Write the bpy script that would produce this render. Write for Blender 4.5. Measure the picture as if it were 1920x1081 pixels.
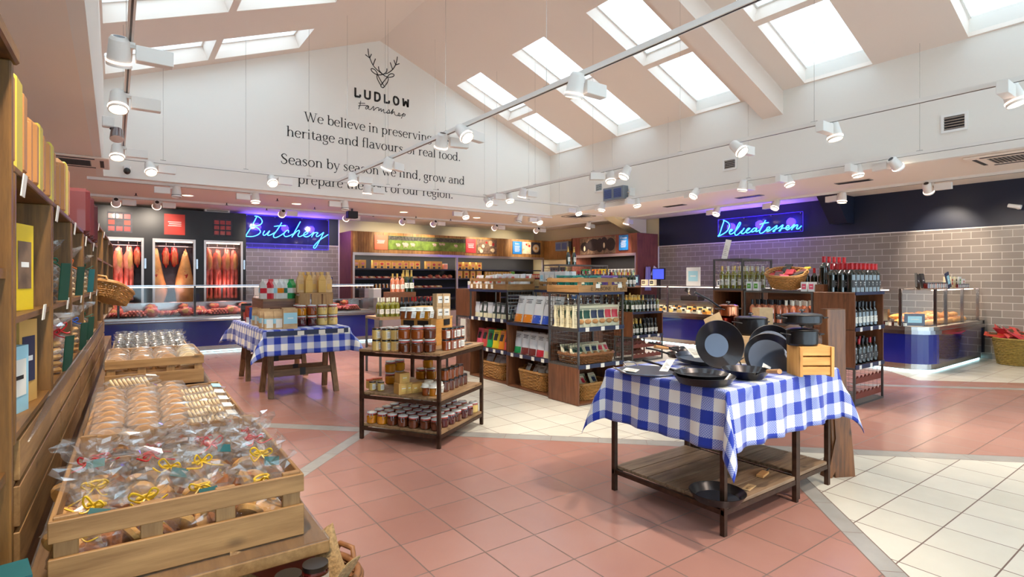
import bpy, math, random
from math import sin, cos, pi, radians, atan2, sqrt
from mathutils import Matrix, Vector, Euler, noise
S = bpy.context.scene
for o in list(bpy.data.objects): bpy.data.objects.remove(o)
rnd = random.Random(7)
# ---------- camera, exposure, world ----------
FOC, EYE, HORIZON, VX = 1025.0, 1.5, 522.0, 215.0
YAW = math.atan((960 - VX) / FOC)
cam = bpy.data.objects.new('camera', bpy.data.cameras.new('camera'))
S.collection.objects.link(cam)
cam.location = (0, 0, EYE); cam.rotation_euler = (pi/2, 0, -YAW)
cam.data.sensor_width = 36; cam.data.lens = FOC/1920*36
cam.data.shift_y = -(540.5 - HORIZON)/1920
cam.data.clip_start = 0.02; cam.data.clip_end = 200
S.camera = cam
S.view_settings.view_transform = 'Standard'; S.view_settings.look = 'None'
S.view_settings.gamma = 1; S.view_settings.use_curve_mapping = False
S.view_settings.exposure = 0.25
W = bpy.data.worlds.new('sky'); S.world = W; W.use_nodes = True
bg = W.node_tree.nodes['Background']
bg.inputs[0].default_value = (0.68, 0.86, 1.0, 1); bg.inputs[1].default_value = 4.9
SPOT_W, POINT_BLUE, MEAT_W = 215.0, 60.0, 5.0
def light(name, kind, loc, power, col, rot=(0,0,0), parent=None, **kw):
    d = bpy.data.lights.new(name, kind); d.energy = power; d.color = col
    for k, v in kw.items(): setattr(d, k, v)
    o = bpy.data.objects.new(name, d); S.collection.objects.link(o)
    o.location = loc; o.rotation_euler = rot
    if parent: o.parent = parent; KIDS.setdefault(parent.name, []).append(o)
    return o
KIDS = {}
# ---------- positions measured on known planes ----------
def ray(px, py):
    r = (px-960)/FOC
    return (r*cos(YAW)+sin(YAW), -r*sin(YAW)+cos(YAW), (HORIZON-py)/FOC)
def at_z(px, py, h=0.0):
    d = ray(px, py); t = (h-EYE)/d[2]; return (t*d[0], t*d[1])
def at_y(px, py, y):
    d = ray(px, py); t = y/d[1]; return (t*d[0], EYE+t*d[2])
def at_x(px, py, x):
    d = ray(px, py); t = x/d[0]; return (t*d[1], EYE+t*d[2])
# ---------- node helper ----------
class V:
    def __init__(s, nt, sock): s.nt, s.k = nt, sock
    def op(s, o, *a):
        n = s.nt.nodes.new('ShaderNodeMath'); n.operation = o
        for i, x in enumerate((s,)+a):
            if isinstance(x, V): s.nt.links.new(x.k, n.inputs[i])
            else: n.inputs[i].default_value = x
        return V(s.nt, n.outputs[0])
    def __add__(s, o): return s.op('ADD', o)
    def __sub__(s, o): return s.op('SUBTRACT', o)
    def __mul__(s, o): return s.op('MULTIPLY', o)
    def gt(s, o): return s.op('GREATER_THAN', o)
    def lt(s, o): return s.op('LESS_THAN', o)
    def fract(s): return s.op('FRACT')
    def abs(s): return s.op('ABSOLUTE')
    def max(s, o): return s.op('MAXIMUM', o)
    def min(s, o): return s.op('MINIMUM', o)
def newmat(name):
    m = bpy.data.materials.new(name); m.use_nodes = True
    nt = m.node_tree; b = nt.nodes['Principled BSDF']
    return m, nt, b
def coords(nt, kind='Object'):
    t = nt.nodes.new('ShaderNodeTexCoord'); s = nt.nodes.new('ShaderNodeSeparateXYZ')
    nt.links.new(t.outputs[kind], s.inputs[0])
    return t.outputs[kind], [V(nt, s.outputs[i]) for i in range(3)]
def mixc(nt, fac, a, b):
    n = nt.nodes.new('ShaderNodeMix'); n.data_type = 'RGBA'
    for sock, x in ((n.inputs[0], fac), (n.inputs[6], a), (n.inputs[7], b)):
        if isinstance(x, V): nt.links.new(x.k, sock)
        elif hasattr(x, 'links'): nt.links.new(x, sock)
        elif isinstance(x, (int, float)): sock.default_value = x
        else: sock.default_value = tuple(x)+(1,) if len(x) == 3 else x
    return n.outputs[2]
def srgb(r, g, b):
    f = lambda c: ((c/255+0.055)/1.055)**2.4 if c/255 > .04045 else c/255/12.92
    return (f(r), f(g), f(b))
def noisen(nt, vec, scale, detail=3, mscale=None, rough=.5):
    if mscale:
        mp = nt.nodes.new('ShaderNodeMapping'); mp.inputs['Scale'].default_value = mscale
        nt.links.new(vec, mp.inputs[0]); vec = mp.outputs[0]
    n = nt.nodes.new('ShaderNodeTexNoise'); n.inputs['Scale'].default_value = scale
    n.inputs['Detail'].default_value = detail; n.inputs['Roughness'].default_value = rough
    nt.links.new(vec, n.inputs['Vector'])
    return V(nt, n.outputs['Fac'])
def ramp(nt, v, lo, hi):
    n = nt.nodes.new('ShaderNodeMapRange'); n.inputs[1].default_value = lo; n.inputs[2].default_value = hi
    nt.links.new(v.k, n.inputs[0]); return V(nt, n.outputs[0])
def bump(nt, b, v, strength, dist=.01):
    n = nt.nodes.new('ShaderNodeBump'); n.inputs['Strength'].default_value = strength
    n.inputs['Distance'].default_value = dist
    nt.links.new(v.k, n.inputs['Height']); nt.links.new(n.outputs[0], b.inputs['Normal'])
MATS = {}
def mat(name, col, rough=.5, metal=0, emit=0, ecol=None, coat=0, var=0, vs=20, bmp=0, trans=0, sss=0, spec=.5):
    m, nt, b = newmat(name); MATS[name] = m
    c = srgb(*col); b.inputs['Base Color'].default_value = c+(1,)
    b.inputs['Roughness'].default_value = rough; b.inputs['Metallic'].default_value = metal
    b.inputs['Coat Weight'].default_value = coat; b.inputs['Specular IOR Level'].default_value = spec
    if trans: b.inputs['Transmission Weight'].default_value = trans
    if emit:
        b.inputs['Emission Color'].default_value = srgb(*(ecol or col))+(1,); b.inputs['Emission Strength'].default_value = emit
    if var or bmp:
        vec, _ = coords(nt); n = noisen(nt, vec, vs, 4)
        if var:
            lo = tuple(x*(1-var) for x in c); hi = tuple(min(1, x*(1+var)) for x in c)
            nt.links.new(mixc(nt, ramp(nt, n, .3, .7), lo, hi), b.inputs['Base Color'])
        if bmp: bump(nt, b, n, bmp)
    return m
def wood(name, c1, c2, axis='x', rough=.55, gs=1.0, knots=True):
    m, nt, b = newmat(name); MATS[name] = m
    vec, xyz = coords(nt)
    sc = {'x': (1.2, 14, 14), 'y': (14, 1.2, 14), 'z': (14, 14, 1.2)}[axis]
    n1 = noisen(nt, vec, 2.2*gs, 5, sc, .65); n2 = noisen(nt, vec, 2.5, 2)
    col = mixc(nt, ramp(nt, n1, .32, .68), srgb(*c1), srgb(*c2))
    dark = tuple(x*.45 for x in srgb(*c1))
    col = mixc(nt, ramp(nt, n2, .56, .85)*.55, col, dark)
    if knots:
        vo = nt.nodes.new('ShaderNodeTexVoronoi'); vo.inputs['Scale'].default_value = 3.3
        mp = nt.nodes.new('ShaderNodeMapping'); mp.inputs['Scale'].default_value = {'x': (1, 2, 2), 'y': (2, 1, 2), 'z': (2, 2, 1)}[axis]
        nt.links.new(vec, mp.inputs[0]); nt.links.new(mp.outputs[0], vo.inputs['Vector'])
        k = ramp(nt, V(nt, vo.outputs['Distance']), .13, .03)
        col = mixc(nt, k*.8, col, tuple(x*.25 for x in srgb(*c1)))
    nt.links.new(col, b.inputs['Base Color']); b.inputs['Roughness'].default_value = rough
    bump(nt, b, n1, .25, .004)
    return m
def woods(name, c1, c2, **kw):
    for a in 'xyz': wood(name+'_'+a, c1, c2, a, **kw)
woods('crate', (134, 94, 50), (176, 132, 80))
woods('oldoak', (84, 55, 20), (142, 98, 44), rough=.5)
woods('trestle', (92, 66, 42), (140, 104, 70))
woods('rackwood', (120, 88, 56), (176, 142, 104))
woods('darkwood', (90, 52, 31), (130, 80, 50), rough=.42)
woods('pine', (196, 134, 62), (222, 168, 92))
woods('grey_board', (110, 84, 62), (160, 132, 104))
woods('beam', (76, 44, 20), (128, 78, 36), rough=.4)
wood('clad', (136, 92, 48), (186, 138, 76), 'z', knots=False)
wood('clad_red', (112, 58, 46), (142, 80, 62), 'z', knots=False)
mat('white_paint', (236, 232, 224), .6); mat('roof_paint', (232, 218, 206), .7)
mat('low_ceiling', (240, 228, 214), .75); mat('cream_wall', (232, 216, 172), .7)
mat('navy', (22, 30, 52), .45); mat('black_panel', (24, 20, 24), .4); mat('white_plastic', (236, 234, 230), .4)
mat('track_white', (232, 228, 222), .45)
mat('lens_on', (255, 236, 200), .4, emit=9); mat('lens_off', (200, 190, 175), .4)
mat('downlight_glow', (255, 226, 180), .4, emit=6)
mat('steel', (176, 174, 172), .25, 1); mat('steel_dark', (74, 72, 72), .4, .9); mat('chrome', (160, 160, 166), .2, 1)
mat('rust_steel', (74, 52, 40), .5, .6, var=.3)
mat('frame_grey', (96, 94, 92), .45, .7); mat('black_iron', (34, 31, 33), .38, .55, coat=.2, var=.15, vs=6)
mat('pan_base', (88, 96, 112), .32, .75); mat('pan_inner', (46, 42, 44), .3, .6, coat=.3)
mat('copper', (196, 118, 84), .18, 1); mat('copper_red', (120, 30, 16), .22, .9)
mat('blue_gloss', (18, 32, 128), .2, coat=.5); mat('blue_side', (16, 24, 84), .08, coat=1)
mat('led_cyan', (190, 240, 245), .4, emit=5, ecol=(190, 240, 250)); mat('led_pink', (255, 225, 205), .4, emit=4)
mat('neon_tube', (80, 200, 255), .3, emit=2.6, ecol=(70, 190, 255)); mat('neon_edge', (90, 60, 220), .3, emit=.9, ecol=(70, 50, 235))
mat('paper', (232, 226, 214), .7); mat('kraft', (196, 160, 116), .7, var=.12); mat('kraft_dark', (150, 116, 82), .75, var=.15)
mat('kraft_yellow', (204, 160, 86), .65); mat('card_navy', (36, 44, 74), .5); mat('card_black', (30, 28, 30), .5)
mat('ink', (34, 32, 28), .6); mat('ink_white', (232, 232, 228), .6); mat('ink_brown', (84, 60, 32), .7)
mat('ribbon_red', (190, 24, 32), .35); mat('ribbon_yellow', (226, 184, 30), .35); mat('ribbon_green', (20, 84, 60), .35)
mat('ribbon_blue', (40, 90, 180), .35); mat('ribbon_orange', (226, 110, 40), .35)
mat('card_teal', (24, 92, 96), .4); mat('card_green', (18, 66, 50), .45)
mat('cookie', (214, 160, 88), .7, var=.2, vs=30, bmp=.3); mat('cookie_dark', (168, 100, 46), .75, var=.25, vs=50, bmp=.5)
mat('cake', (190, 142, 92), .8, var=.15, vs=40, bmp=.3); mat('brownie', (70, 42, 26), .6, var=.2, vs=30, bmp=.4)
mat('cream_biscuit', (232, 206, 160), .7, var=.1); mat('black_sweet', (52, 52, 48), .3, var=.3, vs=60)
mat('honey', (196, 124, 20), .08, coat=.8); mat('honey_dark', (92, 42, 16), .08, coat=.8); mat('amber', (140, 68, 20), .08, coat=.8)
mat('jam', (78, 20, 18), .08, coat=.8); mat('creamy', (218, 184, 106), .12, coat=.6); mat('marmalade', (140, 62, 16), .1, coat=.8)
mat('lid_black', (28, 24, 24), .3, coat=.3); mat('lid_silver', (190, 186, 180), .3, .8); mat('lid_orange', (220, 96, 60), .4)
mat('lid_glass', (214, 216, 214), .1, coat=1); mat('seal_red', (206, 76, 60), .45); mat('cloth_white', (236, 236, 226), .8)
mat('wine_dark', (16, 20, 18), .07, coat=1); mat('wine_green', (26, 44, 20), .07, coat=1); mat('wine_white', (120, 116, 30), .07, coat=1)
mat('rose', (206, 120, 84), .08, coat=1); mat('label_white', (230, 226, 214), .6); mat('label_blue', (158, 206, 220), .6); mat('label_dark', (60, 58, 58), .6)
mat('foil_gold', (214, 176, 92), .3, .8); mat('foil_red', (160, 30, 36), .35, .3); mat('foil_white', (226, 222, 206), .4); mat('foil_black', (30, 28, 34), .35); mat('foil_mint', (176, 204, 172), .4)
mat('tin_tan', (176, 120, 66), .5, var=.08, vs=5); mat('tin_yellow', (196, 176, 62), .5); mat('tin_maroon', (92, 34, 34), .4, coat=.2)
mat('wicker', (176, 124, 64), .55, var=.25, vs=30); mat('wicker_dark', (142, 92, 52), .55, var=.3, vs=30); mat('wicker_olive', (150, 122, 58), .55, var=.25, vs=30)
mat('hessian', (158, 126, 84), .9, var=.3, vs=120, bmp=.5)
mat('bag_white', (216, 216, 214), .32); mat('bag_orange', (236, 138, 32), .32); mat('bag_blue', (46, 86, 190), .32); mat('bag_green', (38, 150, 84), .32)
mat('bag_red', (196, 48, 62), .32); mat('bag_yellow', (226, 196, 40), .32); mat('bag_maroon', (120, 52, 48), .32); mat('bag_cream', (226, 216, 180), .5)
mat('bag_teal', (22, 112, 100), .25, coat=.4); mat('bag_purple', (102, 70, 140), .25, coat=.4); mat('bag_silver', (206, 206, 210), .28, coat=.4); mat('bag_brown', (176, 132, 80), .5)
mat('bag_dark', (66, 76, 72), .3); mat('bag_pink', (214, 84, 108), .4); mat('bag_coral', (206, 74, 66), .4); mat('nut', (196, 140, 84), .6, var=.3, vs=90)
mat('meat', (196, 100, 88), .35, var=.35, vs=9, coat=.3); mat('meat_pale', (212, 134, 116), .4, var=.2, vs=7, coat=.3); mat('meat_red', (178, 46, 44), .35, var=.3, vs=12, coat=.4)
mat('fat', (208, 164, 104), .5, var=.25, vs=5); mat('sausage', (200, 112, 92), .35, coat=.4); mat('tray_black', (26, 24, 26), .3)
mat('pastry', (218, 152, 78), .5, var=.3, vs=30, coat=.2, bmp=.4); mat('pastry_dark', (170, 100, 46), .5, var=.3, vs=30)
mat('cheese', (238, 206, 128), .5, var=.1); mat('cheese_white', (240, 230, 204), .55); mat('cheese_orange', (232, 150, 50), .5)
mat('board_orange', (232, 112, 74), .5); mat('board_red', (196, 52, 56), .5); mat('board_blue', (28, 120, 196), .5); mat('board_tomato', (216, 62, 48), .5)
mat('photo_dark', (52, 50, 62), .5, var=.4, vs=8); mat('photo_brown', (120, 96, 76), .5, var=.5, vs=14); mat('photo_cream', (220, 200, 170), .5, var=.2, vs=8)
mat('cow_hide', (38, 28, 28), .6, var=.3, vs=8); mat('sheep_wool', (206, 176, 160), .7, var=.2, vs=40); mat('photo_tree', (70, 68, 56), .6, var=.8, vs=16)
mat('photo_grass', (112, 138, 50), .6, var=.45, vs=6); mat('screen_blue', (70, 90, 220), .3, emit=.8)
mat('rack_red', (116, 52, 40), .45); mat('terracotta_red', (180, 60, 40), .5); mat('green_pack', (88, 150, 60), .4)
mat('grout_dark', (110, 92, 84), .8); mat('apron', (160, 150, 200), .7); mat('speaker_black', (22, 22, 24), .5)
mat('heater_grey', (128, 136, 146), .35, .5); mat('heater_blue', (90, 110, 170), .4, .3); mat('interior_black', (28, 28, 32), .5)
mat('interior_grey', (150, 146, 140), .5); mat('cab_frame', (198, 186, 182), .3, .7); mat('twine', (190, 160, 120), .9); mat('handle_wood', (190, 138, 84), .5, var=.15)
def clear(name, tint=(1, 1, 1), gloss=.1, rough=.05, white=0.0):
    m, nt, b = newmat(name); MATS[name] = m; nt.nodes.remove(b)
    out = nt.nodes['Material Output']; t = nt.nodes.new('ShaderNodeBsdfTransparent'); g = nt.nodes.new('ShaderNodeBsdfGlossy')
    t.inputs[0].default_value = tint+(1,); g.inputs['Roughness'].default_value = rough
    lw = nt.nodes.new('ShaderNodeLayerWeight'); lw.inputs[0].default_value = .25
    f = V(nt, lw.outputs['Fresnel'])*.4+gloss
    mx = nt.nodes.new('ShaderNodeMixShader'); nt.links.new(f.k, mx.inputs[0]); nt.links.new(t.outputs[0], mx.inputs[1]); nt.links.new(g.outputs[0], mx.inputs[2])
    res = mx.outputs[0]
    if white:
        d = nt.nodes.new('ShaderNodeBsdfTranslucent'); d2 = nt.nodes.new('ShaderNodeBsdfDiffuse'); ad = nt.nodes.new('ShaderNodeMixShader')
        nt.links.new(d.outputs[0], ad.inputs[1]); nt.links.new(d2.outputs[0], ad.inputs[2])
        m2 = nt.nodes.new('ShaderNodeMixShader'); m2.inputs[0].default_value = white
        nt.links.new(res, m2.inputs[1]); nt.links.new(ad.outputs[0], m2.inputs[2]); res = m2.outputs[0]
    nt.links.new(res, out.inputs[0])
    return m
clear('glass', (.96, .98, .98), .02); clear('door_glass', (.98, .98, .98), -.02); clear('acrylic', (.92, .93, .96), .06, .08, .05); clear('film', (.998, .998, .998), .09, .1, .05)
clear('blue_acrylic', (.62, .6, 1.0), .03); clear('pane', (.97, .99, 1), .02, .1, .3); clear('jar_glass', (.96, .97, .96), .08, .04, .06)
def m_floor():
    m, nt, b = newmat('floor_tiles'); MATS['floor_tiles'] = m
    vec, (x, y, z) = coords(nt)
    P = .3435; gx = ((x-1.302)*(1/P)).fract(); gy = ((y-1.14)*(1/P)).fract()
    edge = gx.min(gx*-1+1).min(gy.min(gy*-1+1)); grout = edge.lt(.011)
    u, v = x+y, y-x
    far = u.gt(7.27); vmid = v.gt(-2.1)*v.lt(3.2)
    white = (far*vmid)+((far*-1+1)*v.lt(-2.1))
    white = white.max(u.gt(12.6)*v.lt(-6.6)*u.lt(17.0))
    band = (u-7.27).abs().lt(.11).max((v-3.2).abs().lt(.085)*u.lt(7.27)).max((v+2.1).abs().lt(.085)*u.lt(7.27)).max((u-11.9).abs().lt(.1)*v.lt(-5))
    # band joints across
    bj = (((v*(1/.62)).fract().lt(.012))+((u*(1/.62)).fract().lt(.012))).min(1)
    be = ((u-7.27).abs()-.11).abs().lt(.006).max((((v-3.2).abs()-.085).abs().lt(.005)*u.lt(7.27))).max((((v+2.1).abs()-.085).abs().lt(.005)*u.lt(7.27)))
    cell = nt.nodes.new('ShaderNodeTexWhiteNoise'); cell.noise_dimensions = '2D'
    cb = nt.nodes.new('ShaderNodeCombineXYZ')
    nt.links.new(((x-1.302)*(1/P)).op('FLOOR').k, cb.inputs[0]); nt.links.new(((y-1.14)*(1/P)).op('FLOOR').k, cb.inputs[1]); nt.links.new(cb.outputs[0], cell.inputs['Vector'])
    cv = V(nt, cell.outputs['Value']); n = noisen(nt, vec, 5, 4)
    red = mixc(nt, cv*.6+n*.4, srgb(160, 114, 102), srgb(174, 128, 115)); wh = mixc(nt, cv*.5+n*.5, srgb(206, 200, 184), srgb(226, 220, 206))
    col = mixc(nt, white, red, wh)
    isb = band; g2 = (grout*(isb*-1+1)).max(be).max(bj*isb)
    col = mixc(nt, isb, col, mixc(nt, n, srgb(146, 142, 136), srgb(176, 172, 166)))
    col = mixc(nt, g2, col, srgb(112, 88, 78))
    nt.links.new(col, b.inputs['Base Color'])
    r = ramp(nt, n, .2, .8)*.05+.2; r = r+g2*.4
    nt.links.new(r.k, b.inputs['Roughness']); b.inputs['Specular IOR Level'].default_value = .6
    bump(nt, b, g2*-1, .3, .003)
m_floor()
def m_brick(name, ax, ay, c1, c2, mortar):
    m, nt, b = newmat(name); MATS[name] = m
    vec, xyz = coords(nt); cb = nt.nodes.new('ShaderNodeCombineXYZ')
    nt.links.new(xyz[ax].k, cb.inputs[0]); nt.links.new((xyz[ay]+.03).k, cb.inputs[1])
    t = nt.nodes.new('ShaderNodeTexBrick'); nt.links.new(cb.outputs[0], t.inputs['Vector'])
    t.inputs['Scale'].default_value = 1; t.inputs['Brick Width'].default_value = .30; t.inputs['Row Height'].default_value = .135
    t.inputs['Mortar Size'].default_value = .005; t.inputs['Mortar Smooth'].default_value = .1
    t.inputs['Color1'].default_value = srgb(*c1)+(1,); t.inputs['Color2'].default_value = srgb(*c2)+(1,); t.inputs['Mortar'].default_value = srgb(*mortar)+(1,)
    nt.links.new(t.outputs[0], b.inputs['Base Color']); b.inputs['Roughness'].default_value = .3
    bump(nt, b, V(nt, t.outputs['Fac'])*-1, .4, .004)
m_brick('wall_tile_east', 1, 2, (134, 124, 116), (146, 135, 126), (196, 188, 178))
m_brick('wall_tile_north', 0, 2, (134, 124, 116), (146, 135, 126), (196, 188, 178))
def m_plaid(name, P=.158):
    m, nt, b = newmat(name); MATS[name] = m
    vec, (x, y, z) = coords(nt, 'UV')
    a = (x*(1/P)).fract().lt(.5); c = (y*(1/P)).fract().lt(.5)
    w = ((x*400).op('SINE')*(y*400).op('SINE')).gt(0)
    both = a*c; one = (a+c)-both*2
    mid = mixc(nt, w*.5+.25, srgb(44, 74, 178), srgb(190, 196, 224))
    col = mixc(nt, one, srgb(236, 232, 224), mid); col = mixc(nt, both, col, srgb(22, 50, 158))
    nt.links.new(col, b.inputs['Base Color']); b.inputs['Roughness'].default_value = .85; b.inputs['Sheen Weight'].default_value = .2
    n = noisen(nt, vec, 9, 3); bump(nt, b, n, .35, .01)
m_plaid('plaid')
def m_clad(name, base):
    m = MATS[base].copy(); MATS[name] = m
# ---------- geometry helper ----------
class MB:
    def __init__(s): s.v = []; s.f = []; s.m = []; s.sm = []; s.mats = []; s.uv = None
    def mi(s, k):
        if k not in s.mats: s.mats.append(k)
        return s.mats.index(k)
    def add(s, vs, fs, k, smooth=False):
        b = len(s.v); s.v += [tuple(q) for q in vs]; i = s.mi(k)
        for f in fs: s.f.append([b+j for j in f]); s.m.append(i); s.sm.append(smooth)
        return s
    def box(s, x0, x1, y0, y1, z0, z1, k, M=None):
        vs = [(x, y, z) for x in (x0, x1) for y in (y0, y1) for z in (z0, z1)]
        if M is not None: vs = [M @ Vector(q) for q in vs]
        return s.add(vs, [(0,1,3,2), (4,6,7,5), (0,4,5,1), (2,3,7,6), (0,2,6,4), (1,5,7,3)], k)
    def ob(s, c, size, k, rot=(0,0,0)):
        M = Matrix.Translation(c) @ Euler(rot).to_matrix().to_4x4(); a, b, d = (q/2 for q in size)
        return s.box(-a, a, -b, b, -d, d, k, M)
    def cyl(s, p0, p1, r0, r1, k, n=12, caps=True, k2=None):
        p0, p1 = Vector(p0), Vector(p1); q = (p1-p0).to_track_quat('Z', 'Y') if (p1-p0).length > 1e-6 else Euler().to_quaternion()
        vs = [p + q @ Vector((r*cos(2*pi*i/n), r*sin(2*pi*i/n), 0)) for p, r in ((p0, r0), (p1, r1)) for i in range(n)]
        s.add(vs, [(i, (i+1) % n, n+(i+1) % n, n+i) for i in range(n)], k, n > 5)
        if caps: s.add(vs, [tuple(range(n-1, -1, -1)), tuple(range(n, 2*n))], k2 or k)
        return s
    def tube(s, pts, r, k, n=6, closed=False, caps=True):
        pts = [Vector(p) for p in pts]; N = len(pts); vs = []; up = Vector((.13, .21, .97))
        for i, p in enumerate(pts):
            a = pts[i-1] if (i or closed) else p; b = pts[(i+1) % N] if (i < N-1 or closed) else p
            t = (b-a); t = t.normalized() if t.length > 1e-9 else Vector((0,0,1))
            u = t.cross(up); u = u.normalized() if u.length > 1e-4 else t.cross(Vector((1,0,0))).normalized()
            w = t.cross(u); rr = r[i] if isinstance(r, (list, tuple)) else r
            vs += [p+(u*cos(2*pi*j/n)+w*sin(2*pi*j/n))*rr for j in range(n)]
        L = N if closed else N-1
        fs = [(i*n+j, i*n+(j+1) % n, ((i+1) % N)*n+(j+1) % n, ((i+1) % N)*n+j) for i in range(L) for j in range(n)]
        s.add(vs, fs, k, n > 4)
        if caps and not closed: s.add(vs, [tuple(range(n-1, -1, -1)), tuple(range((N-1)*n, N*n))], k)
        return s
    def lathe(s, prof, k, n=20, c=(0,0,0), M=None, ks=None, sx=1, sy=1):
        P = len(prof); vs = [Vector((c[0]+r*sx*cos(2*pi*i/n), c[1]+r*sy*sin(2*pi*i/n), c[2]+z)) for r, z in prof for i in range(n)]
        if M is not None: vs = [M @ q for q in vs]
        for j in range(P-1):
            kk = ks[j] if ks else k
            b = len(s.v)
            s.add(vs[j*n:(j+2)*n], [(i, (i+1) % n, n+(i+1) % n, n+i) for i in range(n)], kk, True)
        return s
    def prism(s, poly, y0, y1, k, M=None, plane='xz'):
        f = {'xz': lambda a, b, d: (a, d, b), 'yz': lambda a, b, d: (d, a, b), 'xy': lambda a, b, d: (a, b, d)}[plane]
        n = len(poly); vs = [Vector(f(a, b, d)) for d in (y0, y1) for a, b in poly]
        if M is not None: vs = [M @ q for q in vs]
        return s.add(vs, [tuple(range(n)), tuple(range(2*n-1, n-1, -1))]+[(i, n+i, n+(i+1) % n, (i+1) % n) for i in range(n)], k)
    def blob(s, c, rad, k, seg=(14, 9), amp=.12, fr=3, seed=0, rot=None, fn=None):
        nu, nv = seg; vs = []; R = Euler(rot).to_matrix() if rot else None
        for j in range(nv+1):
            ph = pi*j/nv
            for i in range(nu):
                th = 2*pi*i/nu; d = Vector((sin(ph)*cos(th), sin(ph)*sin(th), cos(ph)))
                q = 1+amp*noise.noise(d*fr+Vector((seed*3.1, seed*1.7, seed)))*2
                p = Vector((d.x*rad[0]*q, d.y*rad[1]*q, d.z*rad[2]*q))
                if fn: p = fn(p)
                if R: p = R @ p
                vs.append(p+Vector(c))
        s.add(vs, [(j*nu+i, j*nu+(i+1) % nu, (j+1)*nu+(i+1) % nu, (j+1)*nu+i) for j in range(nv) for i in range(nu)], k, True)
        return s
    def grid(s, fn, nu, nv, k, smooth=True, uvf=None):
        b0 = len(s.f); vs = [fn(i/nu, j/nv) for j in range(nv+1) for i in range(nu+1)]
        fs = [(j*(nu+1)+i, j*(nu+1)+i+1, (j+1)*(nu+1)+i+1, (j+1)*(nu+1)+i) for j in range(nv) for i in range(nu)]
        s.add(vs, fs, k, smooth)
        if uvf:
            s.uv = s.uv or {}
            for q, f in enumerate(fs):
                s.uv[b0+q] = [uvf((a % (nu+1))/nu, (a//(nu+1))/nv) for a in f]
        return s
    def build(s, name, parent=None, loc=(0,0,0), rot=(0,0,0), bev=0, solid=0):
        me = bpy.data.meshes.new(name); me.from_pydata(s.v, [], s.f)
        for k in s.mats: me.materials.append(MATS[k])
        me.polygons.foreach_set('material_index', s.m); me.polygons.foreach_set('use_smooth', s.sm)
        if s.uv:
            ul = me.uv_layers.new(name='UVMap')
            for pi_, uvs in s.uv.items():
                for li, uv in zip(me.polygons[pi_].loop_indices, uvs): ul.data[li].uv = uv
        me.update()
        o = bpy.data.objects.new(name, me); S.collection.objects.link(o); o.location = loc; o.rotation_euler = rot
        if parent: o.parent = parent; KIDS.setdefault(parent.name, []).append(o)
        if bev:
            md = o.modifiers.new('bevel', 'BEVEL'); md.width = bev; md.segments = 1; md.limit_method = 'ANGLE'
        if solid:
            md = o.modifiers.new('solid', 'SOLIDIFY'); md.thickness = solid
        return o
FR = [0.0, 0.0, 0.0]
def fxy(x, y):
    t = FR[0]; return (FR[1]+x*cos(t)+y*sin(t), FR[2]-x*sin(t)+y*cos(t))
def unf(X, Y):
    t = FR[0]; X -= FR[1]; Y -= FR[2]; return (X*cos(t)-Y*sin(t), X*sin(t)+Y*cos(t))
def short(l):
    for a, b in ((' from the left', ' from left'), (' from the camera', ' from camera'), (' from the right', ' from right'), (' from the near side', ' from near side'), (' of nearest crate', '')):
        if len(l.split()) > 16: l = l.replace(a, b)
    while len(l.split()) > 16 and ' the ' in l: i = l.rfind(' the '); l = l[:i]+l[i+4:]
    for w in (' round', ' small', ' clear', ' top', ' wide', ' front', ' dark', ' clip'):
        if len(l.split()) > 16: l = l.replace(w+' ', ' ', 1)
    return l
def tag(o, label, cat=None, group=None, kind=None):
    if label: label = short(label)
    if label: o['label'] = label
    if cat: o['category'] = cat
    if group: o['group'] = group
    if kind: o['kind'] = kind
    return o
def thing(name, label=None, cat=None, loc=(0,0,0), rz=0, group=None):
    o = bpy.data.objects.new(name, None); S.collection.objects.link(o); o.empty_display_size = .05
    x, y = fxy(loc[0], loc[1]); o.location = (x, y, loc[2]); o.rotation_euler = (0, 0, rz-FR[0])
    return tag(o, label, cat, group)
def place(o, x, y, z=0, rot=0, label=None, cat=None, group=None):
    X, Y = fxy(x, y); o.location = (X, Y, z)
    r = rot if isinstance(rot, tuple) else (0, 0, rot)
    o.rotation_mode = 'XYZ'
    o.rotation_euler = (r[0], r[1], r[2]-FR[0])
    return tag(o, label, cat, group)
def struct(mb, name, **kw):
    return tag(mb.build(name, **kw), None, kind='structure')
def copy_tree(o, parent=None):
    c = o.copy(); S.collection.objects.link(c); c.parent = parent
    for k in KIDS.get(o.name, []):
        q = copy_tree(k, c); KIDS.setdefault(c.name, []).append(q)
    return c
PROTO = {}
def put(fn, args, x, y, z, rot, label, cat, group=None, s=1):
    key = (fn.__name__,)+tuple(args)
    if key in PROTO:
        o = copy_tree(PROTO[key])
        if 'group' in o: del o['group']
    else: o = fn(*args); PROTO[key] = o
    o.scale = (s, s, s) if not isinstance(s, tuple) else s
    return place(o, x, y, z, rot, label, cat, group)
NTH = ['first', 'second', 'third', 'fourth', 'fifth', 'sixth', 'seventh', 'eighth', 'ninth', 'tenth', 'eleventh', 'twelfth', 'thirteenth', 'fourteenth', 'fifteenth', 'sixteenth', 'seventeenth', 'eighteenth', 'nineteenth', 'twentieth']
def nth(i): return NTH[i] if i < 20 else 'twenty-'+NTH[i-20]
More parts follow.
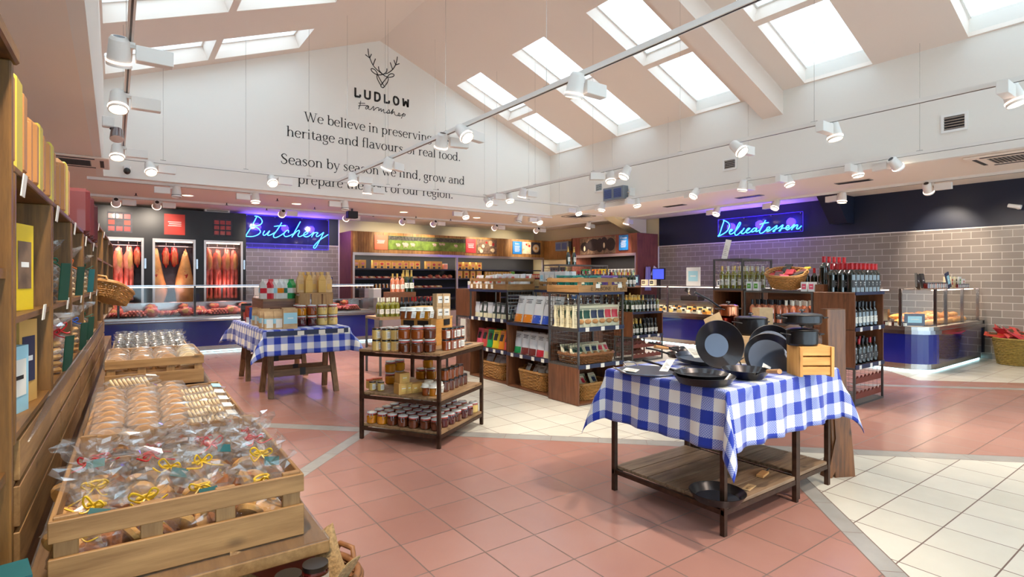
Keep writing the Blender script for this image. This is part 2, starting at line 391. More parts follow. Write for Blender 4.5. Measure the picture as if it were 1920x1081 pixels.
# ================= THE SETTING =================
HC = 3.32; YN = 16.85; XE = 13.3; GY = 12.1; XL = -.16; XR = 10.15; EV = 5.03; RX = (XL+XR)/2; RZ = 7.03; YS = -5.0
m = MB(); m.box(-3, XE, YS, YN, -.15, 0, 'floor_tiles'); struct(m, 'floor')
m = MB()
m.box(-3, XL-.1, YS, YN, HC, HC+.2, 'low_ceiling'); m.box(XL-.1, XR+.1, GY+.1, YN, HC, HC+.2, 'low_ceiling'); m.box(XR+.1, XE, YS, YN, HC, HC+.2, 'low_ceiling')
struct(m, 'ceiling')
m = MB(); m.box(XL-.1, XL, YS, GY, HC, EV+.35, 'white_paint'); struct(m, 'wall_upper_west')
m = MB(); m.box(XR, XR+.1, YS, GY, HC, EV+.35, 'white_paint'); struct(m, 'wall_upper_east')
m = MB(); m.prism([(XL-.1, HC), (XR+.1, HC), (XR+.1, EV+.3), (RX, RZ+.35), (XL-.1, EV+.3)], GY, GY+.1, 'white_paint'); struct(m, 'wall_gable_north')
m = MB(); m.prism([(XL-.1, HC), (XR+.1, HC), (XR+.1, EV+.3), (RX, RZ+.35), (XL-.1, EV+.3)], YS-.1, YS, 'white_paint'); struct(m, 'wall_gable_south')
m = MB(); m.box(-3.1, -3, YS, YN, 0, HC+.2, 'white_paint'); struct(m, 'wall_west')
BT = math.atan2(RZ-EV, RX-XL); CB, SB = cos(BT), sin(BT); SL = (RX-XL)/CB
def rp(side, s, y, n):
    return (XR-s*CB+n*SB, y, EV+s*SB+n*CB) if side > 0 else (XL+s*CB-n*SB, y, EV+s*SB+n*CB)
def slab(mb, side, s0, s1, y0, y1, n0, n1, k):
    vs = [rp(side, s, y, n) for s in (s0, s1) for y in (y0, y1) for n in (n0, n1)]
    mb.add(vs, [(0,1,3,2), (4,6,7,5), (0,4,5,1), (2,3,7,6), (0,2,6,4), (1,5,7,3)], k)
SKY = [(-3.2, -2.1), (-.9, .2), (1.45, 2.55), (3.8, 4.9), (6.15, 7.2), (8.4, 9.48), (10.72, 11.8)]
SS = [(.03, 1.71), (1.83, 3.5)]
wn = 0
for side, nm in ((1, 'east'), (-1, 'west')):
    m = MB(); y = YS
    for a, b in SKY:
        slab(m, side, 0, SL, y, a, 0, .34, 'roof_paint'); y = b
        slab(m, side, -.05, SS[0][0], a, b, 0, .34, 'roof_paint'); slab(m, side, SS[0][1], SS[1][0], a, b, 0, .34, 'roof_paint'); slab(m, side, SS[1][1], SL, a, b, 0, .34, 'roof_paint')
    slab(m, side, 0, SL, y, GY, 0, .34, 'roof_paint'); struct(m, 'ceiling_slope_'+nm)
    m = MB(); slab(m, side, -.2, SL, 5.31, 5.71, -.42, 0, 'roof_paint'); struct(m, 'trim_beam_'+nm)
    for a, b in SKY:
        for s0, s1 in SS:
            wn += 1; m = MB(); e = .03
            for q in ((s0, s0+e, a, b), (s1-e, s1, a, b), (s0+e, s1-e, a, a+e), (s0+e, s1-e, b-e, b)): slab(m, side, *q, .26, .31, 'white_plastic')
            w = struct(m, 'window_%d' % wn)
            m = MB(); slab(m, side, s0+e, s1-e, a+e, b-e, .28, .286, 'pane'); m.build('pane', w)
# north wall
BPX0, BPX1, BX1 = -.43, 2.88, 5.62
m = MB(); m.box(-3, BX1, YN, YN+.1, 0, HC, 'cream_wall'); m.box(BX1, XE, YN, YN+.1, 0, HC, 'cream_wall'); struct(m, 'wall_north')
m = MB(); m.box(BPX1, BX1-.03, YN-.03, YN-.001, 0, 2.5, 'wall_tile_north'); struct(m, 'trim_1')
m = MB(); m.box(BPX1, BX1-.03, YN-.03, YN-.001, 2.5, HC, 'navy'); m.box(BPX0, BPX1, YN-.03, YN-.001, 3.26, HC, 'navy'); struct(m, 'trim_2')
m = MB(); m.box(BX1-.03, BX1, YN-.05, YN-.001, 0, HC, 'white_paint'); m.box(BPX1, BX1-.03, YN-.036, YN-.03, 2.49, 2.51, 'white_paint'); struct(m, 'trim_3')
m = MB(); m.box(XE, XE+.1, YS, YN, 0, HC, 'cream_wall'); struct(m, 'wall_east')
m = MB(); m.box(XE-.03, XE-.001, YS, 10.72, 0, 2.47, 'wall_tile_east'); struct(m, 'trim_4')
m = MB(); m.box(XE-.03, XE-.001, YS, 10.72, 2.47, HC, 'navy'); struct(m, 'trim_5')
m = MB(); m.box(XE-.036, XE-.03, YS, 10.72, 2.46, 2.48, 'white_paint'); m.box(XE-.05, XE-.001, 10.72, 10.75, 0, 2.47, 'white_paint'); struct(m, 'trim_6')
# angled navy bulkhead on the east wall, wedge from the ceiling
m = MB(); m.prism([(XE-.04, 2.72), (XE-.35, 2.72), (XE-1.0, HC-.001), (XE-.04, HC-.001)], 5.35, 5.72, 'navy'); struct(m, 'trim_7')
m = MB(); m.prism([(XE-.04, 2.9), (XE-.3, 2.9), (XE-1.5, HC-.001), (XE-.04, HC-.001)], 11.2, 11.6, 'cream_wall'); struct(m, 'trim_8')
# unseen south wall, broad glazed openings added to let in fill daylight
m = MB()
for x0, x1 in ((-3, -2.6), (1.2, 1.5), (5.2, 5.5), (9.2, 9.5), (12.9, XE)): m.box(x0, x1, YS-.1, YS, 0, HC, 'white_paint')
m.box(-3, XE, YS-.1, YS, 2.9, HC, 'white_paint'); struct(m, 'wall_south')
for i, (x0, x1) in enumerate(((-2.6, 1.2), (1.5, 5.2), (5.5, 9.2), (9.5, 12.9))):
    m = MB(); m.box(x0, x1, YS-.06, YS-.02, 0, .06, 'frame_grey'); m.box(x0, x1, YS-.06, YS-.02, 2.84, 2.9, 'frame_grey')
    w = struct(m, 'window_%d' % (wn+1+i)); MB().box(x0, x1, YS-.045, YS-.04, .06, 2.84, 'glass').build('pane', w)
# small air grilles on the upper east wall
def vent(y, z, w, h):
    t = thing('wall_vent', None, None, (XR-.001, y, z))
    m = MB(); e = .035
    for q in ((-w/2-e, w/2+e, h/2, h/2+e), (-w/2-e, w/2+e, -h/2-e, -h/2), (-w/2-e, -w/2, -h/2, h/2), (w/2, w/2+e, -h/2, h/2)): m.box(-.02, 0, q[0], q[1], q[2], q[3], 'white_plastic')
    m.build('frame', t); m = MB(); m.box(-.004, 0, -w/2, w/2, -h/2, h/2, 'interior_black')
    for i in range(5): m.ob((-.012, 0, -h/2+h*(i+.5)/5), (.004, w, h/7), 'steel', (0, .5, 0))
    m.build('louvre', t); return t
tag(vent(10.12, 3.86, .22, .17), 'small white framed air grille nearest the gable, left of the wall heater', 'vent')
tag(vent(6.4, 3.83, .24, .17), 'white framed air grille halfway along the upper wall, above the neon Delicatessen sign', 'vent')
tag(vent(2.72, 3.83, .25, .2), 'white framed air grille at the right edge of the upper wall, largest of three in view', 'vent')
# wall heaters
def heater(k=0):
    t = thing('wall_heater'); m = MB(); m.box(-.34, .34, -.09, .09, -.16, .16, 'heater_grey'); m.build('casing', t, bev=.012)
    for x in (-.17, .15):
        m = MB(); m.box(x-.12, x+.12, -.095, -.09, -.11, .11, 'heater_blue')
        for i in range(7): m.box(x-.12, x+.12, -.1, -.095, -.1+i*.03, -.092+i*.03, 'steel_dark')
        m.build('grille', t)
    m = MB(); m.cyl((.3, .05, 0), (.42, .1, 0), .03, .03, 'steel', 8); m.box(.4, .43, .05, .22, -.09, .09, 'white_plastic'); m.build('bracket', t); return t
put(heater, (), 9.93, 9.35, 3.58, -pi/2, 'grey fan heater with two blue grilles on the white upper wall above the shelving', 'heater')
y1, z1 = at_x(1050, 465, 12.9)
put(heater, (), 12.6, 14.3, 2.62, -pi/2, 'grey fan heater on the timber cladding beside the cheese fridge', 'heater')
# ceiling air conditioning cassettes
def cassette(k=0):
    t = thing('air_conditioning_cassette'); m = MB(); m.box(-.48, .48, -.48, .48, -.03, -.002, 'low_ceiling'); m.build('panel', t, bev=.01)
    m = MB(); m.box(-.25, .25, -.25, .25, -.035, -.03, 'interior_grey')
    for i in range(10): m.box(-.24, .24, -.24+i*.05, -.225+i*.05, -.04, -.035, 'interior_black')
    m.build('grille', t)
    for a in range(4):
        M = Matrix.Rotation(a*pi/2, 4, 'Z'); m = MB(); m.box(-.3, .3, .36, .41, -.036, -.03, 'interior_black', M); m.build('slot', t)
    return t
x, y = at_z(148, 300, HC); put(cassette, (), x-.1, y, HC-.001, 0, 'ceiling air conditioning cassette over the left shelving', 'air conditioner')
x, y = at_z(1895, 290, HC); put(cassette, (), x+.15, y, HC, 0, 'ceiling air conditioning cassette above the deli counter at the right edge', 'air conditioner')
x, y = at_z(1075, 402, HC); put(cassette, (), x+.2, y, HC, 0, 'ceiling air conditioning cassette in the inner corner past the gable', 'air conditioner')
def slot_vent(k=0):
    t = MB().box(-.3, .3, -.09, .09, -.012, 0, 'interior_grey').build('ceiling_vent')
    m = MB(); [m.box(-.28, .28, -.07+i*.035, -.055+i*.035, -.016, -.012, 'interior_black') for i in range(5)]; m.build('slat', t); return t
for (px, py), l in (((1265, 385), 'slim ceiling air vent nearest the hanging corner of the track, over the wine shelves'), ((1405, 368), 'slim ceiling air vent above the neon Delicatessen sign'), ((1600, 340), 'slim ceiling air vent right of the navy bulkhead')):
    x, y = at_z(px, py, HC); put(slot_vent, (), x, y, HC, pi/2, l, 'vent')
# recessed downlights
def downlight(k=0):
    t = MB().lathe([(.1, 0), (.125, -.008), (.13, 0)], 'white_plastic', 24).build('recessed_downlight')
    MB().lathe([(0, -.004), (.1, -.004)], 'downlight_glow', 24).build('lens', t)
    return t
for i, x in enumerate((1.29, 3.58, 6.4, 8.76, 11.0)):
    put(downlight, (), x, 13.85, HC-.001, 0, 'round recessed downlight glowing warm in the low back ceiling, %s from left' % nth(i), 'downlight', 'recessed ceiling downlights')
    light('downlight_lamp', 'SPOT', (x, 13.85, HC-.03), SPOT_W*.6, (1, .8, .6), spot_size=2.2, spot_blend=.8, shadow_soft_size=.1)
# ---------- lighting tracks ----------
TZ = 3.42
def track(name_label, p0, p1, wires):
    d = (Vector(p1)-Vector(p0)); L = d.length; a = atan2(d.y, d.x)
    t = thing('lighting_track', name_label, 'lighting track', p0, a)
    m = MB(); m.box(0, L, -.023, .023, -.018, .03, 'track_white'); m.box(.02, L-.02, -.007, .007, -.021, -.017, 'steel_dark'); m.build('rail', t)
    for w in wires:
        X = p0[0]+cos(a)*w; zt = (EV+(XR-X)*(RZ-EV)/(XR-RX) if X > RX else EV+(X-XL)*(RZ-EV)/(RX-XL))
        MB().cyl((w, 0, .03), (w, 0, zt-p0[2]), .0022, .0022, 'steel', 4, False).build('suspension_wire', t)
        MB().box(w-.04, w+.04, -.012, .012, .022, .04, 'steel').build('clip', t)
    return t
track('suspended white lighting track running overhead beside the left shelving', (.1, -2, TZ), (.1, 10.7, TZ), [1.5, 4.1, 6.6, 9.1, 11.6])
track('suspended white lighting track crossing the middle of the hall over the honey rack', (3.56, -2, TZ), (3.56, 10.7, TZ), [1, 4.15, 6.3, 8.4, 10.4, 12.2])
track('suspended white lighting track over the wine shelving, second from the right wall', (7.06, -2, TZ), (7.06, 10.7, TZ), [3, 5.3, 7.3, 9.2, 10.9, 12.3])
track('suspended white lighting track running tight along the upper right wall', (9.97, -2, TZ), (9.97, 10.7, TZ), [3, 5.1, 7.9, 9.8, 11.5])
track('suspended white cross track hanging before the lettered gable wall', (.1, 10.72, TZ), (9.97, 10.72, TZ), [.55, 1.8, 2.9, 4.5, 5.6, 6.9, 8.2, 9.2])
track('white ceiling track running just behind the foot of the gable wall', (-.4, 12.32, HC-.03), (10.4, 12.32, HC-.03), [])
track('white ceiling track in front of the butchery wall and fridges', (-.8, 14.8, HC-.03), (12.3, 14.8, HC-.03), [])
track('white ceiling track running above the deli counter', (12.2, .5, HC-.03), (12.2, 14.8, HC-.03), [])
def track_spot(tilt, on, power):
    t = thing('track_spotlight')
    m = MB(); m.box(-.03, .03, -.016, .016, -.042, -.0225, 'track_white'); m.box(-.03, .045, -.012, .012, -.06, -.042, 'track_white'); m.tube([(-.03, 0, -.05), (-.06, 0, -.06)], .01, 'track_white', 6); m.build('mount', t)
    MB().box(.03, .25, -.04, .04, -.145, -.042, 'track_white').build('gear_box', t, bev=.004)
    M = Matrix.Translation((-.06, 0, -.09)) @ Matrix.Rotation(tilt, 4, 'X')
    h = MB().lathe([(.0, .09), (.045, .09), (.058, .07), (.075, -.1), (.066, -.1), (.062, -.085)], 'track_white', 20, M=M)
    h.lathe([(0, .091), (.034, .091)], 'steel_dark', 14, M=M); h = h.build('lamp_head', t)
    MB().lathe([(0, -.088), (.064, -.088)], 'lens_on' if on else 'lens_off', 20, M=M).build('lens', h)
    MB().lathe([(.074, -.066), (.0765, -.066), (.0765, -.076), (.075, -.076)], 'led_pink' if on else 'chrome', 20, M=M).build('glow_ring', h)
    if on:
        e = M.to_euler(); p = M @ Vector((0, 0, -.11))
        light('lamp', 'SPOT', p, power, (1, .86, .70), (e.x, e.y, e.z), t, spot_size=1.25, spot_blend=.7, shadow_soft_size=.06)
    return t
def spots(lst, lab, grp, pw=1.0):
    al = abs(lst[0][0]-lst[1][0]) < .01; lst = sorted(lst, key=lambda q: q[1] if al else q[0])
    for i, (x, y, z, rz, tl, on) in enumerate(lst):
        put(track_spot, (tl, on, SPOT_W*pw), x, y, z-.001, rz, lab+', %s from %s' % (nth(i), 'camera' if al else 'left'), 'spotlight', grp, 1.18)
ysof = lambda X, pts: [at_x(px, py, X)[0] for px, py in pts]
a = [(.1, y, TZ, rz, t, 1) for y, rz, t in ((1.2, 0, .3), (3.3, 0, .35), (5.35, 0, .55), (6.85, 0, -.35), (9.6, .0, -.35))]
spots(a, 'white spotlight on the suspended track beside the left shelving', 'spotlights on the left hanging track')
a = [(3.56, y, TZ, rz, t, 1) for y, rz, t in zip(ysof(3.56, [(1090, 160), (875, 248), (838, 262), (733, 305), (668, 330)]), (0, .3, -.2, .5, 0), (.3, -.75, .5, .45, -.3))]+[(3.56, .9, TZ, .4, .5, 1), (3.56, -.8, TZ, 0, .5, 1)]
spots(a, 'white spotlight on the suspended track over the honey rack', 'spotlights on the middle hanging track')
a = [(7.06, y, TZ, rz, t, 1) for y, rz, t in zip(ysof(7.06, [(1895, 118), (1558, 243), (1388, 280), (1170, 322), (1137, 330), (985, 362), (950, 358)]), (pi, pi, 0, 1.2, 2.6, 0, 3), (.3, .2, -.8, .5, .3, .3, .3))]
spots(a, 'white spotlight on the suspended track over the wine shelving', 'spotlights on the wine shelf track')
a = [(9.97, y, TZ, rz, t, 1) for y, rz, t in zip(ysof(9.97, [(1670, 315), (1604, 322), (1474, 340), (1397, 352), (1300, 370), (1190, 380), (1127, 388), (1080, 388)]), (1.2, pi, pi, 0, 1.2, pi, 1.2, pi), (-.9, .15, .35, .2, .6, .2, .2, .4))]
spots(a, 'white spotlight on the track tight against the upper right wall', 'spotlights on the right wall track')
a = [(at_y(px, 360, 10.72)[0], 10.72, TZ, rz, t, 1) for px, rz, t in ((291, .2, -.6), (517, .1, -.7), (695, 0, .15), (918, .3, -.7))]
spots(a, 'white spotlight on the cross track before the lettered gable wall', 'spotlights on the cross track')
a = [(at_y(px, 380, 12.32)[0], 12.32, HC-.03, rz, t, i % 2) for i, (px, rz, t) in enumerate(((323, pi, .1), (472, pi, .1), (641, pi, .1), (868, pi, .4), (973, 1.2, .3), (1007, pi, .5)))]
spots(a, 'white spotlight on the ceiling track behind the foot of the gable', 'spotlights on the inner ceiling track')
a = [(at_y(px, 400, 14.8)[0], 14.8, HC-.03, 0, 1.15, 1) for px in (225, 301, 535, 655, 760, 818, 932, 1010)]
spots(a, 'white spotlight on the ceiling track before the butchery and fridges', 'spotlights on the back ceiling track', .42)
a = [(12.2, y, HC-.03, rz, t, 1) for y, rz, t in ((1.5, -pi/2, .75), (3.6, -pi/2, .8), (5.2, 1.3, .1), (6.6, 1.3, .5), (8.1, 1.3, .5), (11, .3, .3), (12.6, .3, .3))]
spots(a, 'white spotlight on the ceiling track above the deli counter', 'spotlights on the deli ceiling track', .5)
# speaker, camera, sprinklers
t = MB().box(-.13, .13, -.1, .1, -.16, .02, 'speaker_black').build('ceiling_speaker', bev=.01); x, y = at_z(660, 396, 3.25)
place(t, x, y, 3.23, 0, 'small black loudspeaker hanging from the low ceiling right of the neon Butchery sign', 'speaker')
MB().box(-.02, .02, -.02, .02, .02, .09, 'steel_dark').build('bracket', t)
t = thing('security_camera', 'white dome camera on the gable wall at its lower left corner', 'camera', (.18, GY-.001, 3.5))
MB().cyl((0, 0, 0), (0, -.1, 0), .06, .05, 'white_plastic', 16).build('mount', t); m = MB().blob((0, -.1, -.07), (.055, .055, .06), 'lid_black', amp=0); m.build('dome', t)
t = thing('security_camera', 'white bullet camera on the navy wall at the right edge', 'camera', (XE-.03, 2.62, 2.78))
MB().cyl((0, 0, 0), (-.12, 0, .0), .03, .025, 'white_plastic', 10).build('arm', t); MB().cyl((-.12, -.06, 0), (-.12, .12, .05), .04, .035, 'white_plastic', 12).build('camera_body', t)
t = thing('small_projector', 'small white and silver projector hanging by the upper left wall', 'light', (.02, 8.0, 3.28))  # silver camera-like projector, gives off no light
MB().box(-.14, -.02, -.06, .06, .0, .12, 'white_plastic').build('housing', t, bev=.01); MB().cyl((0, 0, -.02), (.0, -.06, -.14), .06, .07, 'chrome', 14).build('projector_head', t); MB().cyl((-.06, 0, 0), (.0, 0, -.04), .02, .02, 'steel_dark', 8).build('arm', t)
for si, (px, py) in enumerate(((500, 390), (590, 388), (700, 402), (780, 405), (845, 410), (520, 372), (425, 380), (255, 362))):
    x, y = at_z(px, py, HC)
    def sprinkler(k=0):
        t = MB().cyl((0, 0, 0), (0, 0, -.05), .012, .012, 'steel_dark', 8).build('sprinkler_head'); MB().cyl((0, 0, -.05), (0, 0, -.055), .035, .035, 'steel_dark', 12).build('deflector', t); return t
    put(sprinkler, (), x, y, HC-.001, 0, 'small dark sprinkler head under the low back ceiling, ' + ('right of the Butchery sign', 'just right of the Butchery sign', 'before the sheep picture', 'before the red board', 'before the food picture', 'above the Butchery sign', 'above the right meat cabinet', 'nearest the left shelving')[si], 'sprinkler', 'ceiling sprinklers')
# ---------- stroke lettering ----------
def crom(pts, n=6):
    if len(pts) < 3: return [tuple(p) for p in pts]
    P = [pts[0]]+list(pts)+[pts[-1]]; out = []
    for i in range(1, len(P)-2):
        a, b, c, d = P[i-1:i+3]
        for j in range(n):
            t = j/n; out.append(tuple(.5*((2*b[q])+(-a[q]+c[q])*t+(2*a[q]-5*b[q]+4*c[q]-d[q])*t*t+(-a[q]+3*b[q]-3*c[q]+d[q])*t**3) for q in range(len(b))))
    out.append(tuple(pts[-1])); return out
def ribbon(mb, pts, to3, k):
    # pts: (x, y, w) in the plane of the sign
    n = len(pts); L = []; R = []
    for i, (x, y, w) in enumerate(pts):
        ax, ay = pts[max(i-1, 0)][:2]; bx, by = pts[min(i+1, n-1)][:2]
        dx, dy = bx-ax, by-ay; l = sqrt(dx*dx+dy*dy) or 1; nx, ny = -dy/l*w/2, dx/l*w/2
        L.append(to3(x+nx, y+ny)); R.append(to3(x-nx, y-ny))
    mb.add(L+R, [(i, i+1, n+i+1, n+i) for i in range(n-1)], k)
T, t_ = .088, .034
def stem(x, y0, y1, top=True, bot=True, w=T):
    s = [[(x, y0, w), (x, y1, w)]]
    if bot: s.append([(x-.09, y0+.012, .026), (x+.09, y0+.012, .026)])
    if top: s.append([(x-.11, y1-.05, .028), (x-.0, y1-.014, .03)])
    return s
def arc(cx, cy, rx, ry, a0, a1, n=14, T=T, t=t_):
    out = []
    for i in range(n+1):
        a = radians(a0+(a1-a0)*i/n); out.append((cx+rx*cos(a), cy+ry*sin(a), t+(T-t)*abs(cos(a))**1.3))
    return [out]
XH = .47
def glyph(c):
    if c == 'l': return stem(.13, 0, .74), .27
    if c == 'i': return stem(.13, 0, XH)+[[(.13, .60, .1), (.13, .69, .1)]], .27
    if c == 'n': return stem(.13, 0, XH)+arc(.285, .29, .155, .165, 175, 0)+stem(.44, 0, .29, False), .56
    if c == 'h': return stem(.13, 0, .74)+arc(.285, .29, .155, .165, 175, 0)+stem(.44, 0, .29, False), .56
    if c == 'm': return stem(.13, 0, XH)+arc(.27, .29, .14, .165, 175, 0)+stem(.41, 0, .29, False)+arc(.55, .29, .14, .165, 175, 0)+stem(.69, 0, .29, False), .81
    if c == 'r': return stem(.13, 0, XH)+arc(.29, .3, .15, .15, 170, 60)+[[(.36, .41, .08), (.37, .40, .08)]], .41
    if c == 'u': return stem(.12, .18, XH, True, False)+arc(.27, .18, .15, .17, 180, 355)+stem(.43, .02, XH, True, False)+[[(.43, .012, .026), (.53, .012, .026)]], .55
    if c == 'd': return arc(.24, .235, .18, .235, 20, 340)+stem(.43, 0, .74, True, False)+[[(.43, .012, .026), (.53, .012, .026)]], .56
    if c == 'b': return stem(.13, .02, .74, True, False)+arc(.3, .235, .18, .235, 160, -160), .53
    if c == 'p': return stem(.13, -.24, XH)+arc(.3, .235, .18, .235, 160, -160), .54
    if c == 'o': return arc(.26, .235, .2, .235, 0, 360, 24), .52
    if c == 'e': return arc(.25, .235, .19, .235, 8, 318, 20)+[[(.07, .26, t_), (.43, .26, t_)]], .47
    if c == 'c': return arc(.25, .235, .19, .235, 45, 318, 18)+[[(.39, .36, .09), (.4, .33, .07)]], .45
    if c == 'a': return arc(.2, .13, .14, .13, 60, 320)+arc(.22, .32, .14, .14, 150, 0)+[[(.36, .03, T), (.36, .33, T)], [(.2, .27, t_), (.36, .29, t_)], [(.36, .02, .04), (.48, .015, .03)]], .48
    if c == 's': return [crom([(.34, .37, .05), (.28, .45, .04), (.17, .455, .045), (.09, .36, .075), (.2, .26, .09), (.33, .15, .08), (.25, .02, .045), (.12, .01, .04), (.06, .12, .05)])], .41
    if c == 't': return [crom([(.15, .6, .05), (.15, .45, T), (.15, .15, T), (.2, .02, .06), (.32, .05, .03)]), [(.03, .455, .03), (.3, .455, .03)]], .33
    if c == 'f': return stem(.13, 0, .56, False)+[crom([(.13, .5, T), (.15, .68, .07), (.24, .735, .04), (.33, .7, .07)]), [(.02, .455, .03), (.28, .455, .03)]], .31
    if c == 'v': return [[(.08, XH, T), (.26, 0, .07)], [(.44, XH, t_), (.26, 0, .05)], [(0, .457, .026), (.17, .457, .026)], [(.36, .457, .026), (.5, .457, .026)]], .5
    if c == 'w': return [[(.08, XH, T), (.24, 0, .07)], [(.38, XH, t_), (.24, 0, .05)], [(.36, XH, T), (.53, 0, .07)], [(.68, XH, t_), (.53, 0, .05)], [(0, .457, .026), (.16, .457, .026)], [(.62, .457, .026), (.75, .457, .026)]], .74
    if c == 'y': return [[(.08, XH, T), (.27, 0, .07)], crom([(.45, XH, t_), (.27, .0, .045), (.18, -.2, .05), (.06, -.21, .08)]), [(0, .457, .026), (.17, .457, .026)], [(.37, .457, .026), (.51, .457, .026)]], .5
    if c == 'g': return arc(.22, .31, .14, .155, 0, 360, 20)+[[(.3, .42, .035), (.44, .46, .04)], crom([(.13, .18, .04), (.08, .09, .05), (.2, .04, .06), (.38, .0, .07), (.38, -.14, .06), (.22, -.22, .045), (.07, -.17, .06), (.1, -.04, .04)])], .46
    if c == 'W': return [[(.12, .7, .09), (.33, 0, .07)], [(.5, .7, t_), (.33, 0, .05)], [(.47, .7, .09), (.7, 0, .07)], [(.9, .7, t_), (.7, 0, .05)], [(0, .687, .026), (.24, .687, .026)], [(.8, .687, .026), (1.0, .687, .026)]], .98
    if c == 'S': return [crom([(.43, .55, .04), (.36, .67, .045), (.22, .69, .05), (.1, .57, .085), (.2, .41, .1), (.4, .27, .1), (.42, .12, .08), (.3, .01, .05), (.13, .02, .045), (.06, .17, .05)])], .53
    if c == ',': return [crom([(.13, .05, .1), (.14, -.02, .07), (.08, -.12, .03)])], .24
    if c == '.': return [[(.12, 0, .1), (.12, .1, .1)]], .24
    return [], .24
def text_serif(mb, txt, x0, z0, x1, to3, k):
    tot = sum(glyph(c)[1] for c in txt); sc = (x1-x0)/tot; x = x0
    for c in txt:
        st, adv = glyph(c)
        for s in st: ribbon(mb, [(x+p[0]*sc, z0+p[1]*sc, p[2]*sc) for p in s], to3, k)
        x += adv*sc
g3 = lambda x, z: (x, GY-.004, z)
gp = lambda px, py: at_y(px, py, GY-.004)
m = MB()
L2a = gp(480+170/3.003, 60+583/3.003); L2b = gp(480+1152/3.003, 60+728/3.003); cx = (L2a[0]+L2b[0])/2
L1a = gp(480+268/3.003, 60+500/3.003); L3a = gp(480+137/3.003, 60+737/3.003); L3b = gp(480+1175/3.003, 60+860/3.003)
L4a = gp(480+233/3.003, 60+857/3.003); L4b = gp(480+1110/3.003, 60+933/3.003)
for txt, a, x1 in (('We believe in preserving the', L1a, 2*cx-L1a[0]), ('heritage and flavours of real food.', ((L2a[0]), (L2a[1]+L2b[1])/2), L2b[0]),
                   ('Season by season we find, grow and', (L3a[0], (L3a[1]+L3b[1])/2), L3b[0]), ('prepare the best of our region.', (L4a[0], (L4a[1]+L4b[1])/2), L4b[0])):
    m = MB(); text_serif(m, txt, a[0], a[1], x1, g3, 'ink')
    tag(m.build('wall_lettering'), 'black serif line reading %s on the gable wall' % ' '.join(txt.strip('.').split()[:6]), 'lettering')
sp = lambda px, py: gp(650+px/7.207, 80+py/7.207)
def trace(mb, strokes, proj, w, to3, k, sm=5):
    for s in strokes:
        pts = [proj(*p) for p in s]
        ribbon(mb, [(x, z, w) for x, z in crom(pts, sm)] if len(pts) > 2 else [(x, z, w) for x, z in pts], to3, k)
m = MB(); wd = .022
trace(m, [[(288, 80), (295, 150), (312, 205), (355, 300), (410, 365), (487, 427), (530, 455), (580, 467), (630, 455), (640, 432), (610, 418), (575, 432), (545, 470), (500, 525), (462, 580), (478, 603), (500, 603), (545, 545), (562, 500), (556, 465)],
          [(685, 188), (678, 240), (660, 300), (620, 362), (560, 408), (510, 420), (450, 435), (395, 425), (345, 390), (330, 358), (350, 350), (385, 370), (410, 405), (425, 445), (465, 520), (505, 585)],
          [(412, 420), (410, 470), (430, 520), (465, 580)], [(252, 160), (312, 207)], [(336, 152), (312, 205)], [(390, 215), (358, 300)], [(430, 320), (438, 370), (465, 405), (487, 427)], [(545, 348), (540, 390), (510, 418)],
          [(588, 265), (620, 360)], [(638, 232), (662, 300)], [(714, 283), (662, 300)]], sp, wd, g3, 'ink')
trace(m, [[(190, 785), (180, 840), (163, 898)], [(160, 815), (250, 820)], [(155, 855), (200, 845), (290, 850)], [(292, 852), (262, 868), (255, 890), (275, 893), (298, 855), (296, 895), (325, 900), (365, 860), (362, 915), (400, 880), (435, 880), (432, 920), (465, 890), (467, 930), (500, 900), (505, 945), (540, 940), (570, 905), (580, 935), (555, 955), (545, 945), (590, 950), (630, 895), (605, 965), (640, 930), (650, 970), (690, 985), (705, 950), (720, 965), (705, 985), (690, 975), (720, 990), (770, 955)],
          [(772, 950), (755, 985), (737, 1025)], [(765, 962), (792, 968), (780, 990), (755, 985)]], sp, .016, g3, 'ink')
LW = 21/7.207/135*1.0
trace(m, [[(117, 605), (117, 725)], [(108, 722), (185, 733)], [(183, 733), (183, 700)], [(247, 635), (247, 715)], [(315, 650), (315, 730)], [(247, 715), (252, 740), (281, 757), (310, 752), (315, 730)],
          [(383, 665), (383, 782)], [(375, 672), (415, 680), (443, 700), (446, 760), (415, 785), (375, 778)], [(515, 695), (515, 808)], [(505, 805), (578, 815)], [(574, 815), (574, 782)],
          [(664, 728), (640, 740), (637, 790), (655, 832), (680, 834), (698, 815), (697, 765), (664, 728)], [(763, 750), (770, 858)], [(770, 855), (800, 790)], [(800, 790), (828, 872)], [(828, 872), (831, 765)]], sp, .047, g3, 'ink', 5)
tag(m.build('wall_emblem'), 'black line drawn stag head with the shop name beneath, near the gable peak', 'emblem')
# ---------- neon signs ----------
def neon(name, cat, lab, strokes, proj, to3, corners, thick_dir, edge):
    t = thing(name, lab, cat)
    m = MB()
    for s in strokes:
        pts = [to3(*proj(*p)) for p in s]
        m.tube(crom(pts, 6) if len(pts) > 2 else pts, .0115, 'neon_tube', 6)
    m.build('neon_tubing', t)
    m = MB(); (x0, z0), (x1, z1) = corners
    A = [to3(*q) for q in ((x0, z0), (x1, z0), (x1, z1), (x0, z1))]
    d = Vector(thick_dir); A = [Vector(q)+d*1.6 for q in A]
    m.add(A+[q+d for q in A], [(0,1,2,3), (7,6,5,4)], 'blue_acrylic'); m.build('acrylic_panel', t)
    m = MB(); P = [A[i]+d*.5 for i in range(4)]; [m.tube([P[i], P[(i+1) % 4]], .005, 'neon_edge', 4) for i in range(4)]; m.build('glowing_edge', t)
    m = MB(); [m.cyl(to3(x0+(x1-x0)*f, z), Vector(to3(x0+(x1-x0)*f, z))+d*6, .012, .012, 'chrome', 8) for f in (.02, .34, .66, .98) for z in (z0+.03, z1-.03)]; m.build('standoff', t)
    return t
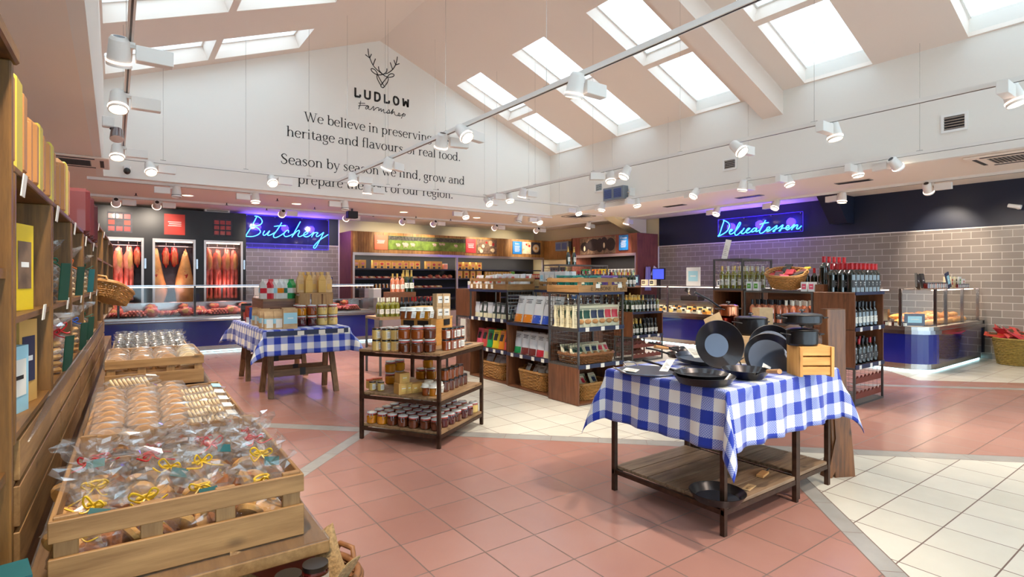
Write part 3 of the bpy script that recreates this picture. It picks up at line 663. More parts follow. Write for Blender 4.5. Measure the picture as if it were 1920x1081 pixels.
NY = YN-.14; bp = lambda px, py: at_y(455+px/10.667, 395+py/10.667, NY)
neon('neon_sign', 'sign', 'blue neon Butchery sign in handwriting on a clear panel', [
 [(240, 105), (290, 108), (360, 150), (390, 210), (370, 260), (300, 295), (150, 308)], [(285, 110), (180, 310), (70, 490), (110, 512), (200, 512), (300, 480), (355, 420), (320, 360), (250, 322), (180, 312)],
 [(440, 400), (408, 455), (425, 490), (470, 470), (540, 400), (500, 470), (520, 492), (580, 470), (650, 430)], [(780, 235), (700, 370), (620, 480), (630, 530), (680, 530), (760, 490), (850, 430)], [(630, 312), (730, 300), (862, 297)],
 [(912, 435), (920, 400), (890, 390), (840, 430), (825, 480), (860, 515), (930, 500), (1010, 460)], [(1155, 215), (1080, 350), (985, 525)], [(1000, 500), (1060, 430), (1120, 390), (1135, 420), (1105, 490), (1140, 515), (1200, 490)],
 [(1200, 490), (1270, 470), (1305, 435), (1280, 418), (1230, 450), (1222, 500), (1280, 520), (1350, 490), (1420, 430), (1380, 525)], [(1395, 490), (1440, 440), (1500, 435)], [(1510, 440), (1470, 490), (1490, 515), (1540, 490), (1620, 430)],
 [(1620, 435), (1560, 550), (1470, 720), (1430, 745), (1420, 715), (1480, 640), (1560, 570), (1710, 475)]],
 bp, lambda x, z: (x, NY, z), (bp(45, 730), bp(1725, 175)), (0, .012, 0), 0)
NX = XE-.14; dp = lambda px, py: at_x(1335+px/10.667, 385+py/10.667, NX)
neon('neon_sign', 'sign', 'blue neon Delicatessen sign in handwriting on a clear panel', [
 [(225, 300), (240, 295), (330, 350), (350, 420), (300, 510), (220, 570), (120, 615), (150, 570), (200, 420), (245, 290)],
 [(355, 530), (400, 500), (405, 480), (370, 485), (345, 530), (360, 570), (400, 565), (460, 520), (540, 420), (570, 350), (545, 345), (490, 450), (455, 550), (480, 595), (540, 560), (600, 500)],
 [(645, 450), (590, 540), (610, 565), (670, 530), (745, 470), (755, 455), (720, 460), (680, 510), (700, 550), (760, 530), (800, 490)],
 [(900, 455), (840, 455), (795, 500), (800, 530), (850, 510), (900, 460), (875, 515), (900, 520), (945, 490)], [(1070, 295), (1000, 420), (950, 520), (970, 555), (1020, 540), (1090, 480)], [(955, 378), (1040, 355), (1130, 340)],
 [(1100, 490), (1150, 460), (1150, 430), (1110, 440), (1090, 490), (1120, 515), (1200, 470), (1300, 400), (1270, 470), (1240, 520), (1220, 512), (1260, 480), (1330, 450), (1420, 388), (1385, 460), (1360, 510), (1340, 505), (1380, 470), (1440, 450)],
 [(1450, 455), (1530, 440), (1540, 405), (1500, 410), (1475, 455), (1510, 485), (1580, 440), (1650, 378), (1590, 490)], [(1600, 460), (1680, 395), (1715, 395), (1690, 460), (1730, 465), (1790, 405)]],
 dp, lambda y, z: (NX, y, z), (dp(112, 628), dp(1808, 118)), (.012, 0, 0), 0)
for q in range(3):
    light('neon_glow', 'POINT', (3.3+q*.75, YN-.3, 2.98), POINT_BLUE/3, (.16, .07, 1), shadow_soft_size=.12)
    light('neon_glow', 'POINT', (XE-.3, 8.4-q*.8, 2.88), POINT_BLUE/3, (.16, .07, 1), shadow_soft_size=.12)
# ================= ITEM BUILDERS =================


jit = lambda a: rnd.uniform(-a, a)
def clip_jar(content, seal='seal_red'):
    o = MB().lathe([(0, 0), (.044, 0), (.05, .008), (.051, .06), (.047, .074), (.041, .08)], content, 18).build('clip_top_jar')
    MB().lathe([(.041, .08), (.041, .083)], 'jar_glass', 18).build('neck', o)
    MB().lathe([(.041, .083), (.046, .084), (.046, .09), (.041, .091)], seal, 18).build('rubber_seal', o)
    MB().lathe([(.041, .091), (.047, .094), (.044, .104), (.02, .108), (0, .108)], 'lid_glass', 18).build('lid', o)
    m = MB(); m.tube([(-.012, -.05, .095), (-.012, -.056, .07), (-.008, -.057, .05), (.008, -.057, .05), (.012, -.056, .07), (.012, -.05, .095)], .0022, 'chrome', 5)
    m.tube([(.048*cos(i*pi/8), .048*sin(i*pi/8), .079) for i in range(16)], .002, 'chrome', 4, True); m.build('wire_clip', o)
    return o
def screw_jar(content, lid, lab=1, h=.085, r=.033):
    o = MB().lathe([(0, 0), (r*.9, 0), (r, .006), (r, h*.8), (r*.88, h*.88)], content, 16).build('screw_top_jar')
    MB().lathe([(r*.88, h*.86), (r*.97, h*.87), (r*.97, h), (0, h)], lid, 16).build('lid', o)
    if lab:
        m = MB(); n = 6; vs = [(cos(a)*r*1.02, sin(a)*r*1.02, z) for z in (h*.12, h*.74) for a in [(-100+i*14)*pi/180 for i in range(n+1)]]
        m.add(vs, [(i, i+1, n+2+i, n+1+i) for i in range(n)], 'label_white')
        for q in range(4): m.box(-.004-.0, .016, -r*1.035, -r*1.03, h*(.26+q*.1), h*(.28+q*.1), 'ink')
        m.build('label', o)
    return o
def cloth_jar(content):
    o = MB().lathe([(0, 0), (.036, 0), (.038, .05), (.034, .062)], content, 14).build('cloth_topped_jar')
    m = MB().lathe([(.048, .062), (.04, .07), (.038, .085), (.03, .09), (0, .091)], 'cloth_white', 14); m.build('cloth_cap', o)
    m = MB().ob((.004, -.045, .035), (.034, .002, .05), 'paper', (.15, .1, 0)); m.build('paper_tag', o)
    for q in range(3): m2 = MB().ob((.004, -.047, .022+q*.012), (.02, .001, .002), 'ink', (.15, .1, 0)).build('print', o)
    return o
def wine(glass, foil, lab, h=.3, kind='wine_bottle'):
    r = .038; k = h/.3
    sh = [(0, 0), (r, .002), (r, .18*k), (.034, .2*k), (.017, .225*k), (.014, .235*k), (.0135, .292*k), (.015, h), (0, h)] if kind == 'wine_bottle' else [(0, 0), (.042, .002), (.043, .13*k), (.036, .17*k), (.02, .22*k), (.016, .25*k), (.0155, .292*k), (.016, h), (0, h)]
    o = MB().lathe(sh, glass, 14).build(kind)
    f0 = .235 if kind == 'wine_bottle' else .205
    rr = .015 if kind == 'wine_bottle' else .024
    MB().lathe([(rr, f0*k), (.0165, .25*k), (.0155, .29*k), (.0175, .292*k), (.0175, h+.001), (0, h+.0015)], foil, 12).build('foil_cap', o)
    r2 = (.0385 if kind == 'wine_bottle' else .0437); n = 8
    m = MB(); vs = [(cos(a)*r2, sin(a)*r2, z) for z in (.05*k, .125*k) for a in [radians(-150+i*15) for i in range(n+1)]]
    m.add(vs, [(i, i+1, n+2+i, n+1+i) for i in range(n)], lab)
    ik = 'ink' if lab != 'label_dark' else 'ink_white'
    m.box(-.013, .013, -r2-.0008, -r2-.0002, .098*k, .105*k, ik); m.box(-.016, .016, -r2-.0008, -r2-.0002, .082*k, .085*k, ik); m.box(-.01, .01, -r2-.0008, -r2-.0002, .07*k, .073*k, ik)
    m.build('label', o)
    return o
def pouch(body, band, patch, w=.14, h=.2, d=.06, tex=0):
    def fn(u, v):
        x = (u-.5)*w*(1-.04*sin(pi*v)); t = (sin(pi*min(1, u*1.0)))**.5 if 0 < u < 1 else 0
        dd = d*.5*t*(1-v**2.2)*(1.0) + .002
        return (x+.004*sin(v*9), -dd*(1+.08*sin(u*14+v*11)), v*h)
    m = MB(); m.grid(fn, 10, 8, body); m.grid(lambda u, v: (fn(1-u, v)[0], -fn(1-u, v)[1], v*h), 10, 8, body)
    m.box(-w*.44, w*.44, -d*.45, d*.45, 0, .004, body); m.box(-w*.48, w*.48, -.003, .003, h*.95, h, body)
    o = m.build('pouch')
    fy = lambda z: -(d*.5*(1-(z/h)**2.2)+.006)
    if band:
        m = MB(); m.grid(lambda u, v: (fn(.06+.88*u, v*.3)[0], fn(.06+.88*u, v*.3)[1]*1.02-.002, v*.3*h), 6, 2, band); m.build('colour_band', o)
    if patch:
        m = MB(); a, b = h*.42, h*.78; m.grid(lambda u, v: (fn(.24+.52*u, .42+.36*v)[0], fn(.24+.52*u, .42+.36*v)[1]*1.03-.002, a+(b-a)*v), 4, 3, patch); m.build('printed_label', o)
    m = MB(); zz = h*.33
    for q, ww in enumerate((.3, .22, .26)): m.box(-w*ww, w*ww, fy(h*(.86-q*.06))-.001, fy(h*(.86-q*.06)), h*(.85-q*.06), h*(.87-q*.06), 'ink' if not patch else patch)
    m.build('printed_name', o)
    return o
def window_pouch(patch, body='bag_cream'):
    o = pouch(body, None, patch, .15, .2, .07); m = MB()
    m.blob((0, -.043, .055), (.038, .008, .022), 'nut', (12, 6), .1, 9); m.build('nut_window', o); return o
def gable_carton(body, front, band, w=.1, d=.06, h=.2):
    hh = h*.68; m = MB(); m.box(-w/2, w/2, -d/2, d/2, 0, hh, body)
    m.prism([(-d/2, hh), (d/2, hh), (0, h*.93)], -w/2, w/2, body, plane='yz'); m.box(-w/2, w/2, -.003, .003, h*.9, h, body)
    o = m.build('gable_top_carton')
    if band: m = MB(); m.box(-w/2-.001, w/2+.001, -d/2-.001, d/2+.001, hh*.42, hh*.8, band); m.build('printed_band', o)
    if front: m = MB(); m.box(-w*.32, w*.32, -d/2-.003, -d/2-.0012, hh*.1, hh*.75, front); m.build('front_label', o)
    return o
def kraft_bag(body='kraft', h=.24):
    def fn(p): return p
    m = MB(); w, d = .1, .065
    m.box(-w/2, w/2, -d/2, d/2, 0, h*.6, body); m.prism([(-w/2, h*.6), (w/2, h*.6), (w*.2, h*.86), (-w*.2, h*.86)], -d/2, d/2, body); m.prism([(-w*.2, h*.86), (w*.2, h*.86), (w*.26, h), (-w*.26, h)], -.012, .012, body)
    o = m.build('kraft_bag', bev=.004); MB().box(-w*.24, w*.24, -.014, .014, h*.84, h*.865, 'twine').build('tie', o)
    MB().box(-w*.3, w*.3, -d/2-.002, -d/2-.0002, h*.14, h*.42, 'kraft_yellow').build('label', o); return o
def packet(w, d, h, body, face, name='box', fc=.7):
    o = MB().box(-w/2, w/2, -d/2, d/2, 0, h, body).build(name)
    if face:
        m = MB(); m.box(-w*fc/2, w*fc/2, -d/2-.0015, -d/2-.0003, h*.25, h*.8, face)
        m.box(-w*.2, w*.2, -d/2-.0025, -d/2-.0016, h*.5, h*.56, 'ink_white' if face not in ('paper', 'label_white') else 'ink'); m.build('front_label', o)
    return o
def crate(w, d, h, wk='crate', gap=.3, tall=0):
    t = thing('wooden_crate'); e = .012
    for s in (-1, 1):
        m = MB(); y = s*(d/2-e/2)
        m.box(-w/2, w/2, y-e/2, y+e/2, 0, h*.5, wk+'_x'); m.box(-w/2, w/2, y-e/2, y+e/2, h*.5+h*gap*.7, h, wk+'_x')
        m.build('long_side', t, bev=.002)
        m = MB(); x = s*(w/2-e/2); m.box(x-e/2, x+e/2, -d/2+e, d/2-e, 0, h*.5, wk+'_y'); m.box(x-e/2, x+e/2, -d/2+e, d/2-e, h*.5+h*gap*.7, h, wk+'_y'); m.build('end_panel', t, bev=.002)
    for sx in (-1, -.33, .33, 1):
        for sy in (-1, 1):
            x = sx*(w/2-.035); y = sy*(d/2-e-.009); MB().box(x-.026, x+.026, y-.009, y+.009, 0, h*(1.0+.04*(abs(sx) == 1)), wk+'_z').build('post', t, bev=.002)
    m = MB(); n = 5
    for i in range(n): m.box(-w/2+e, w/2-e, -d/2+e+i*(d-2*e)/n+.003, -d/2+e+(i+1)*(d-2*e)/n-.003, .002, .012, wk+'_x')
    m.build('base_slats', t); return t
def basket(w, d, h, flare=1.12, mk='wicker', rows=11, rect=.5, handles=True, name='wicker_basket'):
    t = thing(name); n = 28
    def pt(a, f, off=0):
        c, s = cos(a), sin(a); q = rect; ex = lambda v: (abs(v)**q)*(1 if v >= 0 else -1)
        return ((w/2*f+off)*ex(c), (d/2*f+off)*ex(s))
    m = MB()
    for r in range(rows):
        z = h*(r+.5)/rows; f = 1/flare+(1-1/flare)*z/h; pts = []
        for i in range(n*2):
            a = 2*pi*i/(n*2); x, y = pt(a, f, .006*(1 if (i+r) % 2 else -1)); pts.append((x, y, z))
        m.tube(pts, h/rows*.52, mk, 4, True)
    m.build('woven_body', t)
    m = MB(); m.tube([pt(2*pi*i/40, 1)+(h,) for i in range(40)], .011, mk, 6, True); m.tube([pt(2*pi*i/40, 1, .008)+(h-.012,) for i in range(40)], .009, mk, 6, True); m.build('rim', t)
    f0 = 1/flare; m = MB(); P = [pt(2*pi*i/40, f0*.98)+(.006,) for i in range(40)]; m.add(P, [tuple(range(40))], mk); m.build('base', t)
    m = MB()
    for i in range(0, n): 
        a = 2*pi*i/n; m.tube([pt(a, f0, .002)+(.005,), pt(a, 1, .002)+(h,)], .004, mk, 4)
    m.build('stakes', t)
    if handles:
        for s in (-1, 1): MB().tube([(s*w/2, -.05, h-.01), (s*(w/2+.01), -.03, h+.03), (s*(w/2+.012), .03, h+.03), (s*w/2, .05, h-.01)], .009, mk, 6).build('handle', t)
    return t
def film_shell(m, c, r, h, seed=0, neck=.55, flare=.07, seg=(18, 14), k='film', rz=0):
    nu, nv = seg; vs = []
    for j in range(nv+1):
        v = j/nv; z = v*h
        if v < neck: q = sin(pi*min(v/neck*.5+.12, 1)*1.0)**.6*(1-.55*max(0, (v/neck-.6)/.4)**2); rr = r*q
        else: q = (v-neck)/(1-neck); rr = r*(.42+(flare/r)*q)
        if abs(v-neck) < .05: rr = r*.22
        for i in range(nu):
            a = 2*pi*i/nu; nz = noise.noise(Vector((cos(a)*2.3+seed, sin(a)*2.3, v*7)))
            nz2 = noise.noise(Vector((cos(a)*6+seed*2, sin(a)*6, v*16)))
            R = rr*(1+.28*nz+.16*nz2*(1+2*(v > neck)))
            if v > neck: R *= (1+.35*sin(a*3+seed*2)); 
            sq = 1 if v < neck else .55
            vs.append((c[0]+R*cos(a+rz), c[1]+R*sin(a+rz)*sq, c[2]+z*(1+.12*noise.noise(Vector((cos(a)+seed, sin(a), 3)))*(v > neck))))
    m.add(vs, [(j*nu+i, j*nu+(i+1) % nu, (j+1)*nu+(i+1) % nu, (j+1)*nu+i) for j in range(nv) for i in range(nu)], k)
    return m
def bow(parent, z, k, seed=0):
    m = MB(); m.tube([(.02*cos(2*pi*i/10), .014*sin(2*pi*i/10), z) for i in range(10)], .004, k, 5, True)
    r = random.Random(seed)
    for s in (-1, 1):
        a, b = r.uniform(.6, 1), r.uniform(-.012, .012)
        m.tube(crom([(0, -.015, z), (s*.022*a, -.03, z+.016+b), (s*.034*a, -.025, z+.004+b), (s*.014, -.02, z-.005), (0, -.015, z)], 4), .0028, k, 4)
        m.tube(crom([(0, -.015, z), (s*.02*a, -.035, z-.015), (s*(.03+r.random()*.03), -.04, z+.01-r.random()*.05)], 4), .0024, k, 4)
    m.build('ribbon', parent)
def cookie_bag(seed, rib, card, kind='cookie'):  # biscuits, film, ribbon, card
    t = thing('biscuit_bag'); r = random.Random(seed)
    pos = [(-.045, -.01, .03, 1.2, .2), (.01, -.03, .045, .9, -.3), (.05, .01, .035, 1.1, .5), (-.01, .03, .035, .3, .2), (.02, -.035, .02, 1.3, 0), (-.05, -.04, .05, .9, .6)]
    rib_s = .75
    for i, (x, y, z, rx, ry) in enumerate(pos):
        M = Matrix.Translation((x+r.uniform(-.01, .01), y, z)) @ Euler((rx+r.uniform(-.3, .3), ry, r.uniform(0, 3))).to_matrix().to_4x4()
        MB().lathe([(0, -.01), (.034, -.01), (.042, 0), (.034, .009), (.014, .012), (0, .012)], kind if i % 2 else kind+'_dark' if kind == 'cookie' else kind, 14, M=M).build('biscuit', t)
    film_shell(MB(), (0, 0, 0), .088, .185, seed, .64, .035).build('cellophane', t); bow(t, .127, rib, seed)
    if card: MB().ob((.03, -.05, .115), (.045, .002, .026), card, (-.5, .1, .2)).build('card_tag', t)
    return t
def slab_bag(seed, kind, rib=None):
    t = thing('cake_bag'); r = random.Random(seed); m = MB()
    for i in range(2): m.ob((-.03+.07*i, 0, .03), (.06, .1, .045), kind, (r.uniform(-.3, .3), r.uniform(-.3, .3), r.uniform(-.4, .4)))
    m.build('cake', t, bev=.006); film_shell(MB(), (0, 0, -.005), .1, .2, seed+9, .6, .06, (18, 12)).build('cellophane', t)
    if rib: bow(t, .12, rib, seed)
    return t
def cake_pack(seed, kind='cake', w=.12, d=.06, h=.09):
    o = MB().prism([(-w/2, 0), (w/2, 0), (w/2, h*.55), (w*.1, h), (-w*.1, h), (-w/2, h*.55)], -d/2, d/2, kind).build('wrapped_cake', bev=.006)
    r = random.Random(seed); m = MB(); vs = []; nu, nv = 14, 6
    for j in range(nv+1):
        for i in range(nu):
            a = 2*pi*i/nu; v = j/nv; c, s_ = cos(a), sin(a)
            vs.append(((abs(c)**.6)*(1 if c > 0 else -1)*w*.56*(1+.1*r.uniform(-1, 1)), (v-.5)*d*1.15, h*.5+(abs(s_)**.6)*(1 if s_ > 0 else -1)*h*.57*(1+.12*r.uniform(-1, 1))))
    m.add(vs, [(j*nu+i, j*nu+(i+1) % nu, (j+1)*nu+(i+1) % nu, (j+1)*nu+i) for j in range(nv) for i in range(nu)]+[tuple(range(nu)), tuple(range((nv+1)*nu-1, nv*nu-1, -1))], 'film')
    m.build('wrapper', o); MB().box(-w*.3, w*.1, -d*.6, -d*.59, h*.2, h*.55, 'paper').build('label', o)
    return o
def biscuit_tray(k=0):
    o = MB().box(-.13, .13, -.045, .045, 0, .012, 'kraft').build('biscuit_tray')
    for i in range(9): MB().lathe([(0, -.006), (.028, -.006), (.032, 0), (.028, .006), (0, .006)], 'cream_biscuit', 12, M=Matrix.Translation((-.1+i*.02, 0, .04)) @ Euler((0, 1.1, 0)).to_matrix().to_4x4()).build('biscuit', o)
    m = MB(); film_shell(m, (0, 0, 0), .05, .08, k, .99, .0, (16, 8)); m.v = [(x*2.7, y*1.05, z) for x, y, z in m.v]; m.build('wrapper', o)
    MB().ob((.08, .0, .074), (.05, .05, .003), 'label_blue' if k else 'paper', (0, .15, 0)).build('label', o); return o
def sweet_pack(seed):
    o = MB().box(-.026, .026, -.03, .03, 0, .07, 'black_sweet').build('sweet_bag'); m = MB()
    film_shell(m, (0, 0, 0), .042, .115, seed, .68, .02, (12, 9)); m.build('cellophane', o)
    MB().blob((0, 0, .085), (.02, .02, .014), 'lid_silver', (8, 5), .3, 5, seed).build('tied_top', o); return o
def tall_bag(rib, card, seed, content='cookie'):
    o = thing('gift_bag'); r = random.Random(seed)
    for i in range(5): MB().lathe([(0, 0), (.034, 0), (.04, .009), (.034, .018), (0, .018)], content, 14, c=(r.uniform(-.004, .004), 0, .006+i*.024)).build('biscuit', o)
    film_shell(MB(), (0, 0, 0), .062, .22, seed, .68, .05, (16, 14)).build('cellophane', o); bow(o, .152, rib, seed)
    if card: MB().ob((.02, -.06, .075), (.045, .003, .13), card, (.08, 0, .15)).build('card_tag', o)
    return o
def tin(w, d, h, body, band):
    t = thing('biscuit_tin'); b = .03
    for i, (y0, y1, k) in enumerate(((-d/2, -d*.17, body), (-d*.17, d*.17, band), (d*.17, d/2, body))):
        MB().box(-w/2, w/2, y0, y1, 0, h, k).build(('lid' if i == 0 else 'tin_body' if i == 1 else 'back_shell'), t, bev=.022 if i != 1 else .006)
    return t
# ================= LEFT SHELVING AND BAKERY TABLE =================
FR[0] = radians(1.38)
t = thing('bookcase', 'tall dark oak bookcase at the left edge, nearest the camera', 'bookcase', (-.47, 1.5, 0))
for y in (-.36, .31): MB().box(-.2, .22, y, y+.035, 0, 2.04, 'oldoak_z').build('side_panel', t, bev=.004)
MB().box(-.2, .23, -.37, .36, 2.04, 2.08, 'oldoak_y').build('top_board', t, bev=.006)
for z in (.5, 1.0, 1.5): MB().box(-.2, .21, -.33, .31, z, z+.025, 'oldoak_y').build('shelf', t)
MB().box(-.21, -.2, -.36, .345, 0, 2.04, 'oldoak_z').build('back_panel', t)
MB().box(.215, .222, -.2, .05, 1.52, 1.6, 'paper').build('price_card', t)
# stacked box shelving: uprights and shelves per bay
bays = [(1.86, 2.62, 1.79), (2.64, 3.38, 1.79), (3.40, 4.14, 1.79), (4.16, 4.9, 1.77), (4.92, 5.6, 1.77), (5.62, 6.6, 1.97), (6.62, 7.9, 1.97), (7.92, 9.6, 1.97)]
bl = ['right beside the tall bookcase', 'second from the camera', 'third from the camera', 'fourth from the camera', 'fifth from the camera', 'sixth from the camera and taller', 'seventh from the camera', 'farthest from the camera']
for (y0, y1, zt), l in zip(bays, bl):
    t = thing('box_shelf', 'old oak box shelving bay, '+l, 'shelving', (-.45, y0, 0)); L = y1-y0
    for y in (0, L-.025): MB().box(-.2, .2, y, y+.025, 1.075, zt-.02, 'oldoak_z').build('side_panel', t, bev=.003)
    MB().box(-.2, .2, 0, L, zt-.02, zt, 'oldoak_y').build('top_board', t, bev=.003)
    for z in (1.095, 1.40)+((1.68,) if zt > 1.9 else ()): MB().box(-.2, .195, .025, L-.025, z-.018, z, 'oldoak_y').build('shelf', t)
    MB().box(-.21, -.2, 0, L, 1.075, zt, 'oldoak_z').build('back_panel', t)
    MB().ob((.205, .1, zt-.04), (.003, .055, .06), 'paper', (0, .1, 0)).build('price_tag', t); MB().ob((.205, .5, 1.39), (.003, .05, .05), 'paper', (0, .1, 0)).build('price_tag', t)
t = thing('plank_plinth', 'dark plank plinth under the left shelving, behind the bakery table', 'plinth', (0, 0, 0)); MB().box(-.65, -.27, 1.88, 9.6, 0, .695, 'oldoak_y').build('plinth_body', t)
# slatted crates forming the ledge front
for i, (y0, y1) in enumerate(((1.98, 2.98), (3.0, 4.0), (4.02, 5.02), (5.04, 6.04), (6.06, 7.06))):
    t = thing('slatted_crate', 'pale slatted crate standing on edge against the shelving, %s from the camera' % nth(i), 'crate', (-.27, y0, .7)); L = y1-y0
    for z in (.0, .125, .25): MB().box(.0, .014, 0, L, z+.003, z+.112, 'crate_y').build('side_slat', t, bev=.002)
    for y in (0, L-.04): MB().box(-.028, -.001, y, y+.04, 0, .37, 'crate_z').build('post', t)
    m = MB(); m.box(-.36, -.03, 0, .014, .0, .11, 'crate_x'); m.box(-.36, -.03, 0, .014, .12, .23, 'crate_x'); m.box(-.36, -.03, 0, .014, .24, .35, 'crate_x'); m.build('end_panel', t, bev=.002)
t = thing('acrylic_guard', 'long clear acrylic lip guard running along the shelf ledge', 'shelf guard', (-.235, 2.05, 1.05))
MB().ob((.01, 1.6, .05), (.004, 3.2, .13), 'acrylic', (0, .35, 0)).build('guard_panel', t); MB().ob((.032, 1.6, .112), (.005, 3.2, .004), 'jar_glass', (0, .35, 0)).build('polished_edge', t)
# tins on top
for i, (y, w, h, d, b1, b2) in enumerate(((2.01, .3, .22, .3, 'tin_tan', 'tin_yellow'), (2.23, .3, .16, .11, 'tin_tan', 'tin_tan'), (2.44, .3, .19, .25, 'tin_tan', 'tin_yellow'), (2.75, .3, .19, .24, 'tin_tan', 'tin_yellow'), (3.0, .3, .16, .13, 'tin_tan', 'tin_tan'), (3.3, .3, .21, .3, 'tin_tan', 'tin_yellow'))):
    put(tin, (w, d, h+.04, b1, b2), -.41, y, 1.79, 0, ('tan leather look case %s, %s from the camera atop the left shelving' % ('with yellow band' if b2 == 'tin_yellow' else 'without a yellow band', nth(i))), 'case', 'tan cases on top of the left shelving')
for i, y in enumerate((4.35, 4.75, 5.2)):
    put(tin, (.34, .3, .28, 'tin_maroon', 'tin_maroon'), -.4, y, 1.77, .05, 'dark maroon case on top of the left shelving, %s in its row' % nth(i), 'case', 'maroon cases on the left shelving')
# shelf goods
def photo_box(w, d, h, body, face): return packet(w, d, h, body, face)
for i, (y, z, h, b, f) in enumerate(((2.3, 1.401, .27, 'bag_yellow', 'photo_brown'), (2.38, 1.096, .27, 'kraft_yellow', 'card_navy'), (2.2, 1.096, .2, 'label_blue', 'paper'))):
    l = ('tall yellow biscuit box with a brown picture on the upper shelf', 'yellow box with navy label on the ledge nearest the bookcase', 'pale blue box standing on the ledge nearest the bookcase')[i]
    put(photo_box, (.12, .05, h, b, f), -.31, y, z, pi/2-.25, l, 'box')
for i, (y, z, rib, card, ct, l) in enumerate(((2.86, 1.401, 'ribbon_green', 'card_green', 'black_sweet', 'cellophane gift bag with green ribbon and green card, upper shelf'), (3.02, 1.096, 'ribbon_red', 'card_green', 'cookie', 'cellophane gift bag with red ribbon on the lower ledge, nearest one'),
    (3.2, 1.096, 'ribbon_red', None, 'cookie_dark', 'cellophane bag with red ribbon behind the nearest one on the ledge'), (3.62, 1.401, 'ribbon_orange', 'card_green', 'cream_biscuit', 'cellophane gift bag with orange ribbon on the upper shelf'),
    (3.85, 1.096, 'ribbon_blue', 'card_green', 'cookie', 'tall cellophane bag of stacked biscuits with blue ribbon on the ledge'), (4.45, 1.096, 'ribbon_green', 'card_green', 'cookie', 'cellophane bag with dark green ribbon farther along the ledge'), (4.5, 1.401, 'ribbon_green', 'card_teal', 'cream_biscuit', 'cellophane bag with teal card farther along the upper shelf'))):
    put(tall_bag, (rib, card, i+3, ct), -.3, y, z, .9, l, 'gift bag', None, 1.15)
put(basket, (.4, .26, .14, 1.25, 'wicker', 8), -.2, 6.1, 1.3, (.15, .3, 1.2), 'shallow wicker basket tilted out of the far left shelving', 'basket')
# the table
t = thing('display_table', 'long low wooden table carrying the bakery crates along the left shelving', 'table', (.13, 1.72, 0))
MB().box(-.37, .37, 0, 6.0, .65, .69, 'crate_y').build('table_top', t, bev=.004); MB().box(-.37, .37, 0, 6.0, .69, .696, 'acrylic').build('clear_cover', t)
MB().box(-.35, .33, .02, .05, .2, .65, 'rack_red').build('end_panel', t)
for x in (-.33, .27):
    for y in (.05, 2.9, 5.85): MB().box(x, x+.06, y, y+.06, 0, .65, 'crate_z').build('leg', t)
MB().box(-.33, .33, .06, 5.9, .3, .32, 'crate_y').build('lower_shelf', t)
TB = .696
put(crate, (.62, .9, .19), .13, 2.24, TB, 0, 'slatted wooden crate of bagged biscuits nearest the camera', 'crate')
put(crate, (.6, 1.05, .17), .13, 3.27, TB, 0, 'wooden crate full of wrapped sliced cakes, second along the table', 'crate')
put(crate, (.6, .8, .2), .13, 5.1, TB+.03, 0, 'wooden crate of wrapped bread packs, third along the table', 'crate')
put(crate, (.6, .85, .14), .13, 6.6, TB+.02, 0, 'wooden crate holding small silver topped packs, farthest along the table', 'crate')
sd = 0; ribs = ['ribbon_yellow', 'ribbon_yellow', 'ribbon_yellow', 'ribbon_yellow']
for r, (y, z) in enumerate(((1.9, .735), (2.08, .755), (2.25, .765))):
    for c in range(4):
        x = -.1+c*.155+jit(.015); sd += 1
        rib = 'ribbon_yellow' if (r < 2) else 'ribbon_red'
        put(cookie_bag, (sd % 6, rib, 'card_teal' if (c+r) % 2 == 0 else None, 'cookie'), x, y, z, (jit(.25), jit(.25), jit(.5)),
            'clear bag of round golden biscuits with %s ribbon, %s from the left, %s row of nearest crate' % (rib[7:], nth(c), nth(r)), 'biscuit bag', 'bagged biscuits in the nearest crate', 1.08)
for c in range(4):
    x = -.12+c*.16; put(cookie_bag, ((c+2) % 6, 'ribbon_yellow', None, 'cookie'), x, 1.875, .708, (0, 0, .8*c), 'clear bag of golden biscuits under the others, %s behind the crate rail' % nth(c), 'biscuit bag', 'bagged biscuits in the nearest crate', .8)
for c in range(4):
    put(slab_bag, (c, 'brownie', 'ribbon_red' if c != 1 else 'ribbon_red'), -.08+c*.15+jit(.01), 2.5+jit(.03), .745, (jit(.2), jit(.2), jit(.5)), 'clear bag of dark brownie slabs with red ribbon, %s from the left' % nth(c), 'cake bag', 'bagged brownies behind the biscuits')
for c in range(3):
    for r in range(9):
        put(cake_pack, ((c*3+r) % 4,), -.1+c*.135+jit(.006), 2.86+r*.1, .76+.006*r, (-.35, 0, jit(.08)), 'cellophane wrapped sliced cake, %s in the %s column of the second crate' % (nth(r), ('left', 'middle', 'right')[c]), 'cake', 'wrapped cakes in the second crate', 1.12)
for i in range(5):
    put(biscuit_tray, (int(i > 3),), .31, 2.92+i*.15, .80+.008*i, (.25, 0, .12), 'wrapped tray of cream biscuits, %s in its row' % nth(i), 'biscuit tray', 'biscuit trays in the second crate', .88)
put(biscuit_tray, (0,), .0, 3.79, .868, (.0, 0, .1), 'wrapped tray of biscuits lying across behind the second crate', 'biscuit tray')
for c in range(4):
    for r in range(5):
        put(cake_pack, ((c+r) % 4, 'cream_biscuit' if c == 3 else 'cake'), -.1+c*.15+jit(.01), 4.82+r*.14, .84, (-.3, 0, jit(.15)), 'wrapped bread pack, %s from the left row %s of the third crate' % (nth(c), NTH[r]), 'bread pack', 'wrapped packs in the third crate', 1.1)
for c in range(8):
    for r in range(7):
        put(sweet_pack, ((c*2+r) % 5,), -.12+c*.072+jit(.004), 6.25+r*.105, TB+.045+.012*r, (0, 0, jit(.3)), 'small dark sweet pack with silver twisted top, %s from the left, %s row' % (nth(c), nth(r)), 'sweet pack', 'dark sweet packs in the farthest crate', 1.25)
put(basket, (.36, .3, .2, 1.2, 'wicker_dark', 9, .8, True), .38, 1.66, .42, .4, 'brown wicker basket of dark jars lined with hessian under the bakery table corner', 'basket')
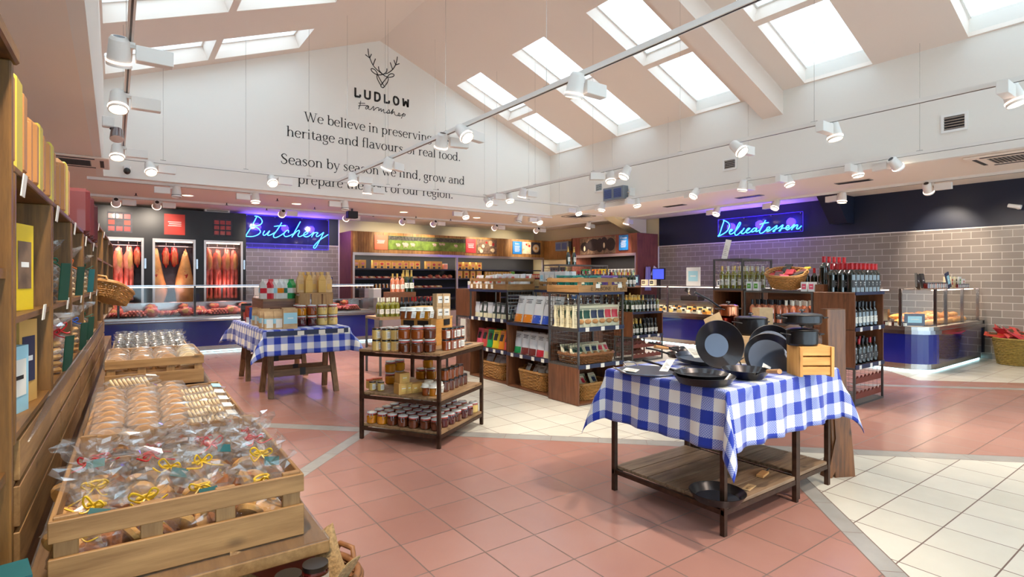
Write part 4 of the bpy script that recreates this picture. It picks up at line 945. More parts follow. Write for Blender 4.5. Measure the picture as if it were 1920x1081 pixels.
m = MB(); m.grid(lambda u, v: (.38+(u-.5)*.3, 1.66+(v-.5)*.26, .56+.03*sin(u*9)*cos(v*7)+.07*((u-.5)**2+(v-.5)**2)*4), 16, 14, 'hessian'); X, Y = fxy(0, 0)
m.v = [fxy(p[0], p[1])+(p[2],) for p in m.v]; tag(m.build('hessian_cloth', solid=.003), 'rough brown hessian lining in the basket under the bakery table', 'cloth')
for i, (x, y) in enumerate(((.36, 1.64), (.29, 1.6), (.44, 1.66))):
    put(screw_jar, ('jam', 'lid_black', 1, .1, .038), x, y, .56, 0, 'dark jar with black lid in the hessian lined basket, %s one' % ('nearest middle', 'left', 'right')[i], 'jar', 'jars in the low basket')
put(packet, (.14, .1, .06, 'card_teal', None), -.26, 1.6, .80, .2, 'teal box poking in at the bottom left corner', 'box')
FR[0] = 0.0
# ================= HONEY RACK =================
def on(px, py, z): return unf(*at_z(px, py, z))
FR[0] = -radians(31.7); FR[1], FR[2] = 2.31, 4.26
t = thing('display_rack', 'rusty steel and plank rack with three tiers of honey jars, middle of the floor', 'display rack', (0, 0, 0)); RW, RD = .9, .86
for x in (0, RW-.03):
    for y in (0, RD-.03): MB().box(x, x+.03, y, y+.03, 0, .82, 'rust_steel').build('leg', t)
for z, nm in ((.105, 'shelf'), (.40, 'shelf'), (.80, 'top')):
    m = MB(); [m.box(.03, RW-.03, .006+i*.1425, .006+(i+1)*.1425-.004, z+.012, z+.035, 'rackwood_x') for i in range(6)] if z < .8 else [m.box(-.004, RW+.004, -.004+i*.1447, (i+1)*.1447-.006, z+.018, z+.042, 'rackwood_x') for i in range(6)]
    m.build(nm, t, bev=.002)
    m = MB(); [m.box(0, RW, y, y+.012, z-.02, z+.012, 'rust_steel') for y in (0, RD-.012)]; [m.box(x, x+.012, .012, RD-.012, z-.02, z+.012, 'rust_steel') for x in (0, RW-.012)]; m.build('rail', t)
m = MB(); m.ob((.28, .06, .8435), (.14, .03, .002), 'card_black', (0, 0, .3)); m.build('label_strip', t); MB().ob((.72, .08, .8435), (.12, .04, .002), 'card_black', (0, 0, 0)).build('label_strip', t)
ZT = .843; q = lambda X, Y: (660+X/6.004, 520+Y/6.004)
rows = [((272, 825), 's', 'creamy', 0), ((382, 830), 's', 'creamy', 0), ((485, 828), 's', 'creamy', 0), ((612, 848), 'c', 'amber', 0), ((760, 850), 'c', 'amber', 0), ((898, 842), 'c', 'honey_dark', 0),
        ((1060, 822), 's', 'marmalade', 0), ((1128, 812), 's', 'marmalade', 0), ((1178, 800), 's', 'marmalade', 0), ((1224, 788), 's', 'marmalade', 0)]
nm = {'creamy': 'pale set honey', 'amber': 'amber honey', 'honey_dark': 'dark honey', 'marmalade': 'orange honey', 'honey': 'golden honey', 'jam': 'dark red honey'}
for (p, k, col, _), i in zip(rows, range(20)):
    x, y = on(*q(*p), ZT); y += .04 if k == 'c' else .02; x += .03
    for lv in (0, 1):
        l = ('lower', 'upper')[lv]+' jar of '+nm[col]+' on the honey rack top, '+nth(i)+' from the left'
        if k == 'c': put(clip_jar, (('amber', 'honey_dark')[i == 5] if lv else 'honey_dark',), x, y, ZT+lv*.121, .9+jit(.5), l.replace('jar', 'clip top jar'), 'jar', 'clip top jars on the honey rack top', 1.12)
        else: put(screw_jar, (col, 'lid_black'), x, y, ZT+lv*.102, -.5+jit(.3), l.replace('jar', 'screw top jar'), 'jar', 'screw top jars on the honey rack top', 1.2)
for i in range(3):
    for j in range(2):
        put(screw_jar, ('creamy', 'lid_silver'), .16+i*.1, .78-j*.09, ZT, 0, 'silver lidded jar behind the front rows on the rack top, %s of its %s row' % (nth(i), ('back', 'inner')[j]), 'jar', 'back row jars on the rack top', 1.15)
        put(clip_jar, ('creamy',), .16+i*.1, .78-j*.09, ZT+.1, 0, 'pale clip top jar stacked behind the front rows on the rack top, %s of its %s row' % (nth(i), ('back', 'inner')[j]), 'jar', 'back row jars on the rack top', .8)
for i in range(3):
    put(screw_jar, ('marmalade', 'lid_black'), .80, .42+i*.1, ZT, 0, 'orange honey jar at the far right edge of the rack top, %s back' % nth(i), 'jar', 'right edge jars on the rack top', 1.2)
t = thing('wooden_riser', 'wooden box riser with three small blackboards, on top of the honey rack', 'riser', (.36, .30, ZT), -.0)
for a in ((0, .42, 0, .012), (0, .42, .33, .342)): MB().box(a[0], a[1], a[2], a[3], 0, .26, 'pine_x').build('side', t)
for a in ((0, .012), (.408, .42)): MB().box(a[0], a[1], .012, .33, 0, .26, 'pine_y').build('side', t)
MB().box(-.004, .424, -.004, .346, .26, .275, 'pine_x').build('top', t)
for x, y, r in ((-.002, .25, 1), (-.002, .09, 1), (.3, -.003, 0)): MB().box(*((x-.004, x, y-.06, y+.06) if r else (x-.06, x+.06, y-.004, y)), .19, .25, 'card_black').build('blackboard', t)
zt = ZT+.275
for i, p in enumerate(((600, 470), (668, 472), (770, 470), (862, 470), (905, 462))):
    x, y = on(*q(*p), zt); put(cloth_jar, (('amber', 'amber', 'honey', 'honey', 'amber')[i],), x+.04, y+.03, zt, -.5+jit(.2), 'honey jar with cloth top and paper tag on the riser, %s from the left' % nth(i), 'jar', 'cloth topped jars on the riser', 1.25)
for i, (p, z) in enumerate((((980, 465), 0), ((1050, 462), 0), ((980, 465), .12), ((1050, 462), .12))):
    x, y = on(*q(*p), zt); put(packet, (.085, .07, .118, 'kraft', 'paper', 'gift_box'), x+.04, y+.03, zt+z, -.45, 'brown printed honey gift box on the riser, %s %s' % (('lower', 'upper')[z > 0], ('left', 'right')[i % 2]), 'box', 'gift boxes on the riser')
put(packet, (.32, .14, .1, 'kraft_yellow', None, 'gift_box'), .58, .56, zt, 0, 'wide plain kraft box lying behind the cloth topped jars on the riser', 'box')
ZM = .436; q = lambda X, Y: (670+X/5.146, 640+Y/5.146)
for i, (p, lid) in enumerate((((150, 472), 'lid_black'), ((232, 476), 'lid_black'), ((120, 452), 'lid_orange'), ((172, 440), 'lid_orange'), ((215, 436), 'lid_orange'))):
    x, y = on(*q(*p), ZM); put(screw_jar, ('creamy', lid), x+.02, y+.02, ZM, -.8, 'small pale honey jar, %s lid, left end of the middle shelf, %s one' % (lid[4:], nth(i)), 'jar', 'pale jars on the middle shelf')
for i, (p, lv, c) in enumerate((((325, 410), 0, 'honey'), ((325, 410), 1, 'honey'), ((415, 392), 0, 'honey'), ((415, 392), 1, 'honey'), ((620, 362), 0, 'honey'), ((722, 362), 0, 'honey'), ((690, 362), 1, 'honey'))):
    x, y = on(*q(*p), ZM); put(clip_jar, (c,), x+.03, y+.03, ZM+lv*.118, 1.5+jit(.8), 'clip top jar of golden honey inside the middle shelf, %s %s' % (('lower', 'upper')[lv], nth(i)), 'jar', 'golden jars on the middle shelf', 1.08)
for i, (p, s_) in enumerate((((420, 512), (.1, .1, .1)), ((395, 395), (.1, .1, .09)), ((475, 505), (.06, .1, .1)), ((540, 500), (.07, .08, .085)), ((592, 492), (.05, .08, .085)))):
    x, y = on(*q(*p), ZM) if i != 1 else on(*q(430, 508), ZM)
    put(packet, s_+('kraft_yellow', 'creamy', 'gift_box', .5), x+.05, y+.03, ZM+(.1 if i == 1 else 0), -.5, 'kraft window box on the middle shelf of the honey rack, %s' % ('largest at the front', 'stacked on top', 'second from left', 'third from left', 'last on the right')[i], 'box', 'kraft boxes on the middle shelf')
for i, p in enumerate(((680, 522), (748, 527), (790, 505), (700, 490))):
    x, y = on(*q(*p), ZM); put(cloth_jar, (('amber', 'honey')[i % 2],), x+.03, y+.03, ZM, -.4, 'cloth topped jar with paper tag near the rack leg on the middle shelf, %s one' % nth(i), 'jar', 'cloth topped jars on the middle shelf', 1.2)
for lv, pts in ((0, ((880, 478), (932, 460), (975, 440), (1018, 422), (1056, 408))), (1, ((880, 478), (932, 460), (975, 440), (1018, 422)))):
    for i, p in enumerate(pts):
        x, y = on(*q(*p), ZM); put(screw_jar, (('honey_dark', 'amber')[lv], 'lid_black'), x-.02, y+.03, ZM+lv*.108, .3, '%s dark honey jar on the right of the middle shelf, %s from the front' % (('lower', 'upper')[lv], nth(i)), 'jar', 'black lidded jars on the right of the middle shelf', 1.26)
ZB = .141
for i in range(7):
    for j in range(7):
        if (i, j) == (0, 0): pass
        c = 'honey' if i >= 5 and j < 4 else 'creamy' if j == 6 and i < 3 else 'jam' if (i*3+j) % 3 else 'honey_dark'
        put(clip_jar, (c,), .085+j*.121+jit(.006), .075+i*.118+jit(.006), ZB, -.6+jit(1.2), 'clip top jar of %s on the bottom shelf, column %s, %s from the near side' % (nm[c], NTH[j], nth(i)), 'jar', 'clip top jars crowding the bottom shelf')
FR[0] = FR[1] = FR[2] = 0.0
# ================= CLOTHS =================
def cloth(name, x0, x1, y0, y1, z, h, lab, seed=0, off=(0, 0), flare=.32, nx=90, ny=70, tw=0.0, hems=(1, 1, 1, 1)):
    def fn(u, v):
        a = x0-h*hems[0]+u*(x1-x0+h*(hems[0]+hems[1])); b = y0-h*hems[2]+v*(y1-y0+h*(hems[2]+hems[3]))
        da = max(x0-a, a-x1, 0); db = max(y0-b, b-y1, 0); sa = -1 if a < x0 else 1; sb = -1 if b < y0 else 1
        ca = min(max(a, x0), x1); cb = min(max(b, y0), y1)
        nz = noise.noise(Vector((a*4+seed, b*4, seed)))
        if da == 0 and db == 0: return (a, b, z+.002*nz)
        if db == 0: f = min(1, da/.1); w = noise.noise(Vector((seed, cb*7, .3)))*.03+.014*sin(cb*26+seed); return (x0-.008-(w+.02)*f*da/h if sa < 0 else x1+.008+(w+.02)*f*da/h, b, z-da)
        if da == 0: f = min(1, db/.1); w = noise.noise(Vector((ca*7, seed, .7)))*.03+.014*sin(ca*24+seed*2); return (a, y0-.008-(w+.02)*f*db/h if sb < 0 else y1+.008+(w+.02)*f*db/h, z-db)
        r = sqrt(da*da+db*db); th = atan2(db, da); w = .02*min(1, r/h)
        rho = .008+w+r*flare*sin(2*th)**1.5*min(1, r/(h*.6))
        rho = min(rho, r*.95)
        return (ca+sa*rho*cos(th), cb+sb*rho*sin(th), z-sqrt(max(r*r-rho*rho*.8, 0)))
    W_ = x1-x0+h*(hems[0]+hems[1]); D_ = y1-y0+h*(hems[2]+hems[3])
    m = MB(); m.grid(fn, nx, ny, 'plaid', True, lambda u, v: (u*W_+off[0], v*D_+off[1])); o = m.build(name, solid=.002)
    return tag(o, lab, 'tablecloth')
cloth('tablecloth', 2.84, 4.235, 1.815, 2.76, .858, .35, 'blue and white checked cloth draped over the steel table of pans', 1, (.02, .05), .3, 110, 84)
cloth('tablecloth', 1.45, 2.50, 7.08, 9.2, .872, .31, 'blue and white checked cloth draped over the wooden trestle table', 4, (.05, .02), .5, 80, 120)
# ================= PAN TABLE =================
for x0, x1, y0, y1, lab in ((2.86, 3.72, 1.84, 2.73, 'larger steel framed plank table under the checked cloth, nearest the camera'), (3.75, 4.22, 1.86, 2.72, 'narrow steel framed plank table at the right under the checked cloth')):
    t = thing('steel_table', lab, 'table', (x0, y0, 0)); w, d = x1-x0, y1-y0
    for x in (0, w-.03):
        for y in (0, d-.03): MB().box(x, x+.03, y, y+.03, 0, .835, 'rust_steel').build('leg', t)
    for z in (.12, .80):
        m = MB(); [m.box(.0, w, y, y+.02, z, z+.03, 'rust_steel') for y in (.004, d-.024)]; [m.box(x, x+.02, .024, d-.024, z, z+.03, 'rust_steel') for x in (.004, w-.024)]; m.build('rail', t)
    m = MB(); n = 6
    for i in range(n): m.box(.031, w-.031, .006+i*(d-.012)/n+.003, .006+(i+1)*(d-.012)/n-.003, .15, .172, 'grey_board_x')
    m.build('bottom_shelf', t, bev=.002)
    MB().box(.0, w, .0, d, .83, .85, 'crate_x').build('top', t)
    MB().box(.01, w-.01, .03, d*.6, .52, .56, 'crate_x').build('middle_board', t)
def pan(r, h, inner='pan_inner', base='pan_base', flare=1.25, handle=0, n=36, wall=.004):
    rb = r/flare; t = MB().lathe([(0, 0), (rb, 0), (r, h), (r-wall, h+.001), (rb-wall, wall+.001)], 'black_iron', n, ks=['black_iron', 'black_iron', 'black_iron', inner]).build('frying_pan')
    MB().lathe([(0, wall+.0012), (rb-wall, wall+.0012)], base, n).build('pan_floor', t)
    for a in (-.12, .12): MB().blob((cos(pi+a)*(r-.012), sin(pi+a)*(r-.012), h*.75), (.005, .005, .005), 'steel_dark', (6, 4), 0).build('rivet', t)
    if handle == 1: # long steel handle with wooden grip
        MB().tube([(-r+.01, 0, h*.8), (-r-.06, 0, h+.015), (-r-.13, 0, h+.03)], .006, 'black_iron', 6).build('handle', t); MB().cyl((-r-.12, 0, h+.028), (-r-.25, 0, h+.05), .012, .015, 'handle_wood', 10).build('wooden_grip', t)
    if handle == 2: MB().tube([(-r+.01, 0, h*.8), (-r-.1, 0, h+.03), (-r-.2, 0, h+.05)], [.008, .007, .009], 'black_iron', 6).build('handle', t)
    if handle == 3:
        for s in (-1, 1): MB().tube([(s*(r-.004), -.045, h*.8), (s*(r+.035), -.03, h), (s*(r+.035), .03, h), (s*(r-.004), .045, h*.8)], .005, 'black_iron', 6).build('loop_handle', t)
    return t
def griddle(r):
    t = MB().lathe([(0, 0), (r, 0), (r+.004, .008), (r, .012), (0, .012)], 'pan_base', 40).build('griddle_plate')
    for a in (pi*.86, pi*.42, -pi*.25): M = Matrix.Rotation(a, 4, 'Z'); MB().tube([M @ Vector(p) for p in ((r-.01, -.05, .01), (r+.04, -.045, .03), (r+.05, 0, .035), (r+.04, .045, .03), (r-.01, .05, .01))], .006, 'steel', 6).build('loop_handle', t)
    return t
def pot(r, h, body='black_iron', oval=1.0, lid=1, long=0, lidk=None):
    t = MB().lathe([(0, 0), (r*.93, 0), (r, .012), (r, h), (r+.006, h+.004), (r-.004, h+.004), (r-.004, h-.01)], body, 32, sx=oval).build('casserole_pot')
    if lid:
        l = MB().lathe([(r+.004, h+.005), (r-.004, h+.012), (r*.6, h+.018), (0, h+.02)], lidk or body, 32, sx=oval).build('lid', t)
        MB().lathe([(.006, h+.018), (.006, h+.03), (.02, h+.034), (.016, h+.042), (0, h+.043)], 'steel_dark', 12).build('knob', l)
    for s in (-1, 1): MB().tube([(s*r*oval*.97, -.04, h*.75), (s*(r*oval+.03), -.03, h*.8), (s*(r*oval+.03), .03, h*.8), (s*r*oval*.97, .04, h*.75)], .005, 'steel_dark', 6).build('side_handle', t)
    if long: MB().tube([(-r+.01, 0, h*.8), (-r-.12, 0, h+.06), (-r-.26, 0, h+.12)], .008, 'black_iron', 6).build('long_handle', t)
    return t
def paper_tag(w, h, k='paper'):
    t = MB().box(-w/2, w/2, -.001, .001, 0, h, k).build('care_card'); m = MB()
    for i in range(6): m.box(-w*.36, w*.3-(i % 3)*.01, -.0022, -.0012, h*(.2+i*.09), h*(.215+i*.09), 'ink_brown')
    m.build('print', t); return t
CT = .862
def ct(px, py, z=CT): return at_z(px+22, py, z)
x, y = ct(1208, 700); put(griddle, (.2,), x+.02, y+.08, CT, 0, 'flat round grey griddle plate with loop handles at the left end of the checked table', 'griddle')
put(paper_tag, (.11, .09), x-.09, y+.08, CT+.016, (-pi/2+.08, 0, .5), 'folded paper card lying on the flat griddle plate', 'card')
x, y = ct(1325, 722); put(pan, (.185, .048), x+.0, y+.1, CT, 0, 'large shallow black pan at the near corner of the checked table', 'pan'); px_, py_ = x, y+.1
put(pan, (.158, .03, 'pan_inner', 'pan_inner', 1.15, 2), px_-.015, py_+.01, CT+.034, -1.1, 'smaller black skillet nested in the large near corner pan', 'pan')
put(paper_tag, (.05, .19), px_-.22, py_+.13, CT+.075, (-pi/2+.25, 0, -1.15), 'long kraft card tied to the nested skillet handle', 'card')
x, y = ct(1404, 712); put(pan, (.15, .058, 'pan_inner', 'pan_inner', 1.5, 1), x, y+.1, CT, 1.0, 'black skillet with wooden grip pointing to the camera, front of the table', 'pan')
x, y = ct(1316, 688); put(pan, (.17, .03, 'pan_base', 'pan_base', 1.1, 2), x+.02, y+.14, CT+.03, (-.12, 0, 2.8), 'grey blue shallow pan lying behind the near corner pans', 'pan')
put(paper_tag, (.1, .15), x-.02, y+.1, CT+.06, (-1.0, 0, -.25), 'upright folded paper leaflet propped on the grey blue pan', 'card')
x, y = ct(1268, 672); put(pan, (.11, .035, 'pan_inner', 'pan_inner', 1.2, 2), x+.02, y+.09, CT, -.35, 'small black skillet behind the griddle plate', 'pan')
x, y = ct(1285, 668); put(pan, (.1, .035, 'pan_inner', 'pan_inner', 1.2, 2), x+.08, y+.2, CT+.01, -.5, 'small black skillet farthest back beside the leaning wok', 'pan')
x, y = ct(1240, 676); put(pan, (.1, .03, 'pan_inner', 'pan_inner', 1.2, 1), x+.17, y-.02, CT+.04, -.15, 'small skillet whose long wooden handle points left over the griddle', 'pan')
F = -YAW
def lean(px, py, dist): 
    d = ray(px, py); return (d[0]*dist, d[1]*dist, EYE+d[2]*dist)
X, Y, Z = lean(1343, 647, 3.85); put(pan, (.17, .07, 'pan_inner', 'pan_base', 1.95), X, Y, Z+.0, (pi/2-.22, 0, F), 'large black wok propped upright facing the camera on the checked table', 'pan')
X, Y, Z = lean(1446, 655, 3.95); put(pan, (.176, .04, 'pan_inner', 'pan_base', 1.25), X, Y, Z, (pi/2-.3, -.25, F), 'rear one of two black paella pans propped upright, right of the wok', 'pan')
X, Y, Z = lean(1441, 672, 3.85); put(pan, (.176, .04, 'pan_inner', 'pan_base', 1.25, 3), X, Y, Z, (pi/2-.42, -.25, F), 'front one of two black paella pans propped upright, right of the wok', 'pan')
X, Y, Z = lean(1434, 690, 3.72); put(paper_tag, (.06, .06), X, Y, Z-.03, (-.4, .5, F), 'small white card resting inside the front paella pan', 'card')
X, Y, Z = lean(1408, 627, 4.28); put(packet, (.3, .25, Z-CT, 'kraft', None, 'cardboard_box', .7), X, Y, CT, F, 'kraft cardboard box under the black lidded casserole on the checked table', 'box')
put(pot, (.12, .125), X, Y, Z+.001, F+.3, 'black lidded casserole on the cardboard box, centre of the pan table', 'pot')
X2, Y2, Z2 = lean(1445, 620, 4.6); put(packet, (.13, .1, .2, 'kraft', None, 'cardboard_box', .7), X2+.05, Y2+.1, Z2-.01, F+.2, 'plain cardboard carton standing just behind the black casserole', 'box')
put(packet, (.2, .3, Z2-CT-.01, 'kraft_dark', None, 'cardboard_box', .7), X2+.04, Y2+.1, CT, F, 'darker cardboard carton under the plain one at the back of the table', 'box')
X, Y, Z = lean(1372, 622, 4.45); put(packet, (.2, .2, Z-CT-.02, 'kraft_dark', None, 'cardboard_box', .7), X-.06, Y+.02, CT, F, 'cardboard carton under the copper pans', 'box')
put(pot, (.085, .14, 'copper_red', 1.0, 0), X-.07, Y+.03, Z-.02, F, 'tall red brown copper pan beneath the bright one', 'pot')
put(pot, (.075, .085, 'copper', 1.0, 1, 1), X-.0, Y+.03, Z+.121, F+.35, 'bright copper saucepan with lid and long dark handle, top of the pan pile', 'pot')
X, Y, Z = lean(1322, 625, 4.2); put(paper_tag, (.09, .17, 'kraft_dark'), X, Y, Z-.05, (0, .35, F), 'narrow brown card hanging left of the copper pans', 'card')
X, Y, Z = lean(1348, 612, 4.1); put(paper_tag, (.13, .15, 'kraft'), X, Y, Z-.05, (.15, -.45, F), 'broad brown kraft card tied to the copper pan handle', 'card')
t = thing('wooden_crate', 'small pine slatted crate at the right end of the checked table', 'crate', at_z(1519, 708, CT)+(CT,), -.62); t.location.x += .12; t.location.y += .06; t.scale = (.84, .8, .95)
for i in range(3): MB().box(-.11, .11, -.1, -.088, .012+i*.066, .012+i*.066+.055, 'pine_x').build('front_slat', t, bev=.002); MB().box(-.11, .11, .088, .1, .012+i*.066, .012+i*.066+.055, 'pine_x').build('back_slat', t)
for s in (-1, 1): MB().box(s*.122-.012, s*.122+.012, -.112, .1, 0, .205, 'pine_z').build('end_panel', t, bev=.002)
MB().box(-.11, .11, -.1, .1, .199, .207, 'pine_x').build('top_board', t)
cx, cy = t.location.x, t.location.y
put(pot, (.085, .095, 'black_iron', 1.15), cx-.04, cy+.03, CT+.197, F, 'lower black lidded pot on the pine crate', 'pot'); put(pot, (.095, .055, 'black_iron', 1.3, 1, 0, 'steel_dark'), cx-.04, cy+.03, CT+.337, F, 'wide oval black pot stacked on top at the right of the table', 'pot')
put(pan, (.165, .05), *at_z(1345, 935, .175), .175, .4, 'black iron pan alone on the low plank shelf of the pan table', 'pan')
t = MB().box(-.06, .06, -.022, .022, 0, .014, 'handle_wood').build('wooden_handled_tool'); MB().tube([(.06, 0, .008), (.13, .0, .012)], .005, 'steel_dark', 6).build('shaft', t); place(t, *at_z(1430, 890, .175), .175, .2, 'wooden handled steel tool lying on the low shelf of the pan table', 'tool')
put(paper_tag, (.12, .05, 'kraft'), *at_z(1412, 915, .175), .176, (-pi/2, 0, .2), 'thin brown card lying on the low shelf beside the iron pan', 'card')
# rustic timber stand behind the table
bx, by = at_z(1588, 893, 0)
t = thing('timber_stand', 'rough brown timber slab stand leaning behind the right end of the pan table', 'stand', (bx, by+.03, 0), F+.15)
vs = [(-.085, -.03, 0), (.085, -.03, 0), (.085, .03, 0), (-.085, .03, 0)]; m = MB(); L = []
for j in range(9):
    v = j/8; c = -.075*v-.02*sin(v*3); w = .085-.012*v+.006*sin(v*8); L += [(c-w, -.03, 1.27*v), (c+w, -.03, 1.27*v), (c+w, .035, 1.27*v), (c-w, .035, 1.27*v)]
m.add(L, [(4*j+i, 4*j+(i+1) % 4, 4*j+4+(i+1) % 4, 4*j+4+i) for j in range(8) for i in range(4)]+[(0,1,2,3), (35,34,33,32)], 'beam_z'); m.build('upright_slab', t, bev=.004)
P = [(-.23, .0), (-.19, 0), (-.13, .12), (-.11, .3), (-.13, .42), (-.17, .44), (-.16, .3), (-.2, .12)]; MB().prism([(a+.07, b) for a, b in P], -.04, .04, 'beam_z').build('curved_foot', t)
MB().cyl((-.1, .06, .9), (-.05, .5, 1.0), .12, .13, 'beam_y', 9).build('cross_log', t); MB().cyl((-.12, .05, .45), (-.1, .5, .5), .08, .09, 'beam_y', 8).build('cross_log', t)
# ================= TRESTLE =================
t = thing('trestle_table', 'wooden trestle table on A frame legs under a checked cloth, left of the honey rack', 'table', (0, 0, 0))
MB().box(1.47, 2.48, 7.1, 9.18, .83, .868, 'trestle_y').build('table_top', t)
def leg(x0, y0, x1, y1):
    M = Vector((x1-x0, y1-y0, .83)); vs = []
    for (x, y, z) in ((x0, y0, 0), (x1, y1, .83)): vs += [(x-.035, y-.022, z), (x+.035, y-.022, z), (x+.035, y+.022, z), (x-.035, y+.022, z)]
    return MB().add(vs, [(0,3,2,1), (4,5,6,7), (0,1,5,4), (1,2,6,5), (2,3,7,6), (3,0,4,7)], 'trestle_z').build('leg', t, bev=.003)
for yb in (7.3, 8.75):
    for s, yy in ((-1, yb), (1, yb+.52)):
        leg(1.58, yy, 1.62, yb+.26+s*.04); leg(2.4, yy, 2.36, yb+.26+s*.04)
        MB().box(1.6, 2.38, yy-s*.085-.012, yy-s*.085+.012, .25, .34, 'trestle_x').build('stretcher', t, bev=.003)
        m = MB().box(1.95, 2.02, yy-s*.085-.014, yy-s*.085+.014, .248, .342, 'card_black').build('tape_band', t)
q = lambda X, Y: (420+X/5.404, 480+Y/5.404); ZR = .874
def pl(fn, args, p, l, cat, grp=None, z=ZR, rz=0, s=1, dy=.06): x, y = at_z(*q(*p), z); x = max(x, 1.53+.05*sin(p[0])); return put(fn, args, x, min(y+dy, 9.1), z, rz, l, cat, grp, s)
for i, p in enumerate(((150, 618), (182, 632), (228, 655))): pl(gable_carton, ('card_black', 'steel', 'ink_brown'), p, 'tall black gable top carton at the far left of the trestle, %s from the left' % nth(i), 'carton', 'black cartons on the trestle', s=1.25)
for i in range(3): pl(gable_carton, ('card_black', 'steel', 'ink_brown'), (170+i*40, 575+i*12), 'tall black gable top carton in the rear file on the trestle, %s one' % nth(i), 'carton', 'rear black cartons on the trestle', s=1.25, dy=.3)
for i, (p, b, f) in enumerate((((272, 668), 'terracotta_red', 'bag_white'), ((318, 690), 'bag_blue', 'bag_white'), ((330, 640), 'bag_blue', 'bag_white'), ((370, 600), 'bag_orange', 'bag_white'))): pl(pouch, (b, f, None, .11, .2, .06), p, '%s snack pouch on the trestle, %s from the left' % (('rust red', 'bright blue', 'bright blue', 'orange')[i], nth(i)), 'pouch', None, s=1.15, dy=.08 if i < 2 else .3)
for i, p in enumerate(((346, 700), (372, 712), (398, 722), (420, 732), (468, 742), (530, 728), (565, 738))): pl(gable_carton, ('kraft', 'paper', 'label_blue'), p, 'kraft gable top carton with pale blue band on the trestle front, %s from the left' % nth(i), 'carton', 'kraft cartons on the trestle', s=1.2)
for i in range(4): pl(packet, (.17, .045, .25, 'kraft', 'label_blue', 'biscuit_carton', .95), (675-i*14, 735-i*18), 'wide flat kraft biscuit carton, %s in its file at the trestle front' % nth(i), 'carton', 'wide kraft cartons on the trestle', dy=.03+i*.02)
for i, (p, c) in enumerate((((795, 712), 'jam'), ((903, 706), 'jam'), ((1010, 700), 'creamy'), ((1115, 694), 'creamy'))):
    for lv in (0, 1):
        c2 = {'jam': ('jam', 'marmalade')}.get(c, (c, c))[lv]
        if i == 0 and lv: c2 = 'honey'
        pl(clip_jar, (c2,), p, '%s clip top jar of %s on the trestle front, %s from the left' % (('lower', 'upper')[lv], nm.get(c2, 'curd'), nth(i)), 'jar', 'clip top jars on the trestle', z=ZR, s=1.3, rz=jit(.5)).location.z += lv*.142
        pl(clip_jar, (c2,), p, '%s clip top jar of %s behind the front ones on the trestle, %s column' % (('lower', 'upper')[lv], nm.get(c2, 'curd'), nth(i)), 'jar', 'second row of clip top jars on the trestle', z=ZR, s=1.3, rz=jit(.5), dy=.22).location.z += lv*.142
x, y = at_z(*q(500, 560), ZR)
t = thing('display_riser', 'dark wooden bench riser carrying white cartons on the trestle', 'riser', (1.76, 8.0, ZR)); MB().box(-.2, .2, -.35, .35, .33, .36, 'trestle_x').build('top', t); MB().box(-.2, .2, -.35, -.32, 0, .33, 'darkwood_x').build('front_panel', t); [MB().box(x, x+.03, -.32, .35, 0, .33, 'darkwood_y').build('side_panel', t) for x in (-.2, .17)]
t = thing('slatted_riser', 'upright slatted crate riser carrying gold brown bags on the trestle', 'riser', (2.2, 7.75, ZR))
[MB().box(-.22+i*.15, -.09+i*.15, -.26, -.245, 0, .42, 'crate_z').build('front_slat', t, bev=.002) for i in range(3)]; [MB().box(-.235, -.22, -.25, .26, .01+i*.14, .12+i*.14, 'crate_y').build('side_slat', t) for i in range(3)]; MB().box(-.235, .22, -.26, .26, .42, .435, 'crate_x').build('top', t); MB().box(.205, .22, -.25, .26, 0, .42, 'crate_z').build('side_slat', t)
for i in range(6): put(gable_carton, (('bag_white', 'bag_red', 'bag_white', 'bag_white', 'bag_white', 'bag_green')[i], None, ('bag_red', 'bag_white', 'label_blue', 'bag_orange', 'bag_teal', 'bag_white')[i]), 1.61+i*.064, 7.74-(i % 2)*.02, ZR+.36, .9, '%s coffee carton on the trestle bench riser, %s from the left' % (('white', 'red', 'white', 'white', 'white', 'green')[i], nth(i)), 'carton', None, 1.3)
for i in range(3): put(gable_carton, ('bag_white', None, 'label_blue'), 1.64+i*.12, 7.98, ZR+.36, .9, 'white coffee carton in the rear row of the bench riser, %s one' % nth(i), 'carton', 'rear white cartons on the riser', 1.3)
for i, (x, y) in enumerate(((2.02, 7.62), (2.11, 7.58), (2.19, 7.64), (2.29, 7.58), (2.38, 7.6), (2.1, 7.8), (2.3, 7.8))): put(kraft_bag, ('kraft_yellow' if i % 2 else 'kraft', .28), x, y, ZR+.436, .2*(i % 3), 'gold brown paper bag with twisted top on the slatted riser, %s one' % nth(i), 'paper bag', 'gold brown bags on the slatted riser')
t = thing('label_holder', 'dark price strip along the front top edge of the trestle cloth', 'price strip', (1.975, 7.055, .80)); MB().box(-.5, .5, -.004, 0, 0, .06, 'card_navy').build('strip', t)
for x in (-.1, .16, .4): MB().box(x-.04, x+.04, -.007, -.004, -.005, .05, 'paper').build('price_card', t)
